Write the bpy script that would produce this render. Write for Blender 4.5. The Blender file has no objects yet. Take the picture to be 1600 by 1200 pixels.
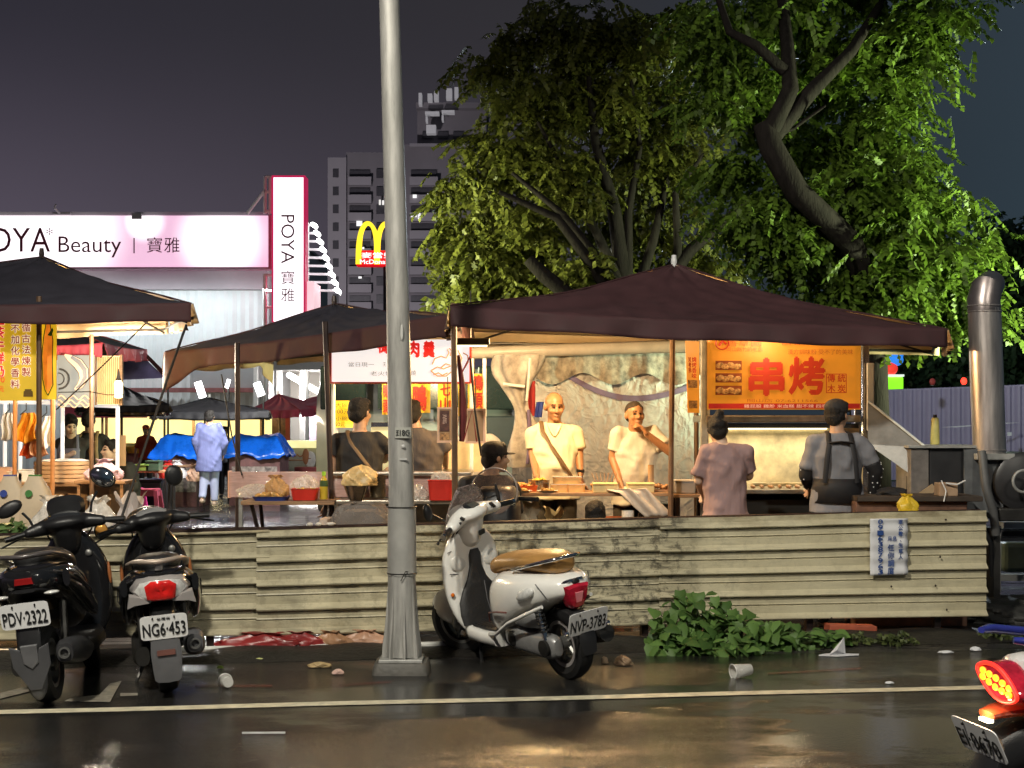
import bpy, bmesh, math, random
import numpy as np
from mathutils import Vector, Matrix, Euler
random.seed(7); np.random.seed(7)
R = math.radians
sc = bpy.context.scene
col = sc.collection

# ---------------------------------------------------------------- camera
FPX, HY, EYE = 2404.0, 655.0, 1.58      # focal length in px of a 1600 px wide frame, horizon row, eye height
cam = bpy.data.cameras.new("camera"); cam_o = bpy.data.objects.new("camera", cam); col.objects.link(cam_o)
cam_o.location = (0, 0, EYE); cam_o.rotation_euler = (R(90), 0, 0)
cam.sensor_width = 36; cam.lens = FPX / 1600 * 36; cam.shift_y = (HY - 600) / 1600
cam.clip_start = 0.1; cam.clip_end = 1500
sc.camera = cam_o
sc.render.resolution_x, sc.render.resolution_y = 1024, 768
sc.view_settings.view_transform = 'Standard'; sc.view_settings.look = 'None'
sc.view_settings.exposure = 0.0; sc.view_settings.gamma = 1.0
try:
    sc.cycles.use_denoising = True; sc.cycles.max_bounces = 6; sc.cycles.transparent_max_bounces = 12
    sc.cycles.sample_clamp_indirect = 4.0; sc.cycles.caustics_reflective = False; sc.cycles.caustics_refractive = False
except Exception:
    pass

# ---------------------------------------------------------------- night sky (glow of the town low down)
w = bpy.data.worlds.new("World"); sc.world = w; w.use_nodes = True
nt = w.node_tree; nt.nodes.clear()
out = nt.nodes.new('ShaderNodeOutputWorld'); bg = nt.nodes.new('ShaderNodeBackground')
tc = nt.nodes.new('ShaderNodeTexCoord'); sx = nt.nodes.new('ShaderNodeSeparateXYZ')
nt.links.new(tc.outputs['Generated'], sx.inputs[0])
mr = nt.nodes.new('ShaderNodeMapRange'); mr.inputs['From Min'].default_value = -0.35; mr.inputs['From Max'].default_value = 0.35
nt.links.new(sx.outputs['X'], mr.inputs['Value'])
def ramp(nodes, pts):
    r = nodes.new('ShaderNodeValToRGB'); e = r.color_ramp.elements
    while len(e) > 1: e.remove(e[-1])
    e[0].position, e[0].color = pts[0][0], (*pts[0][1], 1)
    for p, c in pts[1:]:
        k = e.new(p); k.color = (*c, 1)
    return r
lo = ramp(nt.nodes, [(0.0, (.115, .095, .130)), (.45, (.075, .064, .084)), (.7, (.024, .032, .040)), (1, (.032, .052, .070))])
hi = ramp(nt.nodes, [(0.0, (.028, .026, .037)), (.5, (.034, .032, .038)), (.75, (.026, .033, .042)), (1, (.034, .051, .068))])
for r_ in (lo, hi): nt.links.new(mr.outputs[0], r_.inputs[0])
mz = nt.nodes.new('ShaderNodeMapRange'); mz.interpolation_type = 'SMOOTHSTEP'
mz.inputs['From Min'].default_value = 0.04; mz.inputs['From Max'].default_value = 0.27
nt.links.new(sx.outputs['Z'], mz.inputs['Value'])
mix = nt.nodes.new('ShaderNodeMixRGB'); nt.links.new(mz.outputs[0], mix.inputs[0])
nt.links.new(lo.outputs[0], mix.inputs[1]); nt.links.new(hi.outputs[0], mix.inputs[2])
nz = nt.nodes.new('ShaderNodeTexNoise'); nz.inputs['Scale'].default_value = 3.0; nz.inputs['Detail'].default_value = 4
nt.links.new(tc.outputs['Generated'], nz.inputs['Vector'])
nm = nt.nodes.new('ShaderNodeMapRange'); nm.inputs['To Min'].default_value = .85; nm.inputs['To Max'].default_value = 1.15
nt.links.new(nz.outputs[0], nm.inputs['Value'])
mul = nt.nodes.new('ShaderNodeMixRGB'); mul.blend_type = 'MULTIPLY'; mul.inputs[0].default_value = 1
nt.links.new(mix.outputs[0], mul.inputs[1]); nt.links.new(nm.outputs[0], mul.inputs[2])
nt.links.new(mul.outputs[0], bg.inputs[0]); bg.inputs[1].default_value = .9
nt.links.new(bg.outputs[0], out.inputs[0])

# ---------------------------------------------------------------- lamps of the street and the market
def lamp(name, loc, power, color, size=.15, kind='POINT', target=None, spot=90, size_y=None, blend=.6):
    l = bpy.data.lights.new(name, kind); l.energy = power; l.color = color
    if kind == 'AREA':
        l.size = size
        if size_y: l.shape = 'RECTANGLE'; l.size_y = size_y
    else: l.shadow_soft_size = size
    if kind == 'SPOT': l.spot_size = R(spot); l.spot_blend = blend
    o = bpy.data.objects.new(name, l); col.objects.link(o); o.location = loc
    if target is not None:
        o.rotation_euler = (Vector(target) - Vector(loc)).to_track_quat('-Z', 'Y').to_euler()
    return o
WARM, WHITE, SODA = (1, .62, .24), (1, .97, .92), (1, .94, .80)
lamp('street_light', (-3.0, 2.3, 8.0), 4000, SODA, .30, 'SPOT', (0.6, 9.9, .4), 78, blend=.55)                  # over the road behind the camera
lamp('street_light_two', (5.0, -1.5, 7.8), 1500, SODA, .30, 'SPOT', (1.6, 9.6, .3), 66, blend=.6)            # the next lamp along the road
lamp('tree_light_right', (8.0, 13.8, 1.9), 6200, (.88, 1, .58), .3, 'SPOT', (5.1, 15.4, 2.9), 64)
lamp('tree_light_left', (-3.6, 15.6, 2.7), 3200, (.97, 1, .55), .3, 'SPOT', (-.7, 18, 3.0), 60)
lamp('grill_lamp', (2.1, 12.5, 2.25), 16, (1, .72, .36), .12)
lamp('table_lamp', (.35, 12.35, 2.28), 190, (1, .65, .29), .10)
lamp('noodle_lamp', (-1.1, 13.0, 2.15), 130, (1, .72, .36), .10)
lamp('drink_lamp', (-3.75, 14.6, 2.1), 175, (1, .86, .66), .10)
lamp('stall_lamp', (-4.6, 13.2, 2.2), 180, (1, .66, .3), .10)
lamp('flood_one', (-5.0, 24.4, 2.4), 520, WHITE, .15)
lamp('flood_two', (-4.3, 26.0, 2.4), 150, WHITE, .15)

# ---------------------------------------------------------------- helpers
def P(px, py, d): return Vector(((px - 800) / FPX * d, d, EYE + (HY - py) / FPX * d))
def G(px, py): return P(px, py, FPX * EYE / (py - HY))
def X(px, d): return (px - 800) / FPX * d
def Z(py, d): return EYE + (HY - py) / FPX * d

class MB:
    def __init__(s): s.v = []; s.f = []; s.m = []; s.k = 0; s.M = None
    def add(s, vs, fs):
        n = len(s.v)
        if s.M is not None: vs = [s.M @ Vector(p) for p in vs]
        s.v += [tuple(p) for p in vs]; s.f += [tuple(i + n for i in f) for f in fs]; s.m += [s.k] * len(fs)
        return s
    def box(s, c, d, rot=None):
        c = Vector(c); h = [x / 2 for x in d]
        E = Euler(rot).to_matrix() if rot is not None else Matrix.Identity(3)
        vs = [c + E @ Vector((a * h[0], b * h[1], e * h[2])) for e in (-1, 1) for b in (-1, 1) for a in (-1, 1)]
        return s.add(vs, [(0, 2, 3, 1), (4, 5, 7, 6), (0, 1, 5, 4), (2, 6, 7, 3), (0, 4, 6, 2), (1, 3, 7, 5)])
    def rings(s, rg, cap=True):
        n = len(rg[0]); vs = [p for r in rg for p in r]; fs = []
        for i in range(len(rg) - 1):
            for j in range(n):
                a, b = i * n + j, i * n + (j + 1) % n
                fs.append((a, b, b + n, a + n))
        if cap: fs.append(tuple(range(n - 1, -1, -1))); fs.append(tuple((len(rg) - 1) * n + j for j in range(n)))
        return s.add(vs, fs)
    def tube(s, pts, r, n=8, cap=True, flat=1.0):
        pts = [Vector(p) for p in pts]; rs = r if isinstance(r, (list, tuple)) else [r] * len(pts)
        rg = []; up = None
        for i, p in enumerate(pts):
            t = (pts[min(i + 1, len(pts) - 1)] - pts[max(i - 1, 0)]).normalized()
            if up is None: up = Vector((0, 0, 1)) if abs(t.z) < .9 else Vector((1, 0, 0))
            a = (up - t * up.dot(t)).normalized(); b = t.cross(a); up = a
            rg.append([p + (a * math.cos(2 * math.pi * k / n) * flat + b * math.sin(2 * math.pi * k / n)) * rs[i] for k in range(n)])
        return s.rings(rg, cap)
    def lathe(s, prof, n=16, c=(0, 0, 0), rot=None, cap=True):
        E = Euler(rot).to_matrix() if rot is not None else Matrix.Identity(3); c = Vector(c)
        return s.rings([[c + E @ Vector((r * math.cos(2 * math.pi * k / n), r * math.sin(2 * math.pi * k / n), z)) for k in range(n)] for r, z in prof], cap)
    def ell(s, c, r, n=12, m=8, rot=None):
        E = Euler(rot).to_matrix() if rot is not None else Matrix.Identity(3); c = Vector(c); rg = []
        for i in range(m + 1):
            t = math.pi * min(max(i / m, .02), .98)
            rg.append([c + E @ Vector((r[0] * math.sin(t) * math.cos(2 * math.pi * k / n), r[1] * math.sin(t) * math.sin(2 * math.pi * k / n), -r[2] * math.cos(t))) for k in range(n)])
        return s.rings(rg)
    def prism(s, poly, t, M=None):            # polygon in local XY, thickness t along local Z
        M = M or Matrix.Identity(4); n = len(poly)
        vs = [M @ Vector((x, y, 0)) for x, y in poly] + [M @ Vector((x, y, t)) for x, y in poly]
        fs = [tuple(range(n - 1, -1, -1)), tuple(range(n, 2 * n))] + [(i, (i + 1) % n, n + (i + 1) % n, n + i) for i in range(n)]
        return s.add(vs, fs)
    def grid(s, fn, nu, nv):
        vs = [fn(i / nu, j / nv) for j in range(nv + 1) for i in range(nu + 1)]
        return s.add(vs, [(j * (nu + 1) + i, j * (nu + 1) + i + 1, (j + 1) * (nu + 1) + i + 1, (j + 1) * (nu + 1) + i) for j in range(nv) for i in range(nu)])
    def build(s, name, mats, parent=None, smooth=None, bevel=0, sub=0, solid=0, off=-1, fix=True):
        me = bpy.data.meshes.new(name); me.from_pydata(s.v, [], s.f); me.update()
        if not isinstance(mats, (list, tuple)): mats = [mats]
        for m in mats: me.materials.append(m)
        if len(mats) > 1: me.polygons.foreach_set('material_index', [min(k, len(mats) - 1) for k in s.m])
        if fix:
            bm = bmesh.new(); bm.from_mesh(me); bmesh.ops.recalc_face_normals(bm, faces=bm.faces); bm.to_mesh(me); bm.free()
        if smooth is not None:
            me.polygons.foreach_set('use_smooth', [True] * len(me.polygons)); me.set_sharp_from_angle(angle=R(smooth))
        o = bpy.data.objects.new(name, me); col.objects.link(o)
        if parent: o.parent = parent
        if bevel:
            b = o.modifiers.new('bevel', 'BEVEL'); b.width = bevel; b.segments = 2; b.limit_method = 'ANGLE'; b.angle_limit = R(40)
        if sub:
            b = o.modifiers.new('sub', 'SUBSURF'); b.levels = sub; b.render_levels = sub
        if solid:
            b = o.modifiers.new('solid', 'SOLIDIFY'); b.thickness = solid; b.offset = off
            if len(mats) > 1: b.material_offset = 1
        return o

def sect(x, w, zb, zt, n=16, p=2.6, y0=0):     # superellipse section standing across x
    rg = []; c, h = (zb + zt) / 2, (zt - zb) / 2
    for k in range(n):
        a = 2 * math.pi * k / n; ca, sa = math.cos(a), math.sin(a)
        rg.append((x, y0 + w * math.copysign(abs(ca) ** (2 / p), ca), c + h * math.copysign(abs(sa) ** (2 / p), sa)))
    return rg
def sectz(z, x, y, a, b, n=16, p=2.4):         # superellipse section lying at height z
    rg = []
    for k in range(n):
        t = 2 * math.pi * k / n; ca, sa = math.cos(t), math.sin(t)
        rg.append((x + a * math.copysign(abs(ca) ** (2 / p), ca), y + b * math.copysign(abs(sa) ** (2 / p), sa), z))
    return rg

def tag(o, label=None, cat=None, group=None, kind=None):
    if label: o['label'] = label
    if cat: o['category'] = cat
    if group: o['group'] = group
    if kind: o['kind'] = kind
    return o
def thing(name, label, cat, loc=(0, 0, 0), rotz=0, group=None):
    o = bpy.data.objects.new(name, None); col.objects.link(o); o.location = loc; o.rotation_euler = (0, 0, rotz)
    o.empty_display_size = .1
    return tag(o, label, cat, group)
def copy_tree(o, parent=None):
    c = o.copy(); col.objects.link(c); c.parent = parent
    for ch in o.children: copy_tree(ch, c)
    return c
def face(loc, yaw=0, pitch=0): return Matrix.Translation(Vector(loc)) @ Matrix.Rotation(yaw, 4, 'Z') @ Matrix.Rotation(R(90) + pitch, 4, 'X')

# ---------------------------------------------------------------- materials
MATS = {}
def mat(name, c, rough=.6, metal=0, var=.25, scale=6, bump=0, bscale=40, coat=0, trans=0, alpha=1, c2=None, spec=.5, stretch=None, sheen=0, bdist=.01):
    if name in MATS: return MATS[name]
    m = bpy.data.materials.new(name); m.use_nodes = True; t = m.node_tree; b = t.nodes['Principled BSDF']
    b.inputs['Roughness'].default_value = rough; b.inputs['Metallic'].default_value = metal
    b.inputs['Coat Weight'].default_value = coat; b.inputs['Coat Roughness'].default_value = .08
    b.inputs['Transmission Weight'].default_value = trans; b.inputs['Alpha'].default_value = alpha
    b.inputs['Specular IOR Level'].default_value = spec; b.inputs['Sheen Weight'].default_value = sheen
    tc = t.nodes.new('ShaderNodeTexCoord'); mp = t.nodes.new('ShaderNodeMapping'); t.links.new(tc.outputs['Object'], mp.inputs[0])
    if stretch: mp.inputs['Scale'].default_value = stretch
    n = t.nodes.new('ShaderNodeTexNoise'); n.inputs['Scale'].default_value = scale; n.inputs['Detail'].default_value = 6
    n.inputs['Roughness'].default_value = .62
    t.links.new(mp.outputs[0], n.inputs['Vector'])
    lo_ = tuple(max(0, x * (1 - var)) for x in c); hi_ = c2 or tuple(min(1, x * (1 + var)) for x in c)
    r = ramp(t.nodes, [(.3, lo_), (.7, hi_)]); t.links.new(n.outputs[0], r.inputs[0]); t.links.new(r.outputs[0], b.inputs['Base Color'])
    rr = t.nodes.new('ShaderNodeMapRange'); rr.inputs['To Min'].default_value = max(.02, rough * .75); rr.inputs['To Max'].default_value = min(1, rough * 1.25)
    t.links.new(n.outputs[0], rr.inputs['Value']); t.links.new(rr.outputs[0], b.inputs['Roughness'])
    if bump:
        n2 = t.nodes.new('ShaderNodeTexNoise'); n2.inputs['Scale'].default_value = bscale; n2.inputs['Detail'].default_value = 4
        t.links.new(mp.outputs[0], n2.inputs['Vector'])
        bp = t.nodes.new('ShaderNodeBump'); bp.inputs['Strength'].default_value = bump; bp.inputs['Distance'].default_value = bdist
        t.links.new(n2.outputs[0], bp.inputs['Height']); t.links.new(bp.outputs[0], b.inputs['Normal'])
    MATS[name] = m; return m
def emit(name, c, s=1.0, base=None, var=.08, scale=3):
    if name in MATS: return MATS[name]
    m = mat(name, base or c, .5, var=.1); b = m.node_tree.nodes['Principled BSDF']; t = m.node_tree
    n = t.nodes.new('ShaderNodeTexNoise'); n.inputs['Scale'].default_value = scale
    tc = t.nodes.new('ShaderNodeTexCoord'); t.links.new(tc.outputs['Object'], n.inputs[0])
    r = ramp(t.nodes, [(.3, tuple(x * (1 - var) for x in c)), (.7, tuple(min(1, x * (1 + var)) for x in c))])
    t.links.new(n.outputs[0], r.inputs[0]); t.links.new(r.outputs[0], b.inputs['Emission Color'])
    b.inputs['Emission Strength'].default_value = s
    return m
def trans_sheet(name, c, rough=.5, tr=.4, var=.15, bump=.3, bscale=20):     # cloth or thin plastic that lets light through
    if name in MATS: return MATS[name]
    m = mat(name, c, rough, var=var, bump=bump, bscale=bscale); t = m.node_tree; b = t.nodes['Principled BSDF']
    tl = t.nodes.new('ShaderNodeBsdfTranslucent'); tl.inputs[0].default_value = (*c, 1)
    mx = t.nodes.new('ShaderNodeMixShader'); mx.inputs[0].default_value = tr
    o = t.nodes['Material Output']; t.links.new(b.outputs[0], mx.inputs[1]); t.links.new(tl.outputs[0], mx.inputs[2]); t.links.new(mx.outputs[0], o.inputs[0])
    return m
def film(name, c, op=.3, rough=.15):        # clear thin plastic
    if name in MATS: return MATS[name]
    m = mat(name, c, rough, var=.1, bump=.4, bscale=25); t = m.node_tree; b = t.nodes['Principled BSDF']
    tp = t.nodes.new('ShaderNodeBsdfTransparent'); mx = t.nodes.new('ShaderNodeMixShader')
    n = t.nodes.new('ShaderNodeTexNoise'); n.inputs['Scale'].default_value = 14; mr = t.nodes.new('ShaderNodeMapRange')
    mr.inputs['To Min'].default_value = op * .5; mr.inputs['To Max'].default_value = min(1, op * 1.5)
    t.links.new(n.outputs[0], mr.inputs['Value']); t.links.new(mr.outputs[0], mx.inputs[0])
    o = t.nodes['Material Output']; t.links.new(tp.outputs[0], mx.inputs[1]); t.links.new(b.outputs[0], mx.inputs[2]); t.links.new(mx.outputs[0], o.inputs[0])
    return m

M_black = mat('black_plastic', (.012, .012, .013), .38, bump=.1, bscale=200)
M_gloss = mat('black_paint', (.010, .010, .011), .16, coat=.6, var=.2)
M_dkmetal = mat('dark_metal', (.05, .048, .045), .45, .7, bump=.15)
M_steel = mat('stainless', (.55, .54, .52), .22, 1, var=.2, stretch=(1, 1, 12))
M_chrome = mat('chrome', (.75, .75, .75), .08, 1, var=.05)
M_alu = mat('cast_aluminium', (.22, .22, .21), .42, .7, bump=.15)
M_rubber = mat('tyre_rubber', (.012, .012, .012), .6, bump=.3, bscale=120)
M_white = mat('white_paint', (.80, .79, .75), .22, coat=.5, var=.04)
M_galv = mat('galvanised', (.36, .36, .34), .5, .35, var=.3, scale=9, bump=.12, c2=(.47, .47, .45))
M_pole = mat('brown_post', (.16, .095, .055), .45, .3, var=.3)
M_poleW = mat('white_post', (.75, .75, .74), .4, var=.08)
M_poleD = mat('dark_post', (.045, .03, .027), .45, .3)
M_wood = mat('wood', (.28, .16, .08), .6, var=.35, scale=4, stretch=(1, 1, 8), bump=.15)
M_card = mat('cardboard', (.38, .24, .13), .8, var=.15, bump=.1)
M_red = mat('red_plastic', (.55, .03, .02), .35, var=.15)
M_orange = mat('orange_plastic', (.75, .14, .03), .4, var=.15)
M_blue = mat('blue_plastic', (.03, .06, .30), .4, var=.2)
M_paper = mat('paper', (.70, .70, .72), .7, var=.08)
M_yel = mat('yellow_plastic', (.75, .52, .05), .5, var=.15)
M_skin = mat('skin', (.46, .27, .17), .5, var=.12, scale=20, sheen=.1)
M_skin2 = mat('skin_light', (.58, .40, .29), .5, var=.1, scale=20)
M_hair = mat('hair', (.012, .010, .009), .62, var=.5, scale=60, bump=.9, bscale=140, spec=.3)

_txt = {}
def _textmesh(s, bold=0):
    key = (s, bold)
    if key in _txt: return _txt[key]
    cu = bpy.data.curves.new('t', 'FONT'); cu.body = s; cu.size = 1; cu.offset = bold; cu.resolution_u = 3
    cu.align_x = 'CENTER'; cu.space_line = 1.0
    o = bpy.data.objects.new('t', cu); col.objects.link(o)
    dg = bpy.context.evaluated_depsgraph_get(); me = bpy.data.meshes.new_from_object(o.evaluated_get(dg))
    vs = [tuple(v.co) for v in me.vertices]; fs = [tuple(p.vertices) for p in me.polygons]
    bpy.data.objects.remove(o); bpy.data.curves.remove(cu); bpy.data.meshes.remove(me)
    xs = [v[0] for v in vs] or [0, 1]; ys = [v[1] for v in vs] or [0, 1]
    _txt[key] = (vs, fs, min(xs), max(xs), min(ys), max(ys)); return _txt[key]
def letters(items, m, parent, name='lettering', bold=0, t=.0025):
    """items: (text, width, height, matrix); each text is fitted into its box, centred on the matrix, raised t"""
    mb = MB()
    for s, wd, ht, M in items:
        vs, fs, x0, x1, y0, y1 = _textmesh(s)
        if wd == 'em': kx = ky = ht; y0 = y1 = .36          # keep the character's own proportions
        else: kx = wd / max(x1 - x0, 1e-6); ky = ht / max(y1 - y0, 1e-6) if ht else kx
        sh = [(0, 0)] + ([(bold, 0), (-bold, 0), (0, bold), (0, -bold)] if bold else [])     # bold strokes: the glyph stamped again beside itself
        for i, (a, b) in enumerate(sh):
            mb.add([M @ Vector(((x + a - (x0 + x1) / 2) * kx, (y + b - (y0 + y1) / 2) * ky, t + i * .0004)) for x, y, z in vs], fs)
    return mb.build(name, m, parent, fix=False)
def column(s, x, ytop, size, step, base):       # characters stacked downwards; base is the sign's face matrix
    return [(c, 'em', size * 1.05, base @ Matrix.Translation((x, ytop - (i + .5) * step, 0))) for i, c in enumerate(s)]
# ================================================================ ground, road, markings
def wet(name, c, c2, r0, r1, nscale, bump, streak=(1, 1, 1), pud=.5, sp=.5, ripple=0):
    m = bpy.data.materials.new(name); m.use_nodes = True; t = m.node_tree; b = t.nodes['Principled BSDF']
    tc = t.nodes.new('ShaderNodeTexCoord'); mp = t.nodes.new('ShaderNodeMapping'); mp.inputs['Scale'].default_value = streak
    t.links.new(tc.outputs['Object'], mp.inputs[0])
    n = t.nodes.new('ShaderNodeTexNoise'); n.inputs['Scale'].default_value = nscale; n.inputs['Detail'].default_value = 7; n.inputs['Roughness'].default_value = .65
    t.links.new(mp.outputs[0], n.inputs[0])
    r = ramp(t.nodes, [(.35, c), (.65, c2)]); t.links.new(n.outputs[0], r.inputs[0]); t.links.new(r.outputs[0], b.inputs['Base Color'])
    n3 = t.nodes.new('ShaderNodeTexNoise'); n3.inputs['Scale'].default_value = nscale * .45; n3.inputs['Detail'].default_value = 9; n3.inputs['Roughness'].default_value = .6
    t.links.new(mp.outputs[0], n3.inputs[0])
    rr = t.nodes.new('ShaderNodeMapRange'); rr.inputs['From Min'].default_value = pud - .04; rr.inputs['From Max'].default_value = pud + .05
    rr.inputs['To Min'].default_value = r0; rr.inputs['To Max'].default_value = r1
    t.links.new(n3.outputs[0], rr.inputs['Value']); t.links.new(rr.outputs[0], b.inputs['Roughness'])
    n2 = t.nodes.new('ShaderNodeTexNoise'); n2.inputs['Scale'].default_value = 85; n2.inputs['Detail'].default_value = 2; n2.inputs['Roughness'].default_value = .7
    t.links.new(tc.outputs['Object'], n2.inputs[0])
    bs = t.nodes.new('ShaderNodeMapRange'); bs.inputs['From Min'].default_value = pud - .04; bs.inputs['From Max'].default_value = pud + .05
    bs.inputs['To Min'].default_value = bump * .12; bs.inputs['To Max'].default_value = bump
    t.links.new(n3.outputs[0], bs.inputs['Value'])
    bp = t.nodes.new('ShaderNodeBump'); bp.inputs['Distance'].default_value = .014
    t.links.new(bs.outputs[0], bp.inputs['Strength']); t.links.new(n2.outputs[0], bp.inputs['Height']); t.links.new(bp.outputs[0], b.inputs['Normal'])
    b.inputs['Specular IOR Level'].default_value = sp
    if ripple:
        m4 = t.nodes.new('ShaderNodeMapping'); m4.inputs['Scale'].default_value = (.35, 2.2, 1); t.links.new(tc.outputs['Object'], m4.inputs[0])
        n4 = t.nodes.new('ShaderNodeTexNoise'); n4.inputs['Scale'].default_value = 2.6; n4.inputs['Detail'].default_value = 5; t.links.new(m4.outputs[0], n4.inputs[0])
        b4 = t.nodes.new('ShaderNodeBump'); b4.inputs['Strength'].default_value = 1; b4.inputs['Distance'].default_value = ripple
        t.links.new(n4.outputs[0], b4.inputs['Height']); t.links.new(bp.outputs[0], b4.inputs['Normal']); t.links.new(b4.outputs[0], b.inputs['Normal'])
    return m
M_lot = wet('wet_lot', (.022, .020, .020), (.05, .046, .045), .07, .26, 1.6, .4, (.35, 1, 1), .50, .7, .11)
M_road = wet('wet_asphalt', (.010, .0098, .0095), (.024, .023, .022), .05, .15, 1.1, .75, (.5, 1, 1), .50, .42)
M_line = mat('road_paint', (.60, .55, .40), .45, var=.30, scale=14, bump=.3, bscale=90)
M_lineold = mat('worn_road_paint', (.22, .20, .16), .5, var=.5, scale=18)
tag(MB().box((0, 200, -.5), (900, 900, 1.0)).build('ground', M_lot), kind='structure')
# road sheet in front of the fence; its far edge follows the verge
mb = MB(); mb.add([(-14, -30, .004), (14, -30, .004), (14, 11.2, .004), (3.6, 10.55, .004), (-3.4, 9.75, .004), (-14, 8.6, .004)], [(0, 1, 2, 3, 4, 5)])
tag(mb.build('road', M_road), kind='structure')
A, B = G(0, 1118), G(1525, 1079); dv = (B - A).normalized(); nv = Vector((-dv.y, dv.x, 0))
mb = MB()
def ln(u, v):
    p = A - dv * 8 + dv * 22 * u + nv * (.12 * v + .008 * math.sin(u * 60)); return (p.x, p.y, .008)
mb.grid(ln, 80, 1); tag(mb.build('edge_line', M_line), kind='structure')
mb = MB()
for q in ([(0, 1085), (95, 1062), (100, 1069), (0, 1094)], [(100, 1098), (172, 1099), (190, 1066), (172, 1070), (155, 1088), (110, 1093)], [(188, 1085), (215, 1085), (215, 1089), (188, 1090)]):
    mb.add([(*G(*p).xy, .0085) for p in q], [tuple(range(len(q)))])
tag(mb.build('parking_mark', M_lineold), kind='structure')
M_redline = film('faded_red_paint', (.13, .025, .018), .45, .4)
mb = MB()
for q in ([(305, 1072), (425, 1072), (425, 1076), (305, 1076)], [(530, 1071), (610, 1066), (612, 1069), (530, 1074)], [(1200, 1053), (1345, 1045), (1345, 1048), (1200, 1056)]):
    mb.add([(*G(*p).xy, .0085) for p in q], [(0, 1, 2, 3)])
tag(mb.build('red_line', M_redline), kind='structure')
# low verge of wet earth under the fence
M_earth = mat('wet_earth', (.016, .014, .012), .5, var=.5, scale=8, bump=.8, bscale=30)
FA, FB = Vector((X(-40, 10.1), 10.07, 0)), Vector((X(1540, 11.3), 11.3, 0))   # fence line
fd = (FB - FA).normalized(); fn = Vector((fd.y, -fd.x, 0))                    # fn points to the road
mb = MB()
def vg(u, v):
    p = FA - fd * 6 + fd * 26 * u + fn * (.42 - 1.0 * v)
    h = .05 * math.sin(math.pi * min(1, v * 1.4) ** .8) * (1 + .5 * math.sin(u * 140) * math.sin(u * 57 + v * 3)) + .006
    return (p.x, p.y, h if 0 < v < 1 else .002)
mb.grid(vg, 160, 8); tag(mb.build('verge', M_earth, smooth=60), kind='structure')

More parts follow.
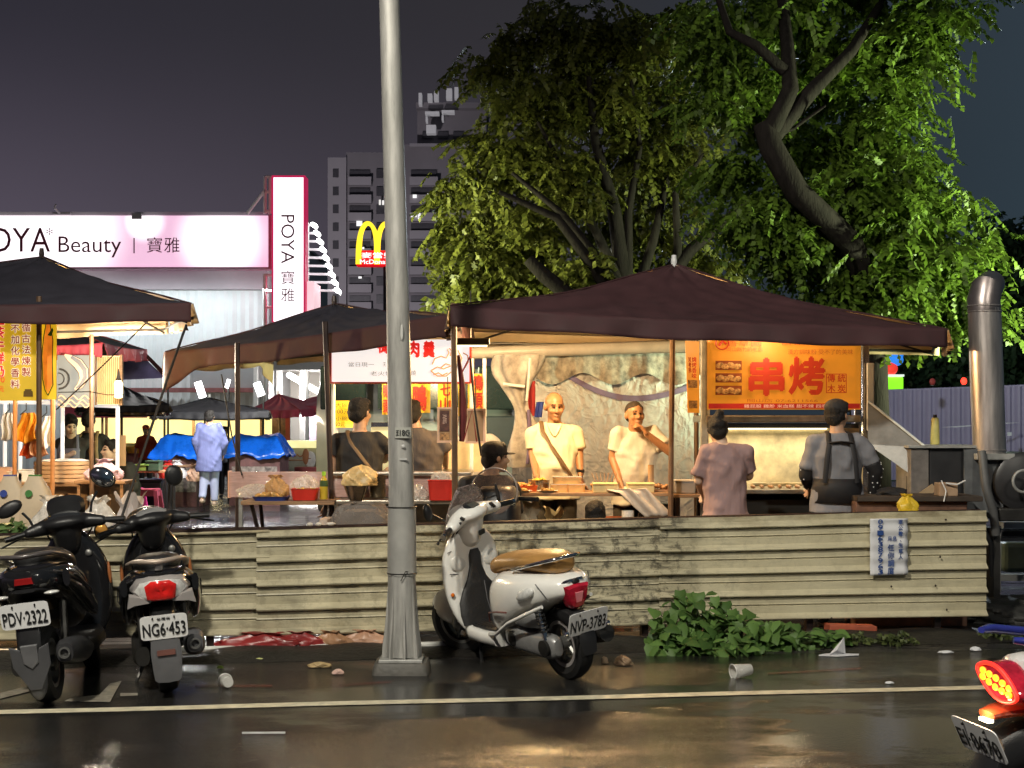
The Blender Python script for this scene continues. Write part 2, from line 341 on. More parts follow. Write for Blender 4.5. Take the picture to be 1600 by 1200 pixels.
# ================================================================ corrugated fence by the road
def fence_mat():
    m = bpy.data.materials.new('grimy_cream_sheet'); m.use_nodes = True; t = m.node_tree; b = t.nodes['Principled BSDF']; L = t.links.new
    tc = t.nodes.new('ShaderNodeTexCoord')
    def noise(scale, st, det=6, ro=.65):
        mp = t.nodes.new('ShaderNodeMapping'); mp.inputs['Scale'].default_value = st; L(tc.outputs['Object'], mp.inputs[0])
        n = t.nodes.new('ShaderNodeTexNoise'); n.inputs['Scale'].default_value = scale; n.inputs['Detail'].default_value = det; n.inputs['Roughness'].default_value = ro
        L(mp.outputs[0], n.inputs[0]); return n
    base = ramp(t.nodes, [(.3, (.46, .41, .27)), (.7, (.58, .53, .37))]); L(noise(2, (1, 1, 1)).outputs[0], base.inputs[0])
    # heavier grime in the middle stretch of the fence
    sp = t.nodes.new('ShaderNodeSeparateXYZ'); L(tc.outputs['Object'], sp.inputs[0])
    env = ramp(t.nodes, [(0, (.32, .32, .32)), (.36, (.36, .36, .36)), (.43, (.6, .6, .6)), (.50, (.95, .95, .95)), (.635, (1, 1, 1)), (.68, (.95, .95, .95)), (.70, (.36, .36, .36)), (.80, (.16, .16, .16)), (1, (.20, .20, .20))])
    mr = t.nodes.new('ShaderNodeMapRange'); mr.inputs['From Max'].default_value = 7.0; L(sp.outputs['X'], mr.inputs['Value']); L(mr.outputs[0], env.inputs[0])
    g1 = ramp(t.nodes, [(.50, (0, 0, 0)), (.68, (1, 1, 1))]); L(noise(5, (.8, 1, 7)).outputs[0], g1.inputs[0])
    vo = t.nodes.new('ShaderNodeTexVoronoi'); vo.feature = 'DISTANCE_TO_EDGE'; vo.inputs['Scale'].default_value = 9; mv = t.nodes.new('ShaderNodeMapping'); mv.inputs['Scale'].default_value = (.7, 1, 1.9)
    nd = noise(3, (1, 1, 1)); ma = t.nodes.new('ShaderNodeMixRGB'); ma.inputs[0].default_value = .35; L(tc.outputs['Object'], ma.inputs[1]); L(nd.outputs['Color'], ma.inputs[2]); L(ma.outputs[0], mv.inputs[0]); L(mv.outputs[0], vo.inputs['Vector'])
    cr = ramp(t.nodes, [(0, (1, 1, 1)), (.035, (0, 0, 0))]); L(vo.outputs['Distance'], cr.inputs[0]); bl = ramp(t.nodes, [(.50, (0, 0, 0)), (.60, (1, 1, 1))]); L(noise(7, (1.5, 1, 1.6), 8, .75).outputs[0], bl.inputs[0])
    nm_ = ramp(t.nodes, [(.45, (0, 0, 0)), (.6, (1, 1, 1))]); L(noise(2.2, (1, 1, 2)).outputs[0], nm_.inputs[0]); cm = t.nodes.new('ShaderNodeMixRGB'); cm.blend_type = 'MULTIPLY'; cm.inputs[0].default_value = 1; L(cr.outputs[0], cm.inputs[1]); L(nm_.outputs[0], cm.inputs[2])
    g2 = t.nodes.new('ShaderNodeMixRGB'); g2.blend_type = 'SCREEN'; g2.inputs[0].default_value = 1; L(cm.outputs[0], g2.inputs[1]); L(bl.outputs[0], g2.inputs[2])
    ad = t.nodes.new('ShaderNodeMixRGB'); ad.blend_type = 'SCREEN'; ad.inputs[0].default_value = .8; L(g1.outputs[0], ad.inputs[1]); L(g2.outputs[0], ad.inputs[2])
    mu = t.nodes.new('ShaderNodeMixRGB'); mu.blend_type = 'MULTIPLY'; mu.inputs[0].default_value = 1; L(ad.outputs[0], mu.inputs[1]); L(env.outputs[0], mu.inputs[2])
    mx = t.nodes.new('ShaderNodeMixRGB'); L(mu.outputs[0], mx.inputs[0]); L(base.outputs[0], mx.inputs[1]); mx.inputs[2].default_value = (.040, .036, .028, 1)
    oi = t.nodes.new('ShaderNodeObjectInfo'); om = t.nodes.new('ShaderNodeMapRange'); om.inputs['To Min'].default_value = .80; om.inputs['To Max'].default_value = 1.1; L(oi.outputs['Random'], om.inputs['Value'])
    bd = ramp(t.nodes, [(0, (.85, .85, .85)), (.30, (.80, .80, .80)), (.315, (1.05, 1.05, 1.05)), (.42, (.95, .95, .95)), (.43, (.84, .84, .84)), (.70, (.9, .9, .9)), (.71, (1.1, 1.1, 1.1)), (1, (1.1, 1.1, 1.1))]); L(mr.outputs[0], bd.inputs[0])
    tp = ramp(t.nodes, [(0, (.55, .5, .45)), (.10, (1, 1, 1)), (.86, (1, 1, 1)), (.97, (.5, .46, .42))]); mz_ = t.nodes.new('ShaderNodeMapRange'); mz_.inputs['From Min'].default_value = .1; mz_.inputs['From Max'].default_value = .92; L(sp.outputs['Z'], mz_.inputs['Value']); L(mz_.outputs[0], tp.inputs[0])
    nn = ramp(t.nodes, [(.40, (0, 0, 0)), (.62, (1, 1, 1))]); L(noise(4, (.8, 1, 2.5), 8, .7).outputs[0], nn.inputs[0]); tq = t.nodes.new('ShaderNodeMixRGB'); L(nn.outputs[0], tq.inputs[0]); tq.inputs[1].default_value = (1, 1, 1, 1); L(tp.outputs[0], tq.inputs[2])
    m1 = t.nodes.new('ShaderNodeMixRGB'); m1.blend_type = 'MULTIPLY'; m1.inputs[0].default_value = 1; L(mx.outputs[0], m1.inputs[1]); L(bd.outputs[0], m1.inputs[2])
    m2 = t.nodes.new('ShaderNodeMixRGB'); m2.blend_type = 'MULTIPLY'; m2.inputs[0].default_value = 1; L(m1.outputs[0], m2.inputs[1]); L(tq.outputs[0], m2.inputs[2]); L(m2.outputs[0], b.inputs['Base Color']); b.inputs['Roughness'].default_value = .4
    bp = t.nodes.new('ShaderNodeBump'); bp.inputs['Strength'].default_value = .25; bp.inputs['Distance'].default_value = .01
    L(noise(3, (1, 1, 1)).outputs[0], bp.inputs['Height']); L(bp.outputs[0], b.inputs['Normal'])
    return m
M_fence = fence_mat(); M_screw = mat('rusty_screw', (.03, .02, .015), .6)
fen = thing('sheet_fence', 'low cream corrugated metal sheet fence with grimy horizontal ribs along the road', 'fence', FA, math.atan2(fd.y, fd.x))
Lf = (FB - FA).length
RIB = [(0, 0), (.003, -.030), (.010, -.033), (.040, -.006), (.046, 0), (.098, 0), (.102, .007), (.110, .007), (.113, -.004), (.120, 0), (.173, 0)]
def fence_panel(x0, x1, zb0, zb1, zt0, zt1, y0, seed, wob=.008):
    prof = []; hgt = max(zt0 - zb0, zt1 - zb1); z = 0
    while z < hgt:
        for dz, o in RIB[:-1]:
            if z + dz < hgt: prof.append((z + dz, o))
        z += .173
    prof.append((hgt, 0)); rnd = random.Random(seed); ph = [rnd.uniform(0, 6) for _ in range(4)]
    nu, nv = 60, len(prof) - 1
    def fnc(u, v):
        h, o = prof[round(v * nv)]; x = x0 + (x1 - x0) * u
        zb = zb0 + (zb1 - zb0) * u; zt = zt0 + (zt1 - zt0) * u
        k = h / hgt
        zz = zb + (zt - zb) * k + .0025 * math.sin(x * 3 + ph[0]) * (k + .2)
        yy = y0 + o + wob * .5 * math.sin(x * 1.9 + ph[1] + k * 2) + .004 * math.sin(x * 11 + ph[2]) * (1 if k > .9 else .3)
        return (x, yy, zz)
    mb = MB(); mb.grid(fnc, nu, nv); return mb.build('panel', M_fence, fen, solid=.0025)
def fx(px, d=10.6): return (Vector((X(px, 10.7), 10.7, 0)) - FA).dot(fd)
# heights measured along the fence
def zt(px): d = 10.1 + px / 1540 * 1.2; return Z(839 - .027 * px, d)
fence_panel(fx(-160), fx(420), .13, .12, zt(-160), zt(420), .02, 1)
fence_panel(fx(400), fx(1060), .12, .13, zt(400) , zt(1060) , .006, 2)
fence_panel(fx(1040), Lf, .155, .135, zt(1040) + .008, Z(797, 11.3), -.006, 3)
mb = MB()       # angle rail capping the sheets, then posts behind
mb.tube([(fx(-160), .05, zt(-160) + .006), (fx(420), .05, zt(420) + .006), (fx(1000), .05, zt(1000) + .004), (Lf - .02, .05, Z(799, 11.3))], .014, 6)
mb.build('top_rail', mat('rusty_dark_steel', (.04, .022, .018), .5, .4, var=.5, scale=20), fen)
for k, px in enumerate((60, 330, 640, 1020, 1300, 1525)):
    MB().box((fx(px), .075, .38), (.05, .05, .76)).build('post', M_poleD, fen)
mb = MB()
for px, py in ((1520, 870), (1512, 915), (1532, 953), (1434, 915), (1330, 962), (1530, 812)):
    mb.ell((fx(px) + .0, -.035, Z(py, 11.2)), (.008, .008, .008), 8, 5)
mb.build('screw', M_screw, fen)
# paper notice taped to the fence
pc = FA + fd * fx(1428); yaw = math.atan2(fd.y, fd.x)
Mn = face((pc.x, pc.y, Z(853, 11.2)) + Vector((0, 0, 0)) if False else (pc.x + fn.x * .052, pc.y + fn.y * .052, Z(853, 11.2)), yaw)
note = thing('paper_notice', 'white paper notice with blue handwriting taped on the cream fence', 'notice')
wN, hN = 62 * 11.2 / FPX, 88 * 11.2 / FPX
mb = MB(); mb.grid(lambda u, v: Mn @ Vector(((u - .5) * wN, (v - .5) * hN, .006 * math.sin(v * 26) * (.4 + u))), 8, 26)
mb.build('sheet', M_paper, note, smooth=50, solid=.0015)
M_ink = mat('blue_ink', (.03, .08, .28), .5)
Mt = Mn @ Matrix.Translation((0, 0, .010))
letters([(c, .034, .034, Mt @ Matrix.Translation((-.07, hN / 2 - .022 - i * .040, 0))) for i, c in enumerate('0916387963')] +
        column('軍公教、生意人', .085, hN / 2 - .005, .036, .042, Mt) + [('月息', .07, .035, Mt @ Matrix.Translation((.02, .06, 0)))] + column('任你調度', .01, .02, .05, .055, Mt), M_ink, note, bold=.02)
# white drain pipe and rubbish at the foot of the fence
p0, p1 = G(150, 1029), G(705, 1016)
tag(MB().tube([(p0.x - 2, p0.y - .06, .045), (p0.x, p0.y, .045), (p1.x, p1.y, .04)], .022, 10).build('drain_pipe', mat('pvc_pipe', (.55, .55, .52), .35, var=.2)), 'long white plastic pipe lying at the foot of the fence', 'pipe')
def crumple(name, c, r, m, label, cat, seed=0, group=None, n=22):
    """thin plastic bag: tall ones narrow to a gathered neck, low ones lie as a creased heap"""
    rnd = random.Random(seed); ph = [rnd.uniform(0, 7) for _ in range(10)]; mb = MB(); rg = []; tall = r[2] > .8 * min(r[0], r[1]) and r[2] > .06; na = 44; lean = (rnd.uniform(-.2, .2), rnd.uniform(-.2, .2))
    for i in range(n + 1):
        t = i / n
        if tall: rad = .90 + .10 * math.sin(math.pi * t / .55) if t < .55 else max(.26, .90 - 1.75 * (t - .55)) + .25 * max(0, t - .92) / .08
        else: rad = math.sqrt(max(.004, 1 - (t * 1.0) ** 2.6)) if t > 0 else .94
        pl = (.02 + (.16 if tall else .05) * max(0, t - .35)); q = []
        for k in range(na):
            a = 2 * math.pi * k / na
            e = 1 + pl * math.sin(9 * a + ph[0] + t * 2) + .10 * math.sin(2 * a + ph[1] + 3.5 * t) + .07 * math.sin(4 * a - 7 * t + ph[2]) + .07 * (1 - 2 * abs(math.sin(3.5 * a * 2 / 2 + 5 * t + ph[3]))) * (1 if True else 0) * math.sin(a / 2) ** 2 + .05 * (1 - 2 * abs(math.sin(6 * a + 9 * t + ph[3]))) + .035 * (1 - 2 * abs(math.sin(10 * a - 13 * t + ph[4])))
            z = 2 * r[2] * t + (.10 * r[2] * math.sin(4 * a + ph[5]) * t if tall else .16 * r[2] * (math.sin(5 * a + 7 * t + ph[6]) * .6 + 1 - abs(math.sin(3 * a + 5 * t + ph[7])) * 1.2) * t)
            q.append((c[0] + r[0] * rad * e * math.cos(a) + lean[0] * r[0] * t, c[1] + r[1] * rad * e * math.sin(a) + lean[1] * r[1] * t, c[2] + z))
        rg.append(q)
    mb.rings(rg)
    return tag(mb.build(name, m, smooth=30), label, cat, group)
M_redbag = mat('dark_red_bag', (.22, .02, .02), .35, var=.4, bump=.5, bscale=15)
for i, (px, w_, mm, lb) in enumerate(((400, .28, M_redbag, 'dark red plastic bag squeezed under the fence, leftmost of the rubbish'), (468, .19, M_redbag, 'red plastic bag under the fence between two other bags'),
        (520, .14, mat('tan_bag', (.40, .22, .12), .4, bump=.5, bscale=15), 'brownish crumpled bag under the fence'), (568, .16, mat('peach_bag', (.50, .29, .19), .4, bump=.5, bscale=15), 'peach coloured crumpled bag under the fence left of the lamp post'))):
    q = FA + fd * fx(px); crumple('plastic_bag', (q.x, q.y - .03, .02), (w_, .07, .062), mm, lb, 'bag', i + 5, 'bags under the fence')
q = FA + fd * fx(1365); tag(MB().box((q.x, q.y - .02, .07), (.36, .12, .06), (0, .05, yaw)).build('brick_slab', mat('red_brick', (.42, .10, .05), .7, bump=.4), bevel=.008), 'orange red slab wedged under the right end of the fence', 'slab')

# ================================================================ lamp post
pp = G(628, 1050); D_P = pp.y
lp = thing('lamp_post', 'tall grey steel lamp post with flared base standing in front of the fence', 'lamp post', (pp.x, pp.y, 0))
sP = FPX / D_P
M_lpole = mat('weathered_steel', (.34, .335, .315), .5, .25, var=.28, scale=3.0, bump=.15, bscale=60, c2=(.50, .49, .46), stretch=(6, 6, .8))
mb = MB()
mb.rings([[(dx + r * math.cos(2 * math.pi * k / 20), r * math.sin(2 * math.pi * k / 20), z) for k in range(20)] for z, r, dx in
          ((.10, .098, 0), (.35, .090, 0), (1.2, .079, -.004), (2.5, .070, -.030), (4.4, .062, -.085), (8.2, .050, -.18))])
mb.build('pole', M_lpole, lp, smooth=40)
mb = MB()       # eight gusset fins with concave edge
for k in range(8):
    a = k * math.pi / 4 + .2; Mx = Matrix.Rotation(a, 4, 'Z') @ Matrix.Rotation(R(90), 4, 'X')
    mb.prism([(.06, .09), (.125, .09), (.122, .16), (.108, .27), (.097, .40), (.088, .55), (.06, .55)], .012, Mx @ Matrix.Translation((0, 0, -.006)))
mb.build('base_fin', M_lpole, lp)
mb = MB(); mb.box((0, 0, .085), (.27, .27, .02)); mb.build('flange', M_galv, lp, bevel=.004)
mb = MB(); mb.rings([sectz(.0, 0, 0, .18, .18, 16, 8), sectz(.06, 0, 0, .17, .17, 16, 8), sectz(.075, 0, 0, .16, .16, 16, 8)]); mb.build('footing', mat('dark_concrete', (.085, .08, .07), .6, var=.35, bump=.4), lp, smooth=30)
mb = MB(); zs0, zs1 = Z(898, D_P), Z(793, D_P)
mb.rings([[(r * math.cos(2 * math.pi * k / 24), r * math.sin(2 * math.pi * k / 24), z + .004 * math.sin(k * 1.7)) for k in range(24)] for z, r in ((zs0, .092), ((zs0 + zs1) / 2, .090), (zs1, .088))])
mb.build('metal_sleeve', mat('pale_sleeve', (.42, .415, .39), .45, .4, var=.15, scale=4, bump=.1), lp, smooth=40)
MB().tube([(.001 + .0905 * math.cos(a), .0905 * math.sin(a), zs1 + .004) for a in [k * math.pi / 12 for k in range(25)]], .004, 6).build('band', M_dkmetal, lp)
MB().tube([(.001 + .0945 * math.cos(a), .0945 * math.sin(a), zs0 + .012) for a in [k * math.pi / 12 for k in range(25)]] + [(.03, -.10, zs0 + .03), (.0, -.10, zs0 - .03)], .003, 6).build('wire_tie', M_dkmetal, lp)
Mq = face((.012, -.092, Z(676, D_P))); pl = MB(); pl.grid(lambda u, v: Mq @ Vector(((u - .5) * .10, (v - .5) * .066, -.012 * (2 * u - 1) ** 2)), 10, 1); plo = pl.build('number_plate', mat('plate_grey', (.40, .40, .36), .5, var=.2), lp, solid=.002)
letters([('18G', .06, .035, Mq @ Matrix.Translation((.012, 0, .001))), ('王', .02, .03, Mq @ Matrix.Translation((-.034, 0, -.004)))], M_black, plo, bold=.02)
mb = MB(); mb.ell((.015, -.086, Z(697, D_P)), (.012, .006, .012), 10, 6); mb.box((.015, -.084, Z(717, D_P)), (.045, .006, .012)); mb.ell((.005, -.079, Z(520, D_P) ), (.01, .006, .05), 8, 6); mb.build('scrap', mat('sticker_rest', (.5, .5, .48), .6), lp)
mb = MB(); mb.tube([(-.18, 0, 8.1), (-.15, -.4, 8.45), (-.1, -1.2, 8.6)], .035, 8); mb.ell((-.1, -1.4, 8.58), (.12, .35, .07), 12, 8); mb.build('lamp_arm', M_lpole, lp)
# ================================================================ big shop with the lit sign band
M_ribwall = mat('white_ribbed_sheet', (.66, .69, .70), .5, var=.1, scale=1)
M_fascia = mat('mauve_grey_panel', (.26, .23, .25), .6, var=.12, scale=1)
M_greyp = mat('grey_panel', (.36, .36, .37), .6, var=.1, scale=1)
D1 = 45.0
shop = thing('store_building', 'large shop with white ribbed metal walls and a long glowing pink sign band', 'building', (X(200, D1), D1 + 1, 0))
ox, oy = X(200, D1), D1 + 1
def bx(name, px0, py0, px1, py1, d0, d1, m, par, off=(0, 0), bevel=0):      # a box seen as a pixel rectangle at depth d0
    x0, x1, z0, z1 = X(px0, d0), X(px1, d0), Z(py1, d0), Z(py0, d0)
    return MB().box(((x0 + x1) / 2 - off[0], (d0 + d1) / 2 - off[1], (z0 + z1) / 2), (x1 - x0, abs(d1 - d0), z1 - z0)).build(name, m, par, bevel=bevel)
O1 = (ox, oy)
mb = MB(); xa, xb = X(-420, 45.8), X(416, 45.8); n = int((xb - xa) / .125); pr = []
for i in range(n + 1):
    x = xa + (xb - xa) * i / n; pr.append((x - ox, 45.8 - oy - (.06 if i % 2 else 0)))
mb.grid(lambda u, v: (*pr[round(u * n)], Z(432, 45.8) * v), n, 1); mb.build('ribbed_wall', M_ribwall, shop)
bx('fascia', -430, 412, 416, 452, 45.3, 45.75, M_fascia, shop, O1)
bx('roof_edge', -430, 331, 418, 336, 44.6, 58, M_fascia, shop, O1)
bx('side_wall', 414, 334, 420, 740, 45.5, 60, M_greyp, shop, O1)
bx('lower_panel', 300, 552, 415, 612, 45.5, 45.7, M_greyp, shop, O1)
bx('sill_band', 180, 606, 416, 613, 45.3, 45.6, mat('red_brown_band', (.32, .12, .12), .6), shop, O1)
bx('corner_post', 396, 552, 402, 720, 45.2, 45.5, M_poleW, shop, O1)
lamp('wall_wash', (X(60, 45) , 44.3, Z(454, 45) ), 300, (.90, .98, 1), 15, 'AREA', (X(60, 45), 45.75, 3.0), size_y=.15)
# porch to the right with its tube lamp
M_porch = mat('porch_cream', (.66, .62, .57), .6, var=.1, scale=1)
bx('porch_fascia', 410, 562, 560, 578, 44.3, 44.7, M_greyp, shop, O1)
mb = MB(); xa, xb = X(408, 44.5) - ox, X(620, 44.5) - ox
mb.box(((xa + xb) / 2, 47.2 - oy, Z(575, 44.5) + .05), (xb - xa, 5.4, .08)); mb.build('porch_ceiling', M_porch, shop)
mb = MB(); mb.box(((xa + xb) / 2, 50 - oy, 1.6), (xb - xa, .1, 3.2)); mb.build('porch_wall', M_porch, shop)
for px in (432, 468, 500): bx('column', px, 578, px + 7, 720, 46.5, 46.8, M_poleW, shop, O1)
T_white = emit('tube_white', (1, .98, .95), 6)
MB().tube([P(452, 586, 44.6) - Vector((ox, oy, 0)), P(515, 622, 49.5) - Vector((ox, oy, 0))], .09, 8).build('tube_light', T_white, shop)
lamp('porch_lamp', (X(480, 46), 46.4, 2.3), 420, (1, .95, .90), .3)
# sign band
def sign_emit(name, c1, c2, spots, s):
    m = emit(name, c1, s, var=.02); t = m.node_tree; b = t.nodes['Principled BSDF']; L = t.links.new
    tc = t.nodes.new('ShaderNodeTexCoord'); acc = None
    for (x, z, rad) in spots:           # bright glare patches painted into the panel's emission colour
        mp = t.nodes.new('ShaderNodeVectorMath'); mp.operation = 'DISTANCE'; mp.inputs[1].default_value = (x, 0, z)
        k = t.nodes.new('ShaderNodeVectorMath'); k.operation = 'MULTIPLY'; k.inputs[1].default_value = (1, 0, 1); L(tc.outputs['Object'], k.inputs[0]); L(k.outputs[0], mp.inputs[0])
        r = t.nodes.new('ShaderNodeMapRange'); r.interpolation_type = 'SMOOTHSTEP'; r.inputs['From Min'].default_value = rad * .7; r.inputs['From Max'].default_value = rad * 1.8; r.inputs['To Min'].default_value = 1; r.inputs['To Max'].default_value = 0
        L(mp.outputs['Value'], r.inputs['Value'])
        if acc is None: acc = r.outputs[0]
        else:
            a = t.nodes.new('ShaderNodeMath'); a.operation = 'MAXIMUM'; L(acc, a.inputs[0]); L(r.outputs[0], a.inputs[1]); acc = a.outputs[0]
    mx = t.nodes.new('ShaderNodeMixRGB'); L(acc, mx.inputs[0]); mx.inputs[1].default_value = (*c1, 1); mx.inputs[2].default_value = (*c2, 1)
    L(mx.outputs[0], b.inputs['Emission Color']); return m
s1 = FPX / 44.4
bs = thing('store_sign', 'long glowing pink and white shop sign band with dark red lettering', 'sign', (X(200, 44.4), 44.4, 0))
bo = (X(200, 44.4), 44.4)
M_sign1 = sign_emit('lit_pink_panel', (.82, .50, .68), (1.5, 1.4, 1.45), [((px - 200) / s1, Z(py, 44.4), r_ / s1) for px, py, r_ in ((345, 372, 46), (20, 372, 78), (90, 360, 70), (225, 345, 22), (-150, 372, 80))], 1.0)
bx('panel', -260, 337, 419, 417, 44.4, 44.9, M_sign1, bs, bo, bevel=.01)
bx('trim', -262, 417.2, 421, 420, 44.3, 44.9, mat('pink_trim', (.5, .25, .36), .5), bs, bo)
bx('end_cap', 419.2, 335, 422, 417, 44.3, 44.9, mat('pink_trim', (.5, .25, .36), .5), bs, bo)
M_let = mat('wine_letters', (.16, .02, .05), .5); Ms = face((0, -.02, 0))
def at(px, py, d, o): return face((X(px, d) - o[0], d - o[1] - .02, Z(py, d)))
letters([('POYA', 118 / s1, 38 / s1, at(20, 375, 44.38, bo))], M_let, bs, t=.02)
letters([('*', 11 / s1, 11 / s1, at(78, 362, 44.38, bo))], M_let, bs, t=.02)
letters([('Beauty', 98 / s1, 33 / s1, at(141, 386, 44.38, bo))], M_let, bs, t=.02)
letters([('|', 2 / s1, 24 / s1, at(210, 384, 44.38, bo))], M_let, bs, t=.02)
letters([('寶', 24 / s1, 24 / s1, at(242, 383, 44.38, bo)), ('雅', 24 / s1, 24 / s1, at(269, 383, 44.38, bo))], M_let, bs, t=.02)
mb = MB(); mb.box((X(214, 44.4) - bo[0], .2, Z(338, 44.4)), (.28, .5, .16)); mb.build('lamp_bracket', M_fascia, bs); mb = MB(); mb.box((X(95, 44.4) - bo[0], .2, Z(333, 44.4)), (.5, .3, .08)); mb.tube([(X(93, 44.4) - bo[0], 0, Z(333, 44.4)), (X(90, 44.4) - bo[0], -.3, Z(327, 44.4)), (X(93, 44.4) - bo[0], -.35, Z(322, 44.4))], .03, 6); mb.build('lamp_bracket', M_fascia, bs)
# tall blade sign
vs = thing('blade_sign', 'tall upright glowing white shop sign with thin red edges and vertical lettering', 'sign', (X(450, 44), 44, 0)); vo = (X(450, 44), 44)
s2 = FPX / 44
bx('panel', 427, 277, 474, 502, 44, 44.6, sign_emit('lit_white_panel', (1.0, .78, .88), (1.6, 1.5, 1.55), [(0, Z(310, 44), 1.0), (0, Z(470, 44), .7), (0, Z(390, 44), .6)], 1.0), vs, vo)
M_rededge = emit('red_edge', (.75, .02, .12), .5)
for a, b in ((424.5, 427), (474, 476.5)): bx('edge', a, 274, b, 503, 43.95, 44.65, M_rededge, vs, vo)
bx('edge', 427, 274, 474, 277, 43.95, 44.65, M_rededge, vs, vo)
Rm = Matrix.Rotation(R(-90), 4, 'Z')
letters([('POYA', 76 / s2, 21 / s2, at(450, 374, 43.97, vo) @ Rm)], M_let, vs, t=.02)
letters([('寶', 21 / s2, 21 / s2, at(450, 434, 43.97, vo)), ('雅', 21 / s2, 21 / s2, at(450, 461, 43.97, vo))], M_let, vs, t=.02)
mb = MB(); q = lambda px, py, d=44.3: P(px, py, d) - Vector((*vo, 0))
mb.tube([q(414, 334), q(414, 276)], .05, 6); mb.tube([q(422, 334), q(422, 276)], .05, 6); mb.tube([q(386, 334), q(414, 297)], .05, 6)
for py in (276, 300, 330): mb.tube([q(414, py), q(424, py)], .045, 6)
for py in (430, 455, 480): mb.tube([q(412, py), q(424, py)], .04, 6)
mb.tube([q(414, 428), q(414, 740)], .06, 6); mb.build('steel_frame', M_poleW, vs)
bx('side_panel', 478, 440, 490, 500, 44.4, 46, emit('red_white_side', (.95, .62, .66), .9), vs, vo)
# rack of lamp arms to the right of the blade sign
rk = thing('lamp_rack', 'rack of nine white lamp arms with glowing heads beside the upright sign', 'lamp rack', (X(500, 46), 46, 0)); ro = Vector((X(500, 46), 46, 0))
T_head = emit('lamp_head_glow', (1, .98, .96), 9)
for i in range(9):
    py = 352 + i * 12.8; px = 491 + i * 4.6
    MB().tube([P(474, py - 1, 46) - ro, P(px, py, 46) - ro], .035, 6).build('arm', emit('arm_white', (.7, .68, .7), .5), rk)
    MB().ell(P(px, py, 46) - ro, (.13, .09, .07), 10, 6, (0, R(35), 0)).build('lamp_head', T_head, rk)
mb = MB(); mb.tube([P(490, 348, 46.1) - ro, P(533, 462, 46.1) - ro], .03, 6); mb.tube([P(480, 348, 46.1) - ro, P(480, 760, 46.1) - ro], .06, 6); mb.build('mast', M_poleW, rk)
# golden arches pylon
mc = thing('arches_sign', 'glowing yellow double arch above a red lettered box, half behind the lamp post', 'sign', (X(606, 90), 90, 0)); s3 = FPX / 90; mo = (X(606, 90), 90)
M_yglow = emit('yellow_glow', (1, .72, .03), 1.5, var=.02); M_rglow = emit('red_glow', (.72, .006, .012), .9, var=.1)
def arch(cx):       # one arch as a tapered band
    mb = MB(); pts = []
    for k in range(25):
        t = math.pi * k / 24; pts.append((cx + 14.5 * -math.cos(t), 413 - 64 * (math.sin(t) ** .62)))
    rg = []
    for i, (px, py) in enumerate(pts):
        wd = (4.4 - 1.5 * math.sin(math.pi * i / 24)) / s3; c = P(px, py, 90) - Vector((*mo, 0))
        rg.append(c); rg[-1] = (c, wd)
    R4 = []
    for i, (c, wd) in enumerate(rg):
        tdir = (rg[min(i + 1, 24)][0] - rg[max(i - 1, 0)][0]).normalized(); nn = Vector((-tdir.z, 0, tdir.x))
        R4.append([c + nn * wd + Vector((0, -.2, 0)), c - nn * wd + Vector((0, -.2, 0)), c - nn * wd + Vector((0, .2, 0)), c + nn * wd + Vector((0, .2, 0))])
    mb.rings(R4); return mb
arch(575).build('arch', M_yglow, mc); arch(604).build('arch', M_yglow, mc)
bx('box', 556, 391, 623, 416, 89.9, 90.6, M_rglow, mc, mo, bevel=.1)
M_wglow = emit('white_glow', (1, 1, 1), 1.6)
letters([('麥當勞', 50 / s3, 9 / s3, at(590, 399, 89.8, mo)), ("McDonald's", 54 / s3, 7 / s3, at(590, 409, 89.8, mo))], M_wglow, mc, t=.05, bold=.01)
MB().tube([(0, .3, 0), (0, .3, Z(415, 90))], .3, 10).build('mast', M_dkmetal, mc)
# far apartment tower
ap = thing('apartment_tower', 'tall grey concrete apartment tower with balconies and a few lit windows far behind', 'building', (X(620, 250), 250, 0)); ao = (X(620, 250), 250)
M_conc = mat('night_concrete', (.20, .185, .20), .8, var=.12, scale=.15); M_conc2 = mat('pale_concrete', (.31, .29, .31), .8, var=.1, scale=.15); M_dkwin = mat('dark_glass', (.06, .058, .066), .3)
bx('wall', 512, 246, 541, 720, 249, 262, M_conc2, ap, ao)
bx('wall', 541.2, 238, 604, 720, 250, 264, M_conc, ap, ao)
bx('wall', 604.2, 226, 735, 720, 250, 266, M_conc, ap, ao)
bx('wall', 652, 168, 760, 226.3, 251, 266, M_conc, ap, ao)
bx('roof_slab', 640, 224, 740, 229, 248, 266, M_conc2, ap, ao); bx('roof_slab', 650, 160, 762, 169, 249, 266, M_conc, ap, ao)
for i in range(9):
    py = 264 + i * 28
    bx('window', 520, py, 529, py + 13, 248.8, 249.1, M_dkwin, ap, ao)
    bx('balcony', 544, py + 12, 580, py + 25, 248.5, 250, M_conc2, ap, ao); bx('window', 546, py + 2, 578, py + 11, 249.6, 249.95, M_dkwin, ap, ao)
    bx('window', 588, py, 601, py + 14, 249.6, 249.95, M_dkwin, ap, ao)
    bx('balcony', 640, py + 12, 684, py + 25, 248.5, 250, M_conc2, ap, ao); bx('window', 642, py + 2, 682, py + 11, 249.6, 249.95, M_dkwin, ap, ao)
M_litwin = emit('lit_window', (1, .97, .88), 1.1, base=(.5, .5, .5), var=.4, scale=.5)
for px, py, ww, hh in ((557, 345, 9, 8), (592, 312, 3, 8), (645, 304, 6, 5), (668, 302, 11, 11), (642, 334, 9, 5), (653, 333, 5, 9), (566, 386, 3, 3), (560, 432, 5, 3), (597, 313, 3, 7)):
    bx('lit_window', px, py, px + ww, py + hh, 248.2, 248.4, M_litwin, ap, ao)
M_acbox = mat('white_roof_unit', (.62, .62, .62), .6)
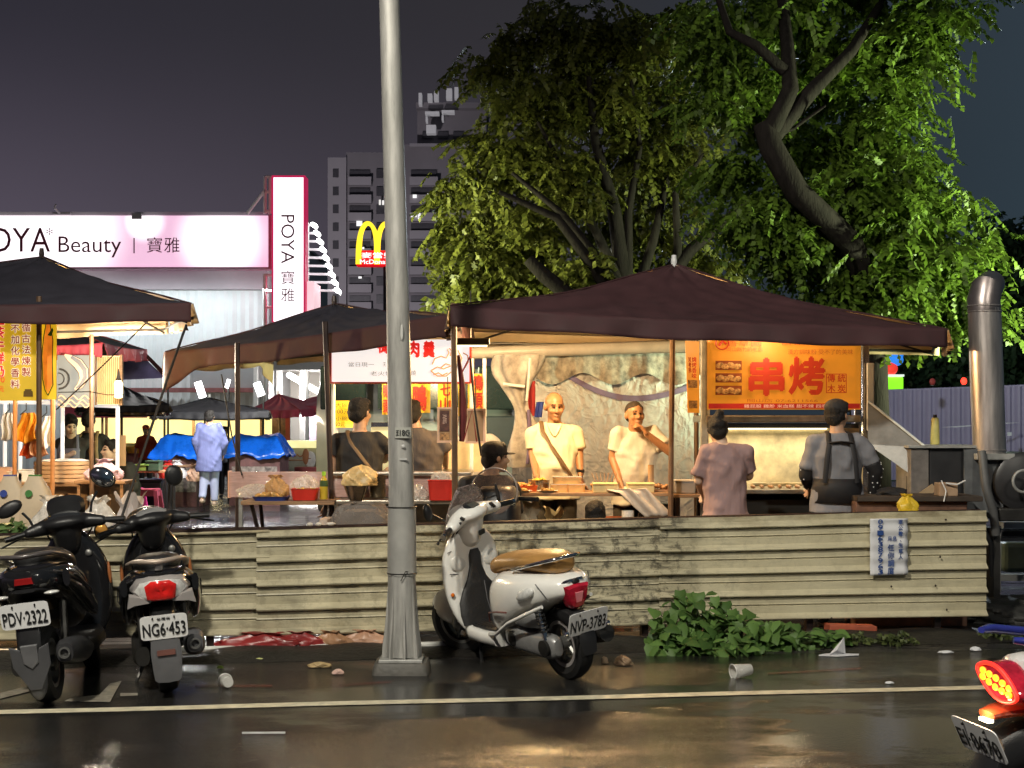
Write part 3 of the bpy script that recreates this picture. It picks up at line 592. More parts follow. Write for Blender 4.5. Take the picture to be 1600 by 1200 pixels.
for px, py, ww, hh in ((654, 145, 5, 18), (668, 146, 7, 11), (678, 142, 7, 14), (697, 138, 9, 16), (710, 136, 6, 17), (664, 174, 22, 4), (690, 172, 20, 4), (666, 195, 15, 13), (665, 182, 3, 8), (690, 180, 3, 8)):
    bx('roof_unit', px, py, px + ww, py + hh, 247, 249, emit('unit_glow', (.12, .118, .125), .9, base=(.6, .6, .6)), ap, ao)  # faint emission in place of light falling on the roof units
for i in range(3): bx('window', 660 + i * 24, 206, 676 + i * 24, 216, 250.6, 250.95, M_dkwin, ap, ao)

lamp('tower_fill', (-30, 190, 8), 66000, (1, .93, .98), 2, 'SPOT', (-20, 250, 38), 64)  # added fill light without a real source, lifts the dark tower
# ================================================================ purple sheet fence, far trees, lit sign on the right
M_purp = mat('purple_sheet', (.27, .24, .36), .5, var=.1, scale=1)
pf = thing('purple_fence', 'tall purple grey corrugated site fence behind the chimney', 'fence', (X(1500, 38), 38, 0)); po = (X(1500, 38), 38)
xa, xb = X(1330, 40), X(1760, 36); n = 110; mb = MB()
pr = [(xa + (xb - xa) * i / n, 40 - 4 * i / n - (.05 if i % 4 in (1, 2) else 0)) for i in range(n + 1)]
mb.grid(lambda u, v: (pr[round(u * n)][0] - po[0], pr[round(u * n)][1] - po[1], (.03 + (2.25 + .16 * u) * v)), n, 1); mb.build('sheet', M_purp, pf)
mb = MB(); mb.tube([(xa - po[0], 2.06, 2.29), (xb - po[0], -1.94, 2.45)], .03, 6); mb.build('top_rail', mat('purple_rail', (.3, .27, .4), .5), pf)
mb = MB(); [mb.box((X(1471 + 8 * i, 37) - po[0], -1.15, Z(664, 37)), (.09, .02, .11)) for i in range(3)]; mb.box((X(1572, 37) - po[0], -1.25, Z(678, 37)), (.1, .02, .09)); mb.v = [(v[0] + (1.55 if v[2] > 1.4 else 0), v[1], v[2]) for v in mb.v]; mb.build('sticker', M_paper, pf)
M_redl = emit('red_lamp_glow', (1, .04, .02), 3)
for px, py, d, lb in ((1506, 604, 36.8, 'small red warning lamp on the purple fence left of the steel chimney'), (1457, 607, 37.4, 'small dim red warning lamp on the purple fence above the yellow bottle')):
    o = thing('warning_lamp', lb, 'lamp', (X(px, d), d, 2.39), 0, 'red warning lamps')
    MB().ell((0, 0, .10), (.075, .075, .09), 10, 8).build('lens', M_redl if px == 1506 else mat('dim_red_lens', (.4, .06, .05), .4), o); MB().tube([(0, 0, 0), (0, 0, .02)], .07, 8).build('base', M_dkmetal, o)
kg = thing('kiosk_sign', 'glowing green box with red and blue balls on a pole behind the tree trunk', 'sign', (X(1402, 42), 42, 0)); ko = Vector((X(1402, 42), 42, 0)); 
bx('green_box', 1384, 589, 1412, 616, 42, 42.6, emit('green_glow', (.25, .95, .02), 1.1, var=.3, scale=1.2), kg, ko, bevel=.04); bx('box_lid', 1383, 585, 1413, 588.5, 41.9, 42.7, emit('lid_white', (.8, .9, .8), .8), kg, ko)
MB().ell(P(1393, 576, 42) - ko, (.17, .17, .17), 14, 10).build('red_ball', emit('redball', (.9, .05, .03), .8), kg)
mb = MB(); mb.ell(P(1401, 562, 42) - ko, (.19, .17, .17), 12, 8); mb.ell(P(1405, 554, 42) - ko, (.12, .12, .13), 12, 8); mb.ell(P(1393, 556, 42) - ko, (.08, .1, .12), 10, 8); mb.build('blue_ball', emit('blueball', (.03, .25, .9), .8), kg)
MB().tube([(0, .2, 0), (0, .2, Z(540, 42))], .05, 8).build('pole', M_dkmetal, kg)
lamp('right_back_lamp', (6.2, 29, 6.0), 1500, (.8, .92, 1), .3)
# ================================================================ trees
def leaf_mat(name, c1, c2, tr=.35):
    m = bpy.data.materials.new(name); m.use_nodes = True; t = m.node_tree; b = t.nodes['Principled BSDF']; L = t.links.new
    g = t.nodes.new('ShaderNodeNewGeometry'); r = ramp(t.nodes, [(0, c1), (.6, c2), (1, tuple(x * 1.35 for x in c2))]); L(g.outputs['Random Per Island'], r.inputs[0])
    L(r.outputs[0], b.inputs['Base Color']); b.inputs['Roughness'].default_value = .5; b.inputs['Specular IOR Level'].default_value = .3
    tl = t.nodes.new('ShaderNodeBsdfTranslucent'); L(r.outputs[0], tl.inputs[0]); mx = t.nodes.new('ShaderNodeMixShader'); mx.inputs[0].default_value = tr
    o = t.nodes['Material Output']; L(b.outputs[0], mx.inputs[1]); L(tl.outputs[0], mx.inputs[2]); L(mx.outputs[0], o.inputs[0]); return m
M_leaf = leaf_mat('leaf', (.050, .062, .010), (.105, .115, .020)); M_leaf2 = leaf_mat('leaf_bright', (.045, .080, .010), (.090, .150, .018)); M_leafd = leaf_mat('leaf_dark', (.018, .04, .018), (.04, .075, .035))
M_bark = mat('bark', (.013, .011, .010), .95, spec=.08, var=.45, scale=10, bump=.8, bscale=25, stretch=(2, 2, .5))
def sprays(clumps, rng, leaflets=7, L=.24, lw=.024, ll=.075, droop=.6, tuft=17, shrink=.92):
    """feathery sprays of leaflets filling the given ellipsoids; returns verts, faces as arrays"""
    C = []; D = []
    for c, r, n in clumps:              # sprays gather in tufts at the twig ends, with gaps between the tufts
        m = max(3, n // tuft); u = rng.normal(size=(m, 3)); u /= np.linalg.norm(u, axis=1)[:, None]; rad = rng.random(m) ** .5
        tc_ = np.array(c) + u * rad[:, None] * np.array(r) * shrink; k = rng.integers(0, m, n); sg = L * np.array([.62, .62, .34])
        C.append(tc_[k] + rng.normal(size=(n, 3)) * sg); d = u[k] * .7 + rng.normal(size=(n, 3)) * .5; d[:, 2] = d[:, 2] * .4 - droop * (.3 + rng.random(n) * .7); D.append(d)
    C = np.concatenate(C); D = np.concatenate(D); D /= np.linalg.norm(D, axis=1)[:, None]; N = len(C)
    S = np.cross(D, np.array([0, 0, 1.])) + rng.normal(size=(N, 3)) * .25; S /= np.linalg.norm(S, axis=1)[:, None]; U = np.cross(S, D)
    sc_ = .7 + .6 * rng.random(N); V = []
    for k in range(leaflets):
        f = (k + .6) / leaflets
        for sd in (-1, 1):
            base = C + D * (L * f * sc_)[:, None] - np.array([0, 0, 1.]) * (L * .35 * f * f * sc_)[:, None]
            ax = D * .45 + S * sd * .85 - U * (.25 + .5 * rng.random(N))[:, None] + rng.normal(size=(N, 3)) * .18; ax /= np.linalg.norm(ax, axis=1)[:, None]
            wv = np.cross(ax, U); wv /= np.linalg.norm(wv, axis=1)[:, None]
            l = (ll * (1 - .35 * abs(f - .45)) * sc_)[:, None]; w_ = (lw * sc_)[:, None]
            V.append(np.stack([base, base + ax * l * .45 + wv * w_, base + ax * l - U * l * .15, base + ax * l * .45 - wv * w_], 1))
    V = np.concatenate(V).reshape(-1, 3); F = np.arange(len(V)).reshape(-1, 4); return V, F
def npmesh(name, V, F, m, parent=None):
    me = bpy.data.meshes.new(name); me.vertices.add(len(V)); me.vertices.foreach_set('co', V.ravel())
    n = len(F); me.loops.add(n * 4); me.polygons.add(n); me.loops.foreach_set('vertex_index', F.ravel().astype(np.int32))
    me.polygons.foreach_set('loop_start', np.arange(0, n * 4, 4, dtype=np.int32)); me.polygons.foreach_set('loop_total', np.full(n, 4, dtype=np.int32))
    me.update(calc_edges=True); me.validate(); me.materials.append(m)
    o = bpy.data.objects.new(name, me); col.objects.link(o)
    if parent: o.parent = parent
    return o
def tree(name, label, base, limbs, clumps, m, seed, **kw):
    t = thing(name, label, 'tree', base); b = Vector(base); rng = np.random.default_rng(seed)
    mb = MB()
    for pts, r0, r1 in limbs[:1]: mb.tube([p - b for p in pts], [r0 + (r1 - r0) * i / (len(pts) - 1) for i in range(len(pts))], 10)
    mb.build('trunk', M_bark, t, smooth=60)
    for pts, r0, r1 in limbs[1:]:
        MB().tube([p - b for p in pts], [r0 + (r1 - r0) * i / (len(pts) - 1) for i in range(len(pts))], 8).build('limb', M_bark, t, smooth=60)
    V, F = sprays([((Vector(c) - b), r, n) for c, r, n in clumps], rng, **kw); npmesh('crown', V, F, m, t); return t
def cl(px, py, d, rx, ry, n, rd=None): return (P(px, py, d), (rx / FPX * d, (rd or rx) / FPX * d, ry / FPX * d), n)
d = 18.0
left_limbs = [([P(985, 655 + 1.58 * FPX / d, d), P(985, 560, d), P(975, 440, d), P(960, 330, d), P(930, 220, d), P(920, 120, d)], .16, .03),
    ([P(978, 470, d), P(940, 380, d - .2), P(900, 300, d - .3), P(840, 190, d - .4)], .075, .02), ([P(976, 460, d), P(930, 400, d - .5), P(880, 335, d - .7), P(800, 270, d - .8)], .08, .02),
    ([P(985, 520, d), P(930, 420, d - .8), P(870, 340, d - 1), P(780, 300, d - 1.2)], .09, .025), ([P(985, 540, d), P(850, 430, d - 1), P(825, 405, d - 1)], .10, .07), ([P(990, 470, d), P(1020, 380, d), P(1045, 270, d + .3), P(1060, 150, d + .5)], .07, .02),
    ([P(995, 490, d), P(1060, 400, d), P(1055, 300, d), P(1100, 240, d)], .075, .02), ([P(1010, 480, d), P(1080, 390, d), P(1150, 330, d), P(1190, 300, d)], .09, .03), ([P(982, 480, d), P(982, 330, d), P(1000, 230, d), P(985, 120, d)], .06, .02)]
left_cl = [cl(720, 400, d, 50, 55, 280), cl(770, 440, d, 90, 45, 460), cl(730, 310, d, 60, 60, 260), cl(800, 350, d, 90, 70, 480), cl(780, 230, d, 75, 60, 340), cl(850, 280, d, 90, 70, 430), cl(800, 130, d, 60, 55, 220), cl(880, 160, d + .3, 100, 90, 480),
    cl(790, 60, d, 55, 40, 120), cl(900, 40, d + .3, 130, 60, 460), cl(960, 130, d + .5, 130, 110, 520), cl(960, 270, d + .6, 110, 100, 460), cl(1030, 200, d + .6, 100, 110, 420), cl(1040, 60, d + .6, 110, 70, 360), cl(870, 430, d - .2, 70, 45, 260), cl(940, 390, d + .8, 80, 70, 260), cl(1040, 350, d + .8, 70, 70, 240), cl(1090, 420, d + .8, 60, 60, 160), cl(690, 290, d, 25, 40, 60), cl(690, 450, d, 30, 30, 90), cl(715, 250, d, 25, 22, 40), cl(730, 100, d, 28, 22, 40), cl(680, 355, d, 18, 30, 36)]
tree('spreading_tree', 'broad many limbed tree with dark feathery crown behind the middle of the big canopy', (X(985, d), d, 0), left_limbs, [(c_ + Vector((.14, 0, 0)), r_, int(n_ * .77)) for c_, r_, n_ in left_cl], M_leaf, 3, shrink=.80)
d = 15.6
r_limbs = [([P(1374, 655 + 1.58 * FPX / d, d), P(1372, 720, d), P(1368, 600, d), P(1366, 480, d), P(1330, 380, d - .7), P(1245, 300, d - .9), P(1205, 230, d - .9), P(1195, 195, d - .85)], .135, .115),
    ([P(1200, 215, d - .85), P(1235, 140, d - 1), P(1230, 70, d - .6), P(1215, -60, d + .3)], .10, .05), ([P(1205, 215, d - .85), P(1270, 140, d - .9), P(1330, 80, d - .4), P(1380, 0, d + .5)], .09, .04), ([P(1225, 110, d - .9), P(1180, 70, d - 1), P(1140, 50, d - .9), P(1120, -10, d - .6)], .06, .03),
    ([P(1195, 220, d - .85), P(1240, 200, d - .8), P(1290, 165, d - 1)], .03, .01), ([P(1375, 500, d), P(1420, 420, d - .3), P(1460, 360, d - .5)], .07, .02), ([P(1350, 400, d), P(1300, 330, d - .4), P(1340, 270, d - .6)], .05, .02)]
r_cl = [cl(1420, 440, d - .3, 75, 65, 560), cl(1400, 360, d - .4, 85, 60, 560), cl(1340, 310, d - .3, 80, 55, 460), cl(1480, 410, d - .3, 55, 45, 240), cl(1300, 260, d, 70, 40, 260), cl(1400, 270, d, 55, 40, 240), cl(1190, 330, d - .3, 75, 40, 330), cl(1160, 270, d, 45, 40, 160), cl(1240, 380, d - .2, 70, 40, 300), cl(1330, 400, d - .2, 60, 45, 260), cl(1250, 340, d - .4, 55, 30, 180),
    cl(1370, 190, d + .4, 80, 75, 480), cl(1300, 110, d + .5, 100, 80, 480), cl(1390, 70, d + .4, 72, 55, 330), cl(1435, 20, d + .3, 52, 35, 170), cl(1200, 20, d + .3, 110, 50, 420), cl(1120, 80, d - .3, 40, 50, 150), cl(1130, 150, d - .3, 40, 35, 150), cl(1180, 110, d - .2, 50, 60, 160), cl(1310, -30, d + .4, 165, 50, 420), cl(1190, 160, d, 35, 45, 110), cl(1425, 110, d + .3, 32, 50, 100), cl(1250, 220, d + .4, 80, 60, 240), cl(1400, 500, d, 70, 40, 260), cl(1540, 370, d - .3, 26, 12, 44), cl(1500, 330, d - .3, 25, 15, 40), cl(1480, 290, d - .3, 26, 14, 40), cl(1495, 440, d - .3, 45, 30, 120), cl(1540, 490, d - .3, 26, 22, 60), cl(1330, 460, d - .2, 50, 35, 160), cl(1510, 12, d, 35, 22, 60), cl(1100, 25, d - .3, 35, 35, 90), cl(1440, 310, d - .3, 40, 30, 110)]
tree('leaning_tree', 'tall leaning tree with bright green drooping sprays rising behind the orange grill sign', (X(1382, d), d, 0), r_limbs, [(c_, r_, int(n_ * .70)) for c_, r_, n_ in r_cl], M_leaf2, 5, L=.24, ll=.072, shrink=.80)
for i, (px, py, d, rx, ry, n, lb) in enumerate(((1480, 520, 47, 90, 90, 620, 'dark bushy tree beyond the purple fence behind the left side of the chimney'), (1585, 520, 44, 60, 90, 420, 'dark tree beyond the purple fence right of the chimney, lower crown'), (1590, 400, 50, 45, 60, 240, 'dark treetop far right edge above the chimney'), (1380, 540, 52, 60, 80, 300, 'dark tree in the gap right of the leaning trunk'))):
    b = (X(px, d), d, 0); tree('background_tree', lb, b, [([Vector(b), P(px, py + 30, d), P(px + 4, py - 30, d)], .25, .08)], [cl(px, py, d, rx, ry, n), cl(px - rx * .5, py + ry * .3, d, rx * .5, ry * .5, n // 3), cl(px + rx * .4, py - ry * .5, d, rx * .5, ry * .5, n // 3)], M_leafd, 20 + i, L=.8, ll=.24, lw=.08, shrink=.9)
# creeper with heart leaves at the fence
def heart(rng, V, F, c, s, yaw, pitch, roll):
    E = (Matrix.Rotation(yaw, 3, 'Z') @ Matrix.Rotation(pitch, 3, 'X') @ Matrix.Rotation(roll, 3, 'Y'))
    pts = [(0, 0, 0), (.42, .12, -.06), (.52, -.25, -.08), (.30, -.70, -.06), (0, -1.15, -.10), (-.30, -.70, -.06), (-.52, -.25, -.08), (-.42, .12, -.06), (0, -.4, .10)]
    n = len(V); V += [tuple(Vector(c) + E @ Vector(p) * s) for p in pts]; F += [(n + 8, n + i, n + i + 1) for i in range(7)] + [(n + 8, n + 7, n)]
def leaf_plant(name, label, cat, pts, m, size, seed, stems=True):
    t = thing(name, label, cat, (pts[0][0].x, pts[0][0].y, 0)); b = Vector((pts[0][0].x, pts[0][0].y, 0)); rng = random.Random(seed); V, F = [], []; st = MB()
    for c, r, n in pts:
        for _ in range(n):
            a = rng.uniform(0, 2 * math.pi); h = rng.random() ** .8; rr = rng.random() ** .5
            p = Vector((c.x + r[0] * rr * math.cos(a), c.y + r[1] * rr * math.sin(a), max(.03, c.z + r[2] * math.sqrt(max(0, 1 - rr * rr * .8)) * h + rng.uniform(-.02, .02)))) - b
            heart(rng, V, F, p, size * rng.uniform(.55, 1.25), rng.uniform(-1.1, 1.1), rng.uniform(-.1, 1.35), rng.uniform(-.6, .6))
            if rng.random() < .25: st.tube([(c.x - b.x + (p.x + b.x - c.x) * .3, c.y - b.y, .02), tuple((p + Vector((c.x - b.x, c.y - b.y, 0)) * 0) * .8 + Vector((c.x, c.y, 0)) * 0 + Vector((0, 0, 0))), tuple(p)], .004, 5)
    mb = MB(); mb.add(V, F); mb.build('foliage', m, t, fix=False, smooth=80)
    if st.v: st.build('stem', mat('green_stem', (.05, .07, .02), .6), t)
M_creep = leaf_mat('creeper_leaf', (.045, .10, .022), (.11, .20, .050), .25); 
gp = lambda px, py: G(px, py)
leaf_plant('creeper', 'leafy green creeper with heart shaped leaves climbing the foot of the cream fence', 'plant',
    [(Vector((X(1085, 10.65), 10.60, .0)), (.32, .16, .42), 170), (Vector((X(1060, 10.4), 10.45, .0)), (.22, .14, .22), 80), (Vector((X(1155, 10.5), 10.55, 0)), (.30, .15, .30), 110), (Vector((X(1225, 10.6), 10.60, 0)), (.28, .14, .19), 90), (Vector((X(1290, 10.7), 10.72, 0)), (.18, .12, .12), 40), (Vector((X(1110, 10.3), 10.32, 0)), (.42, .10, .13), 70)], M_creep, .085, 4)
M_weed = leaf_mat('weed_leaf', (.035, .05, .012), (.08, .10, .03), .2)
for i, (px, lb) in enumerate(((1330, 'low dry weeds at the right end of the creeper'), (1400, 'tiny weeds under the right end of the fence'), (1562, 'low green weeds at the right edge beyond the end of the fence'), (1590, 'scrubby weeds at the far right edge above the blue rail'))):
    q = G(px, 1008 if px < 1500 else 1000); leaf_plant('weed', lb, 'weed', [(q, (.16, .10, .10), 120)], M_weed, .030, 40 + i)
# ================================================================ canopies
def cloth_mat(name, c, var=.2, rough=.75): return mat(name, c, rough, var=var, scale=5, bump=.25, bscale=12)
M_maroon = cloth_mat('maroon_canvas', (.052, .018, .021)); M_navy = cloth_mat('navy_canvas', (.030, .028, .040)); M_tan = trans_sheet('tan_lining', (.50, .37, .22), .7, .25)
M_redcan = cloth_mat('red_canvas', (.33, .035, .055)); M_blackcan = cloth_mat('black_canvas', (.010, .010, .014))
def canopy(name, label, cs, apex, drop, m_top, m_val, m_in, posts=(), sag=.06, group=None, valances=(0, 1, 2, 3), flop=0, fin=True, m_post=None, rip=1):
    a = Vector(apex); t = thing(name, label, 'canopy', (a.x, a.y, 0), 0, group); b = Vector((a.x, a.y, 0)); cs = [Vector(c) - b for c in cs]; a = a - b
    mb = MB()
    for i in range(4):
        c0, c1 = cs[i], cs[(i + 1) % 4]
        def f(u, v, c0=c0, c1=c1):
            e = c0.lerp(c1, u); e = e + Vector((0, 0, -.025 * math.sin(math.pi * u))); p = a.lerp(e, v)
            return p + Vector((0, 0, -sag * math.sin(math.pi * v) * (1 - .25 * math.cos(2 * math.pi * u)) + (.008 * math.sin(u * 23 + v * 9 + i) + rip * .007 * math.sin(u * 51 - v * 17 + 2 * i) * v) * min(1, (1 - v) * 8) + rip * .006 * math.sin(v * 40 + 6 * math.sin(u * 7)) * (1 - v)))
        mb.grid(f, 60, 24)
    mb.build('roof', [m_top, m_in], t, smooth=50, solid=.004)
    for i in valances:
        c0, c1 = cs[i], cs[(i + 1) % 4]; out_ = Vector((c1.y - c0.y, c0.x - c1.x, 0)).normalized()
        mb = MB()
        def f(u, v, c0=c0, c1=c1, out_=out_):
            e = c0.lerp(c1, u) + Vector((0, 0, -.025 * math.sin(math.pi * u)))
            h = drop * (1 + .05 * math.sin(u * 19 + i) + flop * max(0, 1 - u * 7))
            return e + out_ * (.014 + .018 * v * math.sin(u * 31 + i * 2) + .012 * v * math.sin(u * 67 + i) + .02 * v) + Vector((0, 0, .004 - h * v))
        mb.grid(f, 110, 6); mb.build('valance', [m_val, m_in], t, smooth=50, solid=.003, off=-1)
    for p in posts:
        p = [Vector(q) - b for q in p]; MB().tube(p, .022, 8).build('post', m_post or M_pole, t)
    if fin: MB().lathe([(.02, -.02), (.025, .03), (.018, .08)], 10, tuple(a)).build('finial', M_poleW if fin == 1 else M_poleD, t)
    mb = MB()
    for i in range(4): mb.tube([a.lerp(cs[i], q_ / 12) + Vector((0, 0, .004 - .75 * sag * math.sin(math.pi * q_ / 12) + .008 * math.sin(q_ / 12 * 9 + i))) for q_ in range(13)], .007, 5)
    mb.build('seam', m_val, t)
    mb = MB()       # steel eave bars and hips under the cloth
    for i in range(4):
        mb.tube([cs[i] * .98 + (a - cs[i]) * .015 + Vector((0, 0, -.07)), cs[(i + 1) % 4] * .98 + (a - cs[i]) * .015 + Vector((0, 0, -.07))], .012, 6)
        mb.tube([a + Vector((0, 0, -.07)), (a + cs[i]) * .5 + Vector((0, 0, -.06 - sag)), cs[i] * .97 + Vector((0, 0, -.07))], .010, 6)
    mb.build('frame', M_dkmetal, t)
    return t
canopy('market_canopy', 'big dark maroon canopy over the grill stall with a small white knob on top', [P(703, 479, 11.0), P(1479, 514, 11.6), (4.12, 14.8, 2.34), (-.52, 14.3, 2.40)], P(1053, 414, 12.5), .145, M_maroon, M_maroon, M_tan,
    [((X(712, 11.15), 11.15, 0), (X(709, 11.15), 11.15, 2.42)), ((X(1046, 12.45), 12.45, 0), (X(1052, 12.45), 12.45, 2.78)), ((X(1088, 14.2), 14.2, 0), (X(1088, 14.2), 14.2, 2.42))], sag=.07, group='canopies of the front stalls')
canopy('market_canopy', 'navy and maroon canopy sloping down to the left over the noodle stall', [P(258, 551, 14.0), P(702, 492, 11.55), (X(738, 14.4), 14.4, 2.42), (X(430, 16.4), 16.4, 2.33)], P(522, 476, 13.9), .17, M_navy, M_maroon, M_tan,
    [((X(372, 12.9), 12.9, 0), (X(371, 12.9), 12.9, 2.22)), ((X(524, 12.3), 12.3, 0), (X(508, 12.3), 12.3, 2.36))], sag=.02, group='canopies of the front stalls', flop=1.3, fin=2, m_post=M_poleD)
canopy('market_canopy', 'navy peaked canopy with maroon skirt cut off by the left edge', [(-6.6, 11.9, 2.50), P(299, 474, 12.0), P(262, 497, 15.0), (-6.8, 15.2, 2.5)], P(65, 402, 13.5), .15, M_navy, M_maroon, M_tan,
    [((X(61, 12.15), 12.15, 0), (X(61, 12.15), 12.15, 2.55)), ((X(82, 15.0), 15.0, 0), (X(82, 15.0), 15.0, 2.4)), ((X(143, 14.9), 14.9, 0), (X(143, 14.9), 14.9, 2.4))], sag=.05, group='canopies of the front stalls', fin=2)
canopy('market_canopy', 'smaller navy canopy with dark red skirt beside the fish sign', [P(20, 537, 15.6), P(160, 536, 15.8), P(228, 546, 19.6), P(70, 540, 19.6)], P(80, 497, 17.6), .15, M_navy, M_redcan, M_tan, [], sag=.03, group='canopies of the front stalls', fin=0)
canopy('market_umbrella', 'small black umbrella left of the floodlight behind the fish sign', [P(120, 632, 22), P(264, 632, 22), P(258, 640, 26), P(130, 640, 26)], P(190, 604, 24), .10, M_blackcan, M_blackcan, M_tan, [((X(190, 24), 24, 0), (X(190, 24), 24, 2.1))], group='umbrellas deeper in the market', rip=.2, sag=.01)
canopy('market_umbrella', 'wide black umbrella under the white floodlight behind the man in blue', [P(236, 642, 27), P(421, 642, 27), P(412, 646, 33), P(248, 646, 33)], P(327, 622, 30), .13, M_blackcan, M_blackcan, M_tan, [((X(257, 30), 30, 0), (X(257, 30), 30, 1.9))], group='umbrellas deeper in the market', rip=.2, sag=.01)
canopy('market_umbrella', 'red umbrella with a pale printed emblem near the shop porch', [P(392, 640, 34), P(468, 640, 33.5), P(512, 634, 37), P(420, 634, 38)], P(435, 616, 35.5), .17, M_redcan, M_redcan, M_redcan, [((X(437, 35.5), 35.5, 0), (X(437, 35.5), 35.5, 2.1))], group='umbrellas deeper in the market', rip=.2, sag=.01)
canopy('market_umbrella', 'red umbrella half hidden by a post right of the emblem umbrella', [P(455, 634, 35.2), P(560, 632, 35.2), P(555, 628, 39.6), P(465, 628, 39.6)], P(512, 614, 37.4), .14, M_redcan, M_redcan, M_redcan, [((X(512, 37.4), 37.4, 0), (X(512, 37.4), 37.4, 2.1))], group='umbrellas deeper in the market', rip=.2, sag=.01)
o = thing('purple_sheet', 'purple blue cloth sheet hanging from the small navy canopy', 'sheet', P(190, 558, 19.7))
b = P(190, 558, 19.7); mb = MB(); mb.add([P(190, 558, 19.6) - b, P(222, 556, 19.6) - b, P(258, 590, 19.2) - b, P(190, 593, 19.2) - b], [(0, 1, 2, 3)]); mb.build('cloth', cloth_mat('lilac_cloth', (.20, .19, .42)), o, solid=.006)
mb = MB(); mb.add([P(222, 552, 19.5) - b, P(229, 552, 19.5) - b, P(260, 583, 19.1) - b, P(258, 591, 19.1) - b], [(0, 1, 2, 3)]); mb.build('border', M_maroon, o, solid=.01)
# guy ropes
M_rope = mat('black_rope', (.012, .011, .012), .7)
for pts, r_, lb in (([(291, 508, 12.0), (262, 590, 11.6), (181, 836, 11.0)], .010, 'black strap running from the left canopy corner down to the fence'), ([(233, 500, 12.4), (160, 572, 12.6), (88, 640, 12.8)], .006, 'thin dark cord slanting down across the fish sign'),
        ([(346, 585, 12.9), (362, 680, 12.6), (378, 742, 12.3)], .006, 'thin black cord hanging left of the noodle table'), ([(735, 560, 11.4), (742, 640, 11.3), (752, 712, 11.2)], .008, 'black cord hanging right of the brown canopy post'), ([(90, 613, 13.2), (140, 612, 13.3), (168, 617, 13.4), (192, 617, 13.4)], .004, 'thin cable crossing in front of the fish sign')):
    tag(MB().tube([P(*p) for p in pts], r_, 6).build('rope', M_rope), lb, 'rope', 'ropes and cords of the canopies')
o = thing('folded_umbrella', 'closed dark red umbrella pole strapped to the brown canopy post', 'umbrella', (X(721, 11.25), 11.25, 0)); q = lambda px, py, d=11.25: P(px, py, d) - Vector((X(721, 11.25), 11.25, 0))
MB().tube([q(716, 555), q(722, 600), q(724, 650), q(721, 690)], [.012, .022, .03, .018], 8).build('shaft', cloth_mat('dark_red_sleeve', (.14, .02, .02)), o)
mb = MB(); mb.tube([q(718, 590), q(735, 556)], .006, 5); mb.tube([q(716, 560), q(722, 590)], .006, 5); mb.tube([q(724, 690), q(738, 640), q(745, 690)], .006, 5); mb.build('strap', cloth_mat('red_strap', (.35, .02, .02)), o)

# ================================================================ signs of the stalls
M_signy = emit('backlit_orange', (.84, .29, .02), .54, base=(.38, .13, .012), var=.1, scale=5)
M_redink = emit('red_ink', (.55, .045, .01), .40, base=(.30, .015, .005)); M_brownink = emit('brown_ink', (.42, .10, .015), .45, base=(.3, .05, .01))
d = 12.75; s = FPX / d; gx, gz = X(1225, d), Z(590, d)
gs = thing('grill_sign', 'glowing orange grill banner with two big red characters above the woman and man', 'sign', (gx, d, 0))
Mg = face((0, 0, 0)); A2 = lambda px, py, t=0: face(((px - 1225) / s, -t, Z(py, d)))
mb = MB(); wS, hS = 240 / s, 148 / s
mb.grid(lambda u, v: (-wS / 2 + wS * u, .012 * math.sin(u * 9) * math.sin(v * 5 + 1), Z(640, d) + hS * v), 24, 12); mb.build('banner', M_signy, gs, smooth=60, solid=.004)
mb = MB(); mb.box((0, -.012, Z(634.5, d)), (wS - .02, .004, 8 / s)); mb.build('red_strip', emit('red_strip_glow', (.40, .02, .015), .4), gs)
letters([('串', 52 / s, 56 / s, A2(1197, 589, .02)), ('烤', 54 / s, 56 / s, A2(1260, 587, .02))], M_redink, gs, bold=.035)
for it_ in [('漢方調味粉 受不了的美味', 102 / s, 8 / s, A2(1281, 550, .02)), ('岡山路竹的老店', 56 / s, 6.5 / s, A2(1163, 546, .02)), ('香草園', 54 / s, 11 / s, A2(1162, 536, .02)), ('香酥烤雞', 90 / s, 11 / s, A2(1262, 534, .02)), ('岡山店 07-6211566', 110 / s, 5 / s, A2(1222, 626, .02))]: letters([it_], M_brownink, gs)
letters([('傳', 12 / s, 12 / s, A2(1298, 591, .02)), ('統', 12 / s, 12 / s, A2(1314, 591, .02)), ('木', 12 / s, 12 / s, A2(1298, 607, .02)), ('炭', 12 / s, 12 / s, A2(1314, 607, .02))], M_redink, gs, bold=.02)
letters([('雞屁股 雞胗 米血糕 甜不辣 四季豆 青椒', 160 / s, 5.5 / s, A2(1242, 634.5, .02))], emit('pale_ink', (.75, .50, .35), .5), gs)
mb = MB()
for (x0, y0, x1, y1) in ((1290, 584, 1322, 585.2), (1290, 613, 1322, 614.2), (1290, 584, 1291.2, 614), (1320.8, 584, 1322, 614)): mb.box((((x0 + x1) / 2 - 1225) / s, -.02, Z((y0 + y1) / 2, d)), ((x1 - x0) / s, .002, (y1 - y0) / s))
mb.build('stamp_frame', M_redink, gs)
M_pic = mat('food_picture', (.22, .06, .02), .5, var=.7, scale=45, c2=(.75, .42, .16))
for py in (571, 590.5, 610):
    f = MB().box(((1138 - 1225) / s, -.018, Z(py, d)), (41 / s, .003, 14.5 / s)).build('picture', mat('picture_brown', (.20, .045, .012), .5), gs); mb = MB()
    for k in range(4): mb.ell(((1124 + k * 9 - 1225) / s, -.021, Z(py + (k % 2) * 2, d)), (6.5 / s, .004, 4.5 / s), 12, 6, (0, .4 * (k % 3 - 1), 0))
    mb.build('food_print', M_pic, f)
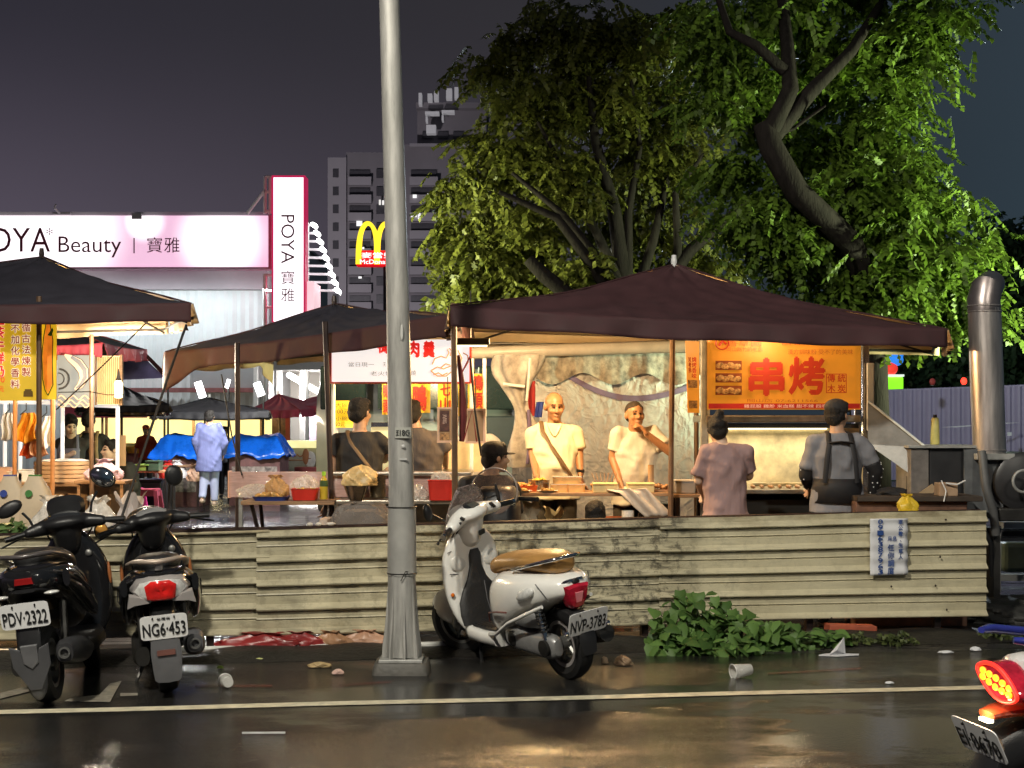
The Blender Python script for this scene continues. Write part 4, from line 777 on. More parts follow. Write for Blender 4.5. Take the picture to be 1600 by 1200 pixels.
mb = MB(); ring = [((1128 - 1225) / s + 10 / s * math.cos(a), -.02, Z(536, d) + 10 / s * math.sin(a)) for a in [k * math.pi / 10 for k in range(21)]]; mb.tube(ring, .006, 5); mb.tube([(ring[0][0] - .08, -.02, Z(540, d)), (ring[0][0] - .05, -.02, Z(533, d)), (ring[0][0] - .02, -.02, Z(538, d))], .012, 5); mb.build('round_mark', M_redink, gs)
sb = thing('side_banner', 'narrow orange side banner hanging left of the grill sign', 'banner', (X(1082, 12.7), 12.7, 0)); s_ = FPX / 12.7
mb = MB(); mb.grid(lambda u, v: ((-12 + 24 * u + 4 * (v - 1) * -1 * (1 - u) - 6 * (1 - v) * 0) / s_, .10 * u - .05, Z(645, 12.7) + 112 / s_ * v), 4, 8); mb.build('banner', M_signy, sb, solid=.004)
Ms = lambda px, py: face(((px - 1082) / s_, -.03, Z(py, 12.7)), -.16)
letters([(c, 7 / s_, 8 / s_, Ms(1076 + 8 * j, 562 + 8.5 * i)) for j, st_ in enumerate(('炭烤串', '燒烤香味')) for i, c in enumerate(st_)], M_redink, sb, bold=.02)
for py in (600, 632): MB().box(((1081 - 1082) / s_, -.03, Z(py, 12.7)), (17 / s_, .003, 12 / s_), (0, 0, .3)).build('picture', M_pic, sb)

# ================================================================ grill stall
st = thing('grill_stall', 'steel grill stall with lit cream back panel and counter under the orange sign', 'stall', (gx, 13.1, 0)); so = (gx, 13.1)
M_hood = mat('greasy_steel', (.40, .36, .30), .3, .85, var=.3, scale=8)
for px, dd in ((1100, 12.8), (1352, 12.8), (1104, 13.6), (1340, 13.6)): MB().box((X(px, dd) - so[0], dd - so[1], 1.20), (.055, .055, 2.40)).build('post', M_galv if px < 1300 else M_steel, st, bevel=.006)
MB().box((X(1360, 12.72) - so[0], 12.72 - so[1], Z(620, 12.72)), (.06, .03, .56)).build('tube_box', M_poleW, st, bevel=.008)
bx('hood', 1105, 649, 1345, 660, 12.7, 13.7, M_hood, st, so, bevel=.01); bx('hood_lip', 1108, 662, 1342, 669, 12.75, 12.8, M_dkmetal, st, so)
M_cream = emit('lit_cream_panel', (.80, .66, .30), .30, base=(.80, .70, .42), var=.18, scale=3)
bx('back_panel', 1108, 664, 1343, 775, 13.5, 13.55, mat('greasy_cream', (.72, .64, .44), .35, var=.4, scale=5), st, so)
mb = MB(); mb.tube([((1130 - 1225) / s, .38, Z(668, 13.4)), ((1320 - 1225) / s, .38, Z(668, 13.4))], .016, 8); mb.build('tube_lamp', emit('warm_tube', (1, .80, .45), 4), st)
lamp('grill_tube_light', (gx, 13.30, Z(671, 13.3)), 9, (1, .80, .48), 1.1, 'AREA', (gx, 13.1, .5), size_y=.05)
bx('counter', 1105, 765, 1345, 772, 12.55, 13.55, M_hood, st, so, bevel=.006)
zc = Z(772, 12.6); MB().box((0, .0, zc / 2 - .02), (1.20, .80, zc - .05)).build('cabinet', mat('soot_black', (.02, .018, .016), .5, var=.4), st, bevel=.01)
M_meat = mat('skewered_meat', (.30, .11, .035), .4, var=.5, scale=30, c2=(.55, .28, .10))
zt_ = Z(764.5, 12.6)
for k in range(10):
    x = X(1178 + k * 14, 12.7); o = thing('skewer', 'meat skewer lying in a row on the grill counter', 'skewer', (x, 12.75, zt_ + .014), random.uniform(-.12, .12), 'skewers on the grill counter')
    MB().tube([(0, -.14, 0), (0, .12, 0)], .003, 5).build('stick', M_wood, o); mb = MB()
    mb.tube([(0, -.08 + .02 * j, .002) for j in range(10)], [.008, .015, .011, .016, .011, .015, .012, .016, .011, .008], 8); mb.build('meat', M_meat, o, smooth=60)
tag(MB().tube([P(1175, 757, 13.0), P(1345, 756, 13.0)], .016, 8).build('bamboo_rod', mat('pale_bamboo', (.66, .52, .25), .5)), 'pale rod lying along the back of the grill counter', 'rod')

# ================================================================ plastic tarpaulin wall behind the two men
def creased(name, c):
    m = trans_sheet(name, c, .5, .22, bump=0); t = m.node_tree; b = t.nodes['Principled BSDF']; L = t.links.new
    tc = t.nodes.new('ShaderNodeTexCoord'); n = t.nodes.new('ShaderNodeTexNoise'); n.inputs['Scale'].default_value = 2.2; n.inputs['Detail'].default_value = 3; L(tc.outputs['Object'], n.inputs[0])
    mx = t.nodes.new('ShaderNodeMixRGB'); mx.inputs[0].default_value = .30; L(tc.outputs['Object'], mx.inputs[1]); L(n.outputs['Color'], mx.inputs[2]); prev = None
    for sc_, st, ds in ((4.5, (1, 1, .55), .022), (12, (.8, 1, 1.2), .008), (27, (1, 1, .7), .003)):     # folds left by packing, coarse and fine
        mp = t.nodes.new('ShaderNodeMapping'); mp.inputs['Scale'].default_value = st; mp.inputs['Rotation'].default_value = (0, .5, 0); L(mx.outputs[0], mp.inputs[0])
        v = t.nodes.new('ShaderNodeTexVoronoi'); v.feature = 'DISTANCE_TO_EDGE'; v.inputs['Scale'].default_value = sc_; L(mp.outputs[0], v.inputs['Vector'])
        r = t.nodes.new('ShaderNodeMapRange'); r.inputs['From Max'].default_value = .16; r.inputs['To Min'].default_value = 1; r.inputs['To Max'].default_value = 0; L(v.outputs['Distance'], r.inputs['Value'])
        bp = t.nodes.new('ShaderNodeBump'); bp.inputs['Strength'].default_value = .7; bp.inputs['Distance'].default_value = ds; L(r.outputs[0], bp.inputs['Height'])
        if prev: L(prev, bp.inputs['Normal'])
        prev = bp.outputs[0]
    L(prev, b.inputs['Normal']); return m
M_creased = creased('creased_white_sheet', (.78, .77, .77))
tw = thing('tarpaulin', 'creased translucent white tarpaulin hung as a wall behind the bald man', 'tarpaulin', (X(950, 14.4), 14.4, 0)); to = Vector((X(950, 14.4), 14.4, 0))
rng = np.random.default_rng(2); cr = [(rng.uniform(-1, 1), rng.uniform(-1, 1), rng.uniform(0, 6), rng.uniform(14, 60), rng.uniform(.0015, .004)) for _ in range(34)]
def tarp(u, v):
    px = 803 + 297 * u; x = X(px, 14.4 + .5 * u); z = .02 + (Z(548, 14.4) - .02) * v
    e = .03 * math.sin(u * 5 + v * 2) + .012 * math.sin(u * 11 - v * 5) + .014 * (1 - abs(math.sin(u * 7 + v * 10 + .5 * math.sin(v * 9)))) ** 2 + .007 * (1 - abs(math.sin(u * 19 - v * 8 + .7 * math.sin(u * 11)))) ** 3
    for a, b_, ph, fq, am in cr: e += am * .45 * (1 - abs(math.sin((a * u * 1.5 + b_ * v) * fq * .5 + ph + .6 * math.sin(u * 4 + v * 3)))) ** 3 * 3
    e += .03 * math.sin((u * 9 + v * 7)) * max(0, .6 - v)
    return (x - to.x + .02 * math.sin(v * 9) * (1 if u < .03 else 0), .5 * u - .5 * 0 + e, z)
MB().grid(tarp, 200, 140).build('sheet', M_creased, tw, smooth=40)
def strip(u, v): a = tarp(.18 + .8 * u, .985 - .10 * u ** .5 - .10 * math.sin(u * 3.1) - .025 * v); return (a[0], a[1] - .018, a[2])
MB().grid(strip, 50, 2).build('purple_band', cloth_mat('purple_band', (.20, .15, .28)), tw, smooth=60)
def topc(u, v): a = tarp(.12 + .87 * u, 1); return (a[0], a[1] - .06 - .05 * v - .03 * math.sin(u * 31) * v, a[2] + .01 - .27 * v * (1 + .2 * math.sin(u * 17)))
MB().grid(topc, 70, 6).build('printed_flap', mat('printed_grey_cloth', (.30, .28, .26), .6, var=.6, scale=11, c2=(.58, .54, .48), bump=.4), tw, smooth=60)
MB().tube([P(690, 553, 14.2) - to, P(830, 548, 14.3) - to, P(1100, 540, 14.5) - to], .06, 8).build('rolled_edge', trans_sheet('creased_plastic', (.62, .57, .52), .32, .2), tw, smooth=60)
# bundled curtain of old cloth at its left edge
cb = thing('hanging_cloth', 'twisted grey and purple cloth bundle hanging at the left edge of the tarpaulin', 'cloth', (X(815, 14.0), 14.0, 0)); co = Vector((X(815, 14), 14, 0))
def bundle(u, v): 
    a = 2 * math.pi * u; r = (.11 + .05 * math.sin(v * 9) + .05 * (v > .75) * (v - .75) * 6) * (1 + .35 * math.sin(5 * a + 6 * v) * .6)
    return (r * math.cos(a) + .05 * math.sin(v * 6), r * .7 * math.sin(a), Z(730, 14) + (Z(555, 14) - Z(730, 14)) * v)
MB().grid(bundle, 40, 30).build('bundle', mat('grubby_cloth', (.30, .27, .27), .7, var=.5, scale=6, c2=(.62, .58, .55), bump=.5, bscale=10), cb, smooth=60)
mb = MB(); mb.tube([P(826, 640, 13.9) - co, P(829, 690, 13.9) - co, P(824, 725, 13.9) - co], [.03, .05, .03], 8, flat=.5); mb.build('purple_fold', cloth_mat('purple_band', (.20, .15, .28)), cb)
mb = MB(); mb.grid(lambda u, v: P(822 + 14 * u, 595 + 55 * v, 14.15 + .03 * math.sin(u * 6)) - co, 6, 6); mb.build('red_cloth', cloth_mat('bright_red_cloth', (.45, .04, .04)), cb, solid=.004)
mb = MB(); mb.grid(lambda u, v: P(838 + 11 * u - 3 * v, 628 + 24 * v, 14.1 + .03 * math.sin(u * 6)) - co, 6, 6); mb.build('blue_cloth', cloth_mat('bright_blue_cloth', (.05, .09, .45)), cb, solid=.004)
mb = MB(); mb.tube([P(828, 560, 13.85) - co, P(826, 590, 13.8) - co, P(823, 626, 13.85) - co], .012, 6); mb.tube([P(786, 600, 13.85) - co, P(820, 604, 13.85) - co], .014, 6); mb.build('white_tie', M_poleW, cb)
# van behind
vn = thing('van', 'dark windowed grey van parked behind the noodle stall', 'van', (X(670, 19), 19, 0)); vo_ = (X(670, 19), 19)
M_van = mat('van_grey', (.20, .205, .20), .35, coat=.4, var=.1); M_glassd = mat('tinted_glass', (.012, .016, .015), .12, var=.1)
x0, x1 = X(490, 18.5), X(822, 18.5); xc = (x0 + x1) / 2 - vo_[0]
mb = MB(); mb.rings([sect(xc + dx, .85, .42, zt2, 20, 5, .6) for dx, zt2 in (((x0 - x1) / 2, 2.0), ((x0 - x1) / 2 + .1, 2.22), ((x1 - x0) / 2 - .1, 2.22), ((x1 - x0) / 2, 2.0))]); mb.build('body', M_van, vn, smooth=35)
for a, b2 in ((500, 572), (590, 660), (668, 742), (746, 812)): bx('window', a, 572, b2, 640 if a < 740 else 640, 18.25, 18.42, M_glassd, vn, vo_, bevel=.02)
bx('lower_panel', 755, 650, 815, 712, 18.28, 18.4, mat('black_panel', (.018, .02, .02), .4), vn, vo_, bevel=.02)
for px in (540, 770):
    wl = MB().lathe([(.20, -.1), (.33, -.1), (.35, 0), (.33, .1), (.2, .1)], 20, (X(px, 18.4) - vo_[0], -.1, .35), (R(90), 0, 0)).build('wheel', M_rubber, vn, smooth=40)
    MB().lathe([(.02, .10), (.19, .11), (.2, .0)], 16, (X(px, 18.4) - vo_[0], -.1, .35), (R(90), 0, 0)).build('rim', M_alu, wl)
# ================================================================ noodle stall
d = 12.9; s = FPX / d; nx = X(627, d)
ns = thing('noodle_sign', 'bright white backlit stall sign with a duck drawing and red characters at its top edge', 'sign', (nx, d, 0)); A3 = lambda px, py, t=.0: face(((px - 627) / s, -.075 - t, Z(py, d)))
MB().box((0, 0, Z(564, d)), (214 / s, .14, 66 / s)).build('lightbox', emit('backlit_white', (.97, .90, .86), .92, base=(.3, .3, .3), var=.01), ns, bevel=.006)
mb = MB(); mb.box((0, -.02, Z(598.5, d)), (217 / s, .19, 2.5 / s)); mb.box((108.5 / s, -.02, Z(564, d)), (3 / s, .19, 70 / s)); mb.box((-108.5 / s, -.02, Z(564, d)), (3 / s, .19, 70 / s)); mb.build('red_frame', mat('red_frame', (.35, .04, .03), .4), ns)
letters([('鴨', 17 / s, 24 / s, A3(600, 540)), ('肉', 17 / s, 24 / s, A3(647, 546)), ('羹', 17 / s, 24 / s, A3(671, 546))], emit('bright_red_ink', (.75, .02, .015), .8), ns, bold=.05)
letters([('當日現一', 40 / s, 7 / s, A3(566, 570)), ('天', 5 / s, 7 / s, A3(602, 570)), ('老火慢', 34 / s, 7 / s, A3(597, 584)), ('燒', 8 / s, 8 / s, A3(647, 583))], emit('grey_ink', (.32, .29, .27), .4, base=(.1, .1, .1)), ns)
mb = MB(); A3p = lambda px, py: ((px - 627) / s, -.078, Z(py, d))
for pts in ([(676, 570), (680, 561), (690, 557), (698, 560), (702, 552), (700, 547), (703, 545), (706, 549), (704, 557)], [(674, 580), (684, 574), (694, 577), (706, 572), (708, 580), (698, 588), (684, 588), (674, 580)], [(690, 575), (697, 569), (704, 571)], [(678, 586), (686, 583), (692, 587), (700, 583)], [(724, 552), (731, 556), (732, 566), (726, 576)], [(716, 548), (722, 560), (718, 575)]):
    mb.tube([A3p(*p) for p in pts], .006, 5)
mb.build('duck_drawing', emit('brown_line', (.55, .25, .12), .6), ns)
nsl = thing('noodle_stall', 'noodle stall with steel counter, lit glass case and post frame under the white sign', 'stall', (nx, 13.1, 0)); no = (nx, 13.1)
for px, dd in ((521, 13.0), (737, 13.0), (612, 13.9), (757, 13.3)): MB().tube([(X(px, dd) - no[0], dd - no[1], 0), (X(px, dd) - no[0], dd - no[1], Z(560, dd))], .016, 8).build('post', M_poleW, nsl)
MB().box((X(632, 12.9) - no[0], 12.75 - no[1], Z(737, 12.9)), (1.15, .9, .03)).build('counter', M_hood, nsl, bevel=.006)
MB().box((X(632, 12.9) - no[0], 12.85 - no[1], .5), (1.05, .6, .9)).build('cabinet', M_galv, nsl, bevel=.01)
gc = MB().box((X(597, 12.95) - no[0], 12.95 - no[1], Z(701, 12.95)), (30 / s, .3, 68 / s)).build('glass_case', emit('lit_case', (1, .72, .34), .8, var=.25, scale=9), nsl, bevel=.01)
bx('case_top', 580, 660, 614, 667, 12.75, 13.2, M_steel, nsl, no)
bx('lit_shelf', 640, 690, 760, 737, 13.6, 13.65, mat('warm_cream_board', (.70, .58, .38), .5, var=.2), nsl, no)
def yb(px0, px1, py0, py1, dd, txt, lb, half=0):
    o = thing('hanging_banner', lb, 'banner', (X((px0 + px1) / 2, dd), dd, 0), 0, 'yellow banners under the white sign'); w_ = (px1 - px0) * dd / FPX; h_ = (py1 - py0) * dd / FPX; zc_ = Z((py0 + py1) / 2, dd)
    MB().grid(lambda u, v: ((u - .5) * w_, .015 * math.sin(u * 7 + v * 2), zc_ + (v - .5) * h_), 8, 6).build('cloth', emit('yellow_banner', (.66, .36, .008), .35, base=(.45, .27, .015), var=.15, scale=6), o, solid=.003)
    n = len(txt); letters([(c, w_ * .66, h_ / n * .82, face((0, -.022, zc_ + h_ / 2 - (i + .5) * h_ / n))) for i, c in enumerate(txt)], emit('red_brush', (.50, .03, .006), .22, base=(.22, .01, .004)), o, bold=.03)
yb(597, 608, 598, 648, 13.5, '鴨頭', 'narrow yellow banner just left of the lamp post')
yb(640, 672, 598, 645, 13.4, '鴨', 'yellow banner with long red strokes right of the lamp post'); yb(684, 708, 598, 642, 13.35, '七山', 'yellow banner with red characters behind the brown canopy post'); yb(731, 759, 584, 640, 13.3, '鴨頭', 'rightmost yellow banner beside the dark van window'); yb(716, 727, 598, 650, 13.45, '湯', 'thin yellow banner right of the brown canopy post')
mn = thing('price_sheet', 'wavy bright yellow price sheet left of the man in the black shirt', 'sign', (X(535, 13.3), 13.3, 0)); w_ = 32 / FPX * 13.3
MB().grid(lambda u, v: ((u - .5) * w_ + .01 * math.sin(v * 6) * (u > .5), .01 * math.sin(v * 7), Z(668, 13.3) + v * 42 / FPX * 13.3), 6, 8).build('sheet', emit('yellow_sheet', (.90, .56, .02), .6, base=(.5, .35, .02)), mn, solid=.003)
Mx = lambda px, py: face(((px - 535) / FPX * 13.3, -.02, Z(py, 13.3))); k_ = 13.3 / FPX
letters([('大碗', 18 * k_, 6.5 * k_, Mx(534, 633)), ('100元', 22 * k_, 7.5 * k_, Mx(535, 643)), ('小碗', 18 * k_, 6.5 * k_, Mx(534, 654)), ('50元', 17 * k_, 7 * k_, Mx(532, 663))], mat('brown_print', (.12, .05, .01), .6), mn)
MB().tube([(-.05, .02, 0), (-.05, .02, 1.56)], .012, 6).build('stake', M_poleW, mn)
def poster(px0, px1, py0, py1, dd, lb, pic):
    o = thing('framed_menu', lb, 'menu', (X((px0 + px1) / 2, dd), dd, 0), 0, 'framed menus by the brown post'); f = (px1 - px0) / FPX * dd; h = (py1 - py0) / FPX * dd; z = Z((py0 + py1) / 2, dd)
    MB().box((0, 0, z), (f, .01, h)).build('board', M_card, o); mb = MB()
    for c, dm in (((0, h / 2), (f + .02, .018)), ((0, -h / 2), (f + .02, .018))): mb.box((c[0], -.004, z + c[1]), (dm[0], .02, dm[1]))
    for c in (-1, 1): mb.box((c * f / 2, -.006, z), (.018, .02, h - .02))
    mb.build('frame', mat('peach_frame', (.72, .46, .30), .5), o)
    if pic: 
        MB().box((-f * .16, -.008, z + h * .12), (f * .5, .006, h * .62)).build('print', mat('dark_print', (.09, .035, .025), .5, var=.6, scale=30), o); MB().box((-f * .16, -.008, z - h * .35), (f * .5, .006, h * .22)).build('print', M_pic, o)
        letters([('滷味', f * .22, h * .3, face((-f * .16, -.012, z + h * .18)))], mat('pale_print', (.7, .5, .4), .6), o)
    MB().tube([(0, 0, z + h / 2), (0, 0, z + h / 2 + .25)], .004, 5).build('string', M_rope, o)
poster(685, 714, 638, 690, 12.2, 'small framed menu with dark pictures left of the brown post', True); poster(729, 757, 640, 691, 12.25, 'plain brown framed board right of the brown post', False)
# front counter of the noodle stall
def table(name, label, px0, px1, py, dd, depth, m, legs='x', thick=.03, ml=None):
    z = Z(py, dd); x0, x1 = X(px0, dd), X(px1, dd); t = thing(name, label, 'table', ((x0 + x1) / 2, dd + depth / 2, 0)); w_ = x1 - x0
    MB().box((0, 0, z - thick / 2), (w_, depth, thick)).build('tabletop', m, t, bevel=.004); ml = ml or M_poleD
    if legs == 'x':
        for sx in (-1, 1):
            for sy in (-1, 1): MB().tube([(sx * w_ * .40, sy * depth * .38, z - thick), (sx * w_ * .18, -sy * depth * .40, 0)], .016, 6).build('leg', ml, t)
        MB().tube([(-w_ * .29, 0, z * .5), (w_ * .29, 0, z * .5)], .010, 6).build('stretcher', ml, t)
    else:
        for sx in (-1, 1):
            for sy in (-1, 1): MB().box((sx * (w_ / 2 - .04), sy * (depth / 2 - .04), (z - thick) / 2), (.035, .035, z - thick)).build('leg', ml, t)
    return t, z
t_, zT = table('folding_table', 'dark folding table with crossed legs holding bowls and bags at the noodle stall', 376, 522, 783, 11.9, .55, M_wood)
t_, zT2 = table('serving_table', 'long serving table behind the lamp post with a red tub on it', 524, 745, 782, 12.0, .5, M_hood, 'box', ml=M_galv)
ac = thing('acrylic_guard', 'long pinkish translucent plastic guard standing along the noodle counter', 'guard', (X(535, 12.35), 12.35, 0)); w_ = X(712, 12.35) - X(357, 12.35)
MB().box((0, 0, Z(757, 12.35)), (w_, .02, 40 / FPX * 12.35)).build('panel', film('pink_acrylic', (.72, .48, .42), .62, .2), ac, bevel=.004)
MB().box((-w_ / 2, 0.05, Z(757, 12.35)), (.012, .12, 42 / FPX * 12.35)).build('end_panel', mat('peach_edge', (.8, .45, .28), .4), ac)
for sx in (-.45, .45): MB().box((sx * w_, .03, Z(777, 12.35) / 2), (.03, .03, Z(777, 12.35))).build('foot', M_galv, ac)
def tray(name, lb, px, py, dd, wd, dp, h, m, cat='tray', flare=1.15, group=None, mi=None):
    z = Z(py, dd); o = thing(name, lb, cat, (X(px, dd), dd, z), 0, group); a, b2 = wd / 2, dp / 2; i = .93
    mb = MB(); mb.rings([sectz(0, 0, 0, a / flare, b2 / flare, 20, 6), sectz(h, 0, 0, a, b2, 20, 6), sectz(h + .004, 0, 0, a + .006, b2 + .006, 20, 6), sectz(h + .004, 0, 0, a * i, b2 * i, 20, 6), sectz(.012, 0, 0, a / flare * i, b2 / flare * i, 20, 6)]); mb.build('shell', m, o, smooth=35); return o
def food(parent, wd, dp, z, n, r, m, seed=0, name='food'):
    rnd = random.Random(seed); mb = MB()
    for _ in range(n): mb.ell((rnd.uniform(-wd, wd), rnd.uniform(-dp, dp), z + rnd.uniform(0, r)), (r * rnd.uniform(.7, 1.3), r * rnd.uniform(.6, 1.1), r * rnd.uniform(.45, .8)), 8, 5, (rnd.uniform(-.6, .6), rnd.uniform(-.6, .6), rnd.uniform(0, 3)))
    return mb.build(name, m, parent, smooth=60)
M_fry = mat('golden_food', (.45, .20, .04), .4, var=.5, scale=25, c2=(.80, .48, .14), bump=.3); M_clear = film('clear_plastic', (.80, .74, .64), .38); M_clearw = film('milky_plastic', (.80, .76, .70), .62)
M_clearg = film('smoky_plastic', (.25, .22, .20), .55); M_brownbag = film('brown_food_bag', (.55, .33, .13), .75)
o = tray('tray', 'flat blue tray on the folding table', 424, 782, 12.0, .28, .2, .03, M_blue); food(o, .1, .06, .02, 26, .03, M_fry, 3)
o = tray('basket', 'red plastic basket beside the yellow bottle on the folding table', 477, 781, 12.02, .21, .2, .085, M_red, 'basket'); food(o, .07, .06, .05, 20, .03, M_fry, 4)
bt = thing('bottle', 'yellow drink bottle with bright green neck on the folding table', 'bottle', (X(506, 12.05), 12.05, Z(780, 12.05)))
MB().lathe([(.030, 0), (.033, .01), (.033, .12), (.028, .145), (.013, .175), (.013, .19)], 16).build('body', mat('yellow_liquid', (.70, .50, .05), .15, trans=.2), bt, smooth=40); MB().lathe([(.0335, .10), (.0335, .145), (.0295, .147)], 16).build('label_band', mat('dark_green_label', (.05, .10, .03), .5), bt, smooth=40); MB().lathe([(.016, .185), (.016, .215), (.012, .217)], 12).build('cap', mat('lime_cap', (.35, .65, .05), .4), bt)
def pbag(lb, px, py, dd, r, m, seed, group='plastic bags on the counters'): c = P(px, py, dd); return crumple('plastic_bag', c, r, m, lb, 'bag', seed, group)
pbag('large crumpled brown food bag on the folding table', 434, 776, 12.15, (.105, .085, .083), M_brownbag, 11); pbag('golden clear bag lying left on the folding table', 398, 777, 12.2, (.15, .08, .05), M_clear, 12); pbag('peaked clear bag behind the red basket', 476, 770, 12.25, (.11, .085, .066), M_clear, 13)
pbag('bag of food left of the red tub on the serving table', 655, 781, 12.1, (.075, .08, .058), M_clear, 15); pbag('clear bag draped above the red tub', 690, 757, 12.25, (.10, .06, .05), M_clear, 16)
o = tray('mixing_bowl', 'shiny steel mixing bowl on the serving table left of the lamp post', 557, 782, 12.05, .19, .19, .115, M_steel, 'bowl', 1.7)
pbag('pile of yellow pancakes in plastic on top of the steel bowl', 562, 759, 12.05, (.135, .10, .075), mat('pancake_yellow', (.66, .46, .20), .45, var=.3, bump=.5, bscale=20), 17)
o = thing('stock_pot', 'tall dark pot right of the steel bowl', 'pot', (X(590, 12.15), 12.15, Z(777, 12.15))); MB().lathe([(.06, 0), (.065, .01), (.065, .17), (.07, .175), (.06, .175), (.06, .02)], 20).build('body', mat('dark_pot', (.10, .08, .05), .3, .6), o, smooth=40); MB().box((0, -.07, .14), (.05, .015, .012)).build('handle', M_black, o)
o = tray('tub', 'bright red square tub on the serving table right of the lamp post', 689, 781, 12.06, .20, .2, .15, M_red, 'tub', 1.12)
o = thing('covered_bin', 'grey bin wrapped in a clear plastic bag below the serving table', 'bin', (X(566, 11.5), 11.5, 0)); mb = MB(); mb.rings([sectz(z, 0, 0, a, .18, 20, 5) for z, a in ((0, .18), (.6, .2), (.78, .21), (.86, .19), (.9, .12))]); mb.build('body', mat('grey_bin', (.17, .145, .13), .5), o, smooth=40)
mb = MB(); mb.rings([[(x * (1 + .05 * math.sin(k * 2.1 + z * 9)), y * (1 + .05 * math.cos(k * 1.7)), z + .008 * math.sin(k * 3)) for k, (x, y, _) in enumerate(sectz(z, 0, 0, a, .2, 26, 5))] for z, a in ((.5, .215), (.7, .225), (.84, .222), (.93, .17), (.95, .08))], cap=False); mb.build('plastic_cover', M_clearg, o, smooth=50); mb = MB(); mb.rings([sectz(z, -.27, 0, .05 * a, .17, 12, 4) for z, a in ((.4, 1), (.75, 1), (.84, .7))]); mb.build('pale_side', mat('pale_peach', (.6, .48, .4), .5), o, smooth=40)
for px, py in ((480, 833), (494, 832), (513, 832)):
    q = FA + fd * fx(px); tag(MB().ell((q.x, q.y + .05, zt(px) + .012 + .015), (.022 if px != 513 else .032, .02, .014), 10, 6).build('pebble', mat('pale_pebble', (.6, .55, .48), .7)), 'small pale pebble on the top rail of the fence', 'pebble', 'pebbles on the fence rail')

# ================================================================ food table in front of the bald man
t_, zF = table('food_table', 'long snack table with crossed dark legs in front of the bald man', 752, 1048, 770, 12.5, .55, M_wood, thick=.028)
yF = 12.5
for px, lb in ((800, 'orange rimmed food tray, left end of the snack table'), (825, 'orange rimmed food tray second from the left on the snack table')):
    o = tray('food_tray', lb, px, 768.5, 12.66 if px == 800 else 12.8, .17, .2, .05, M_orange, 'tray', 1.1, 'orange food trays'); food(o, .06, .07, .045, 24, .022, M_fry, px)
o = thing('steamer', 'steel pan with yellow food in the middle of the snack table', 'pan', (X(842, 12.8), 12.8, zF)); MB().lathe([(.085, 0), (.09, .09), (.098, .095), (.085, .09)], 24).build('pan', M_steel, o, smooth=40); food(o, .05, .05, .085, 16, .018, mat('yellow_food', (.80, .55, .06), .4, var=.3), 8)
o = thing('takeaway_boxes', 'stack of clear takeaway boxes on the snack table', 'boxes', (X(886, 12.72), 12.72, zF)); del o
bpy.data.objects.remove(bpy.data.objects['takeaway_boxes'])
for k, (px, dz, lb) in enumerate(((874, 0, 'clear takeaway box, lower left of three'), (886, .062, 'clear takeaway box on top of the other two'), (900, 0, 'clear takeaway box, lower right of three'))):
    o = tray('takeaway_box', lb, px, 768.6, 12.7, .15 if dz == 0 else .24, .15, .055, mat('orange_clear', (.70, .42, .16), .25), 'box', 1.05, 'takeaway boxes'); o.location.z = zF + dz + .0005
    MB().box((0, 0, .062), (.15 if dz == 0 else .24, .15, .006)).build('lid', M_clearw, o)
for k, (px, lb) in enumerate(((815, 'white plate of food at the front edge, left'), (855, 'white plate of food at the front edge, right of the first plate'))):
    o = thing('plate', lb, 'plate', (X(px, 12.58), 12.58, zF), 0, 'white plates'); MB().lathe([(.05, 0), (.085, .014), (.09, .016), (.05, .006)], 24).build('dish', M_poleW, o, smooth=40); food(o, .04, .03, .01, 12, .018, M_fry, k)
o = thing('skewer_pile', 'pile of reddish brown skewered snacks on the snack table', 'snacks', (X(942, 12.8), 12.8, zF)); food(o, .09, .06, .03, 40, .022, M_meat, 6, 'meat'); mb = MB()
for k in range(7): mb.tube([(-.05 + .02 * k, -.03, .05), (-.09 + .035 * k, .05, .15)], .003, 5)
mb.build('sticks', M_wood, o)
M_foil = mat('yellow_paper', (.72, .55, .25), .5, var=.15, bump=.3)
for px, w2, lb in ((945, .20, 'yellow paper box at the front of the snack table, left of the draped towels'), (1000, .22, 'yellow paper box right of the draped towels on the snack table')):
    o = thing('paper_box', lb, 'box', (X(px, 12.6), 12.6, zF), 0, 'yellow paper boxes'); MB().box((0, 0, .035), (w2, .16, .07)).build('carton', M_foil, o, bevel=.006); MB().box((0, -.02, .074), (w2 * 1.02, .15, .006), (.05, 0, 0)).build('flap', M_foil, o)
for k, (px, px2, yw, lb) in enumerate(((958, 1005, .55, 'pale towel draped over the front of the snack table, left of two'), (985, 1018, .45, 'pale towel draped over the front of the snack table, right of two'))):
    def tw_(u, v, px=px, px2=px2):
        if v < .3: p = P(px + 14 * u - 10, 765 - 5 * (1 - v / .3), 12.62 - .12 * v / .3)
        else: w1 = (v - .3) / .7; p = P(px + 6 + (px2 - px) * w1 + 26 * u * (.6 + .4 * w1), 766 + 44 * w1 - 7 * u, 12.46 - .02 * math.sin(u * 7 + v * 4))
        return p
    o = thing('towel', lb, 'towel', (X(px, 12.5), 12.5, zF), 0, 'towels draped over the snack table'); b = Vector((X(px, 12.5), 12.5, zF)); MB().grid(lambda u, v: Vector(tw_(u, v)) - b, 8, 14).build('cloth', mat('pale_towel', (.62, .52, .42), .8, bump=.4), o, smooth=60, solid=.008)
o = thing('cardboard_tube', 'upright brown cardboard tube standing at the right end of the snack table', 'tube', (X(1017, 12.75), 12.75, zF)); MB().lathe([(.025, 0), (.025, .22), (.020, .22), (.02, .02)], 14).build('tube', M_card, o, smooth=40)
o = thing('food_basket', 'low tray of fried pieces left of the dark canopy pole', 'tray', (X(1034, 12.7), 12.7, zF)); MB().box((0, 0, .01), (.16, .18, .02)).build('base', M_wood, o, bevel=.004); food(o, .06, .06, .03, 16, .024, M_meat, 9)
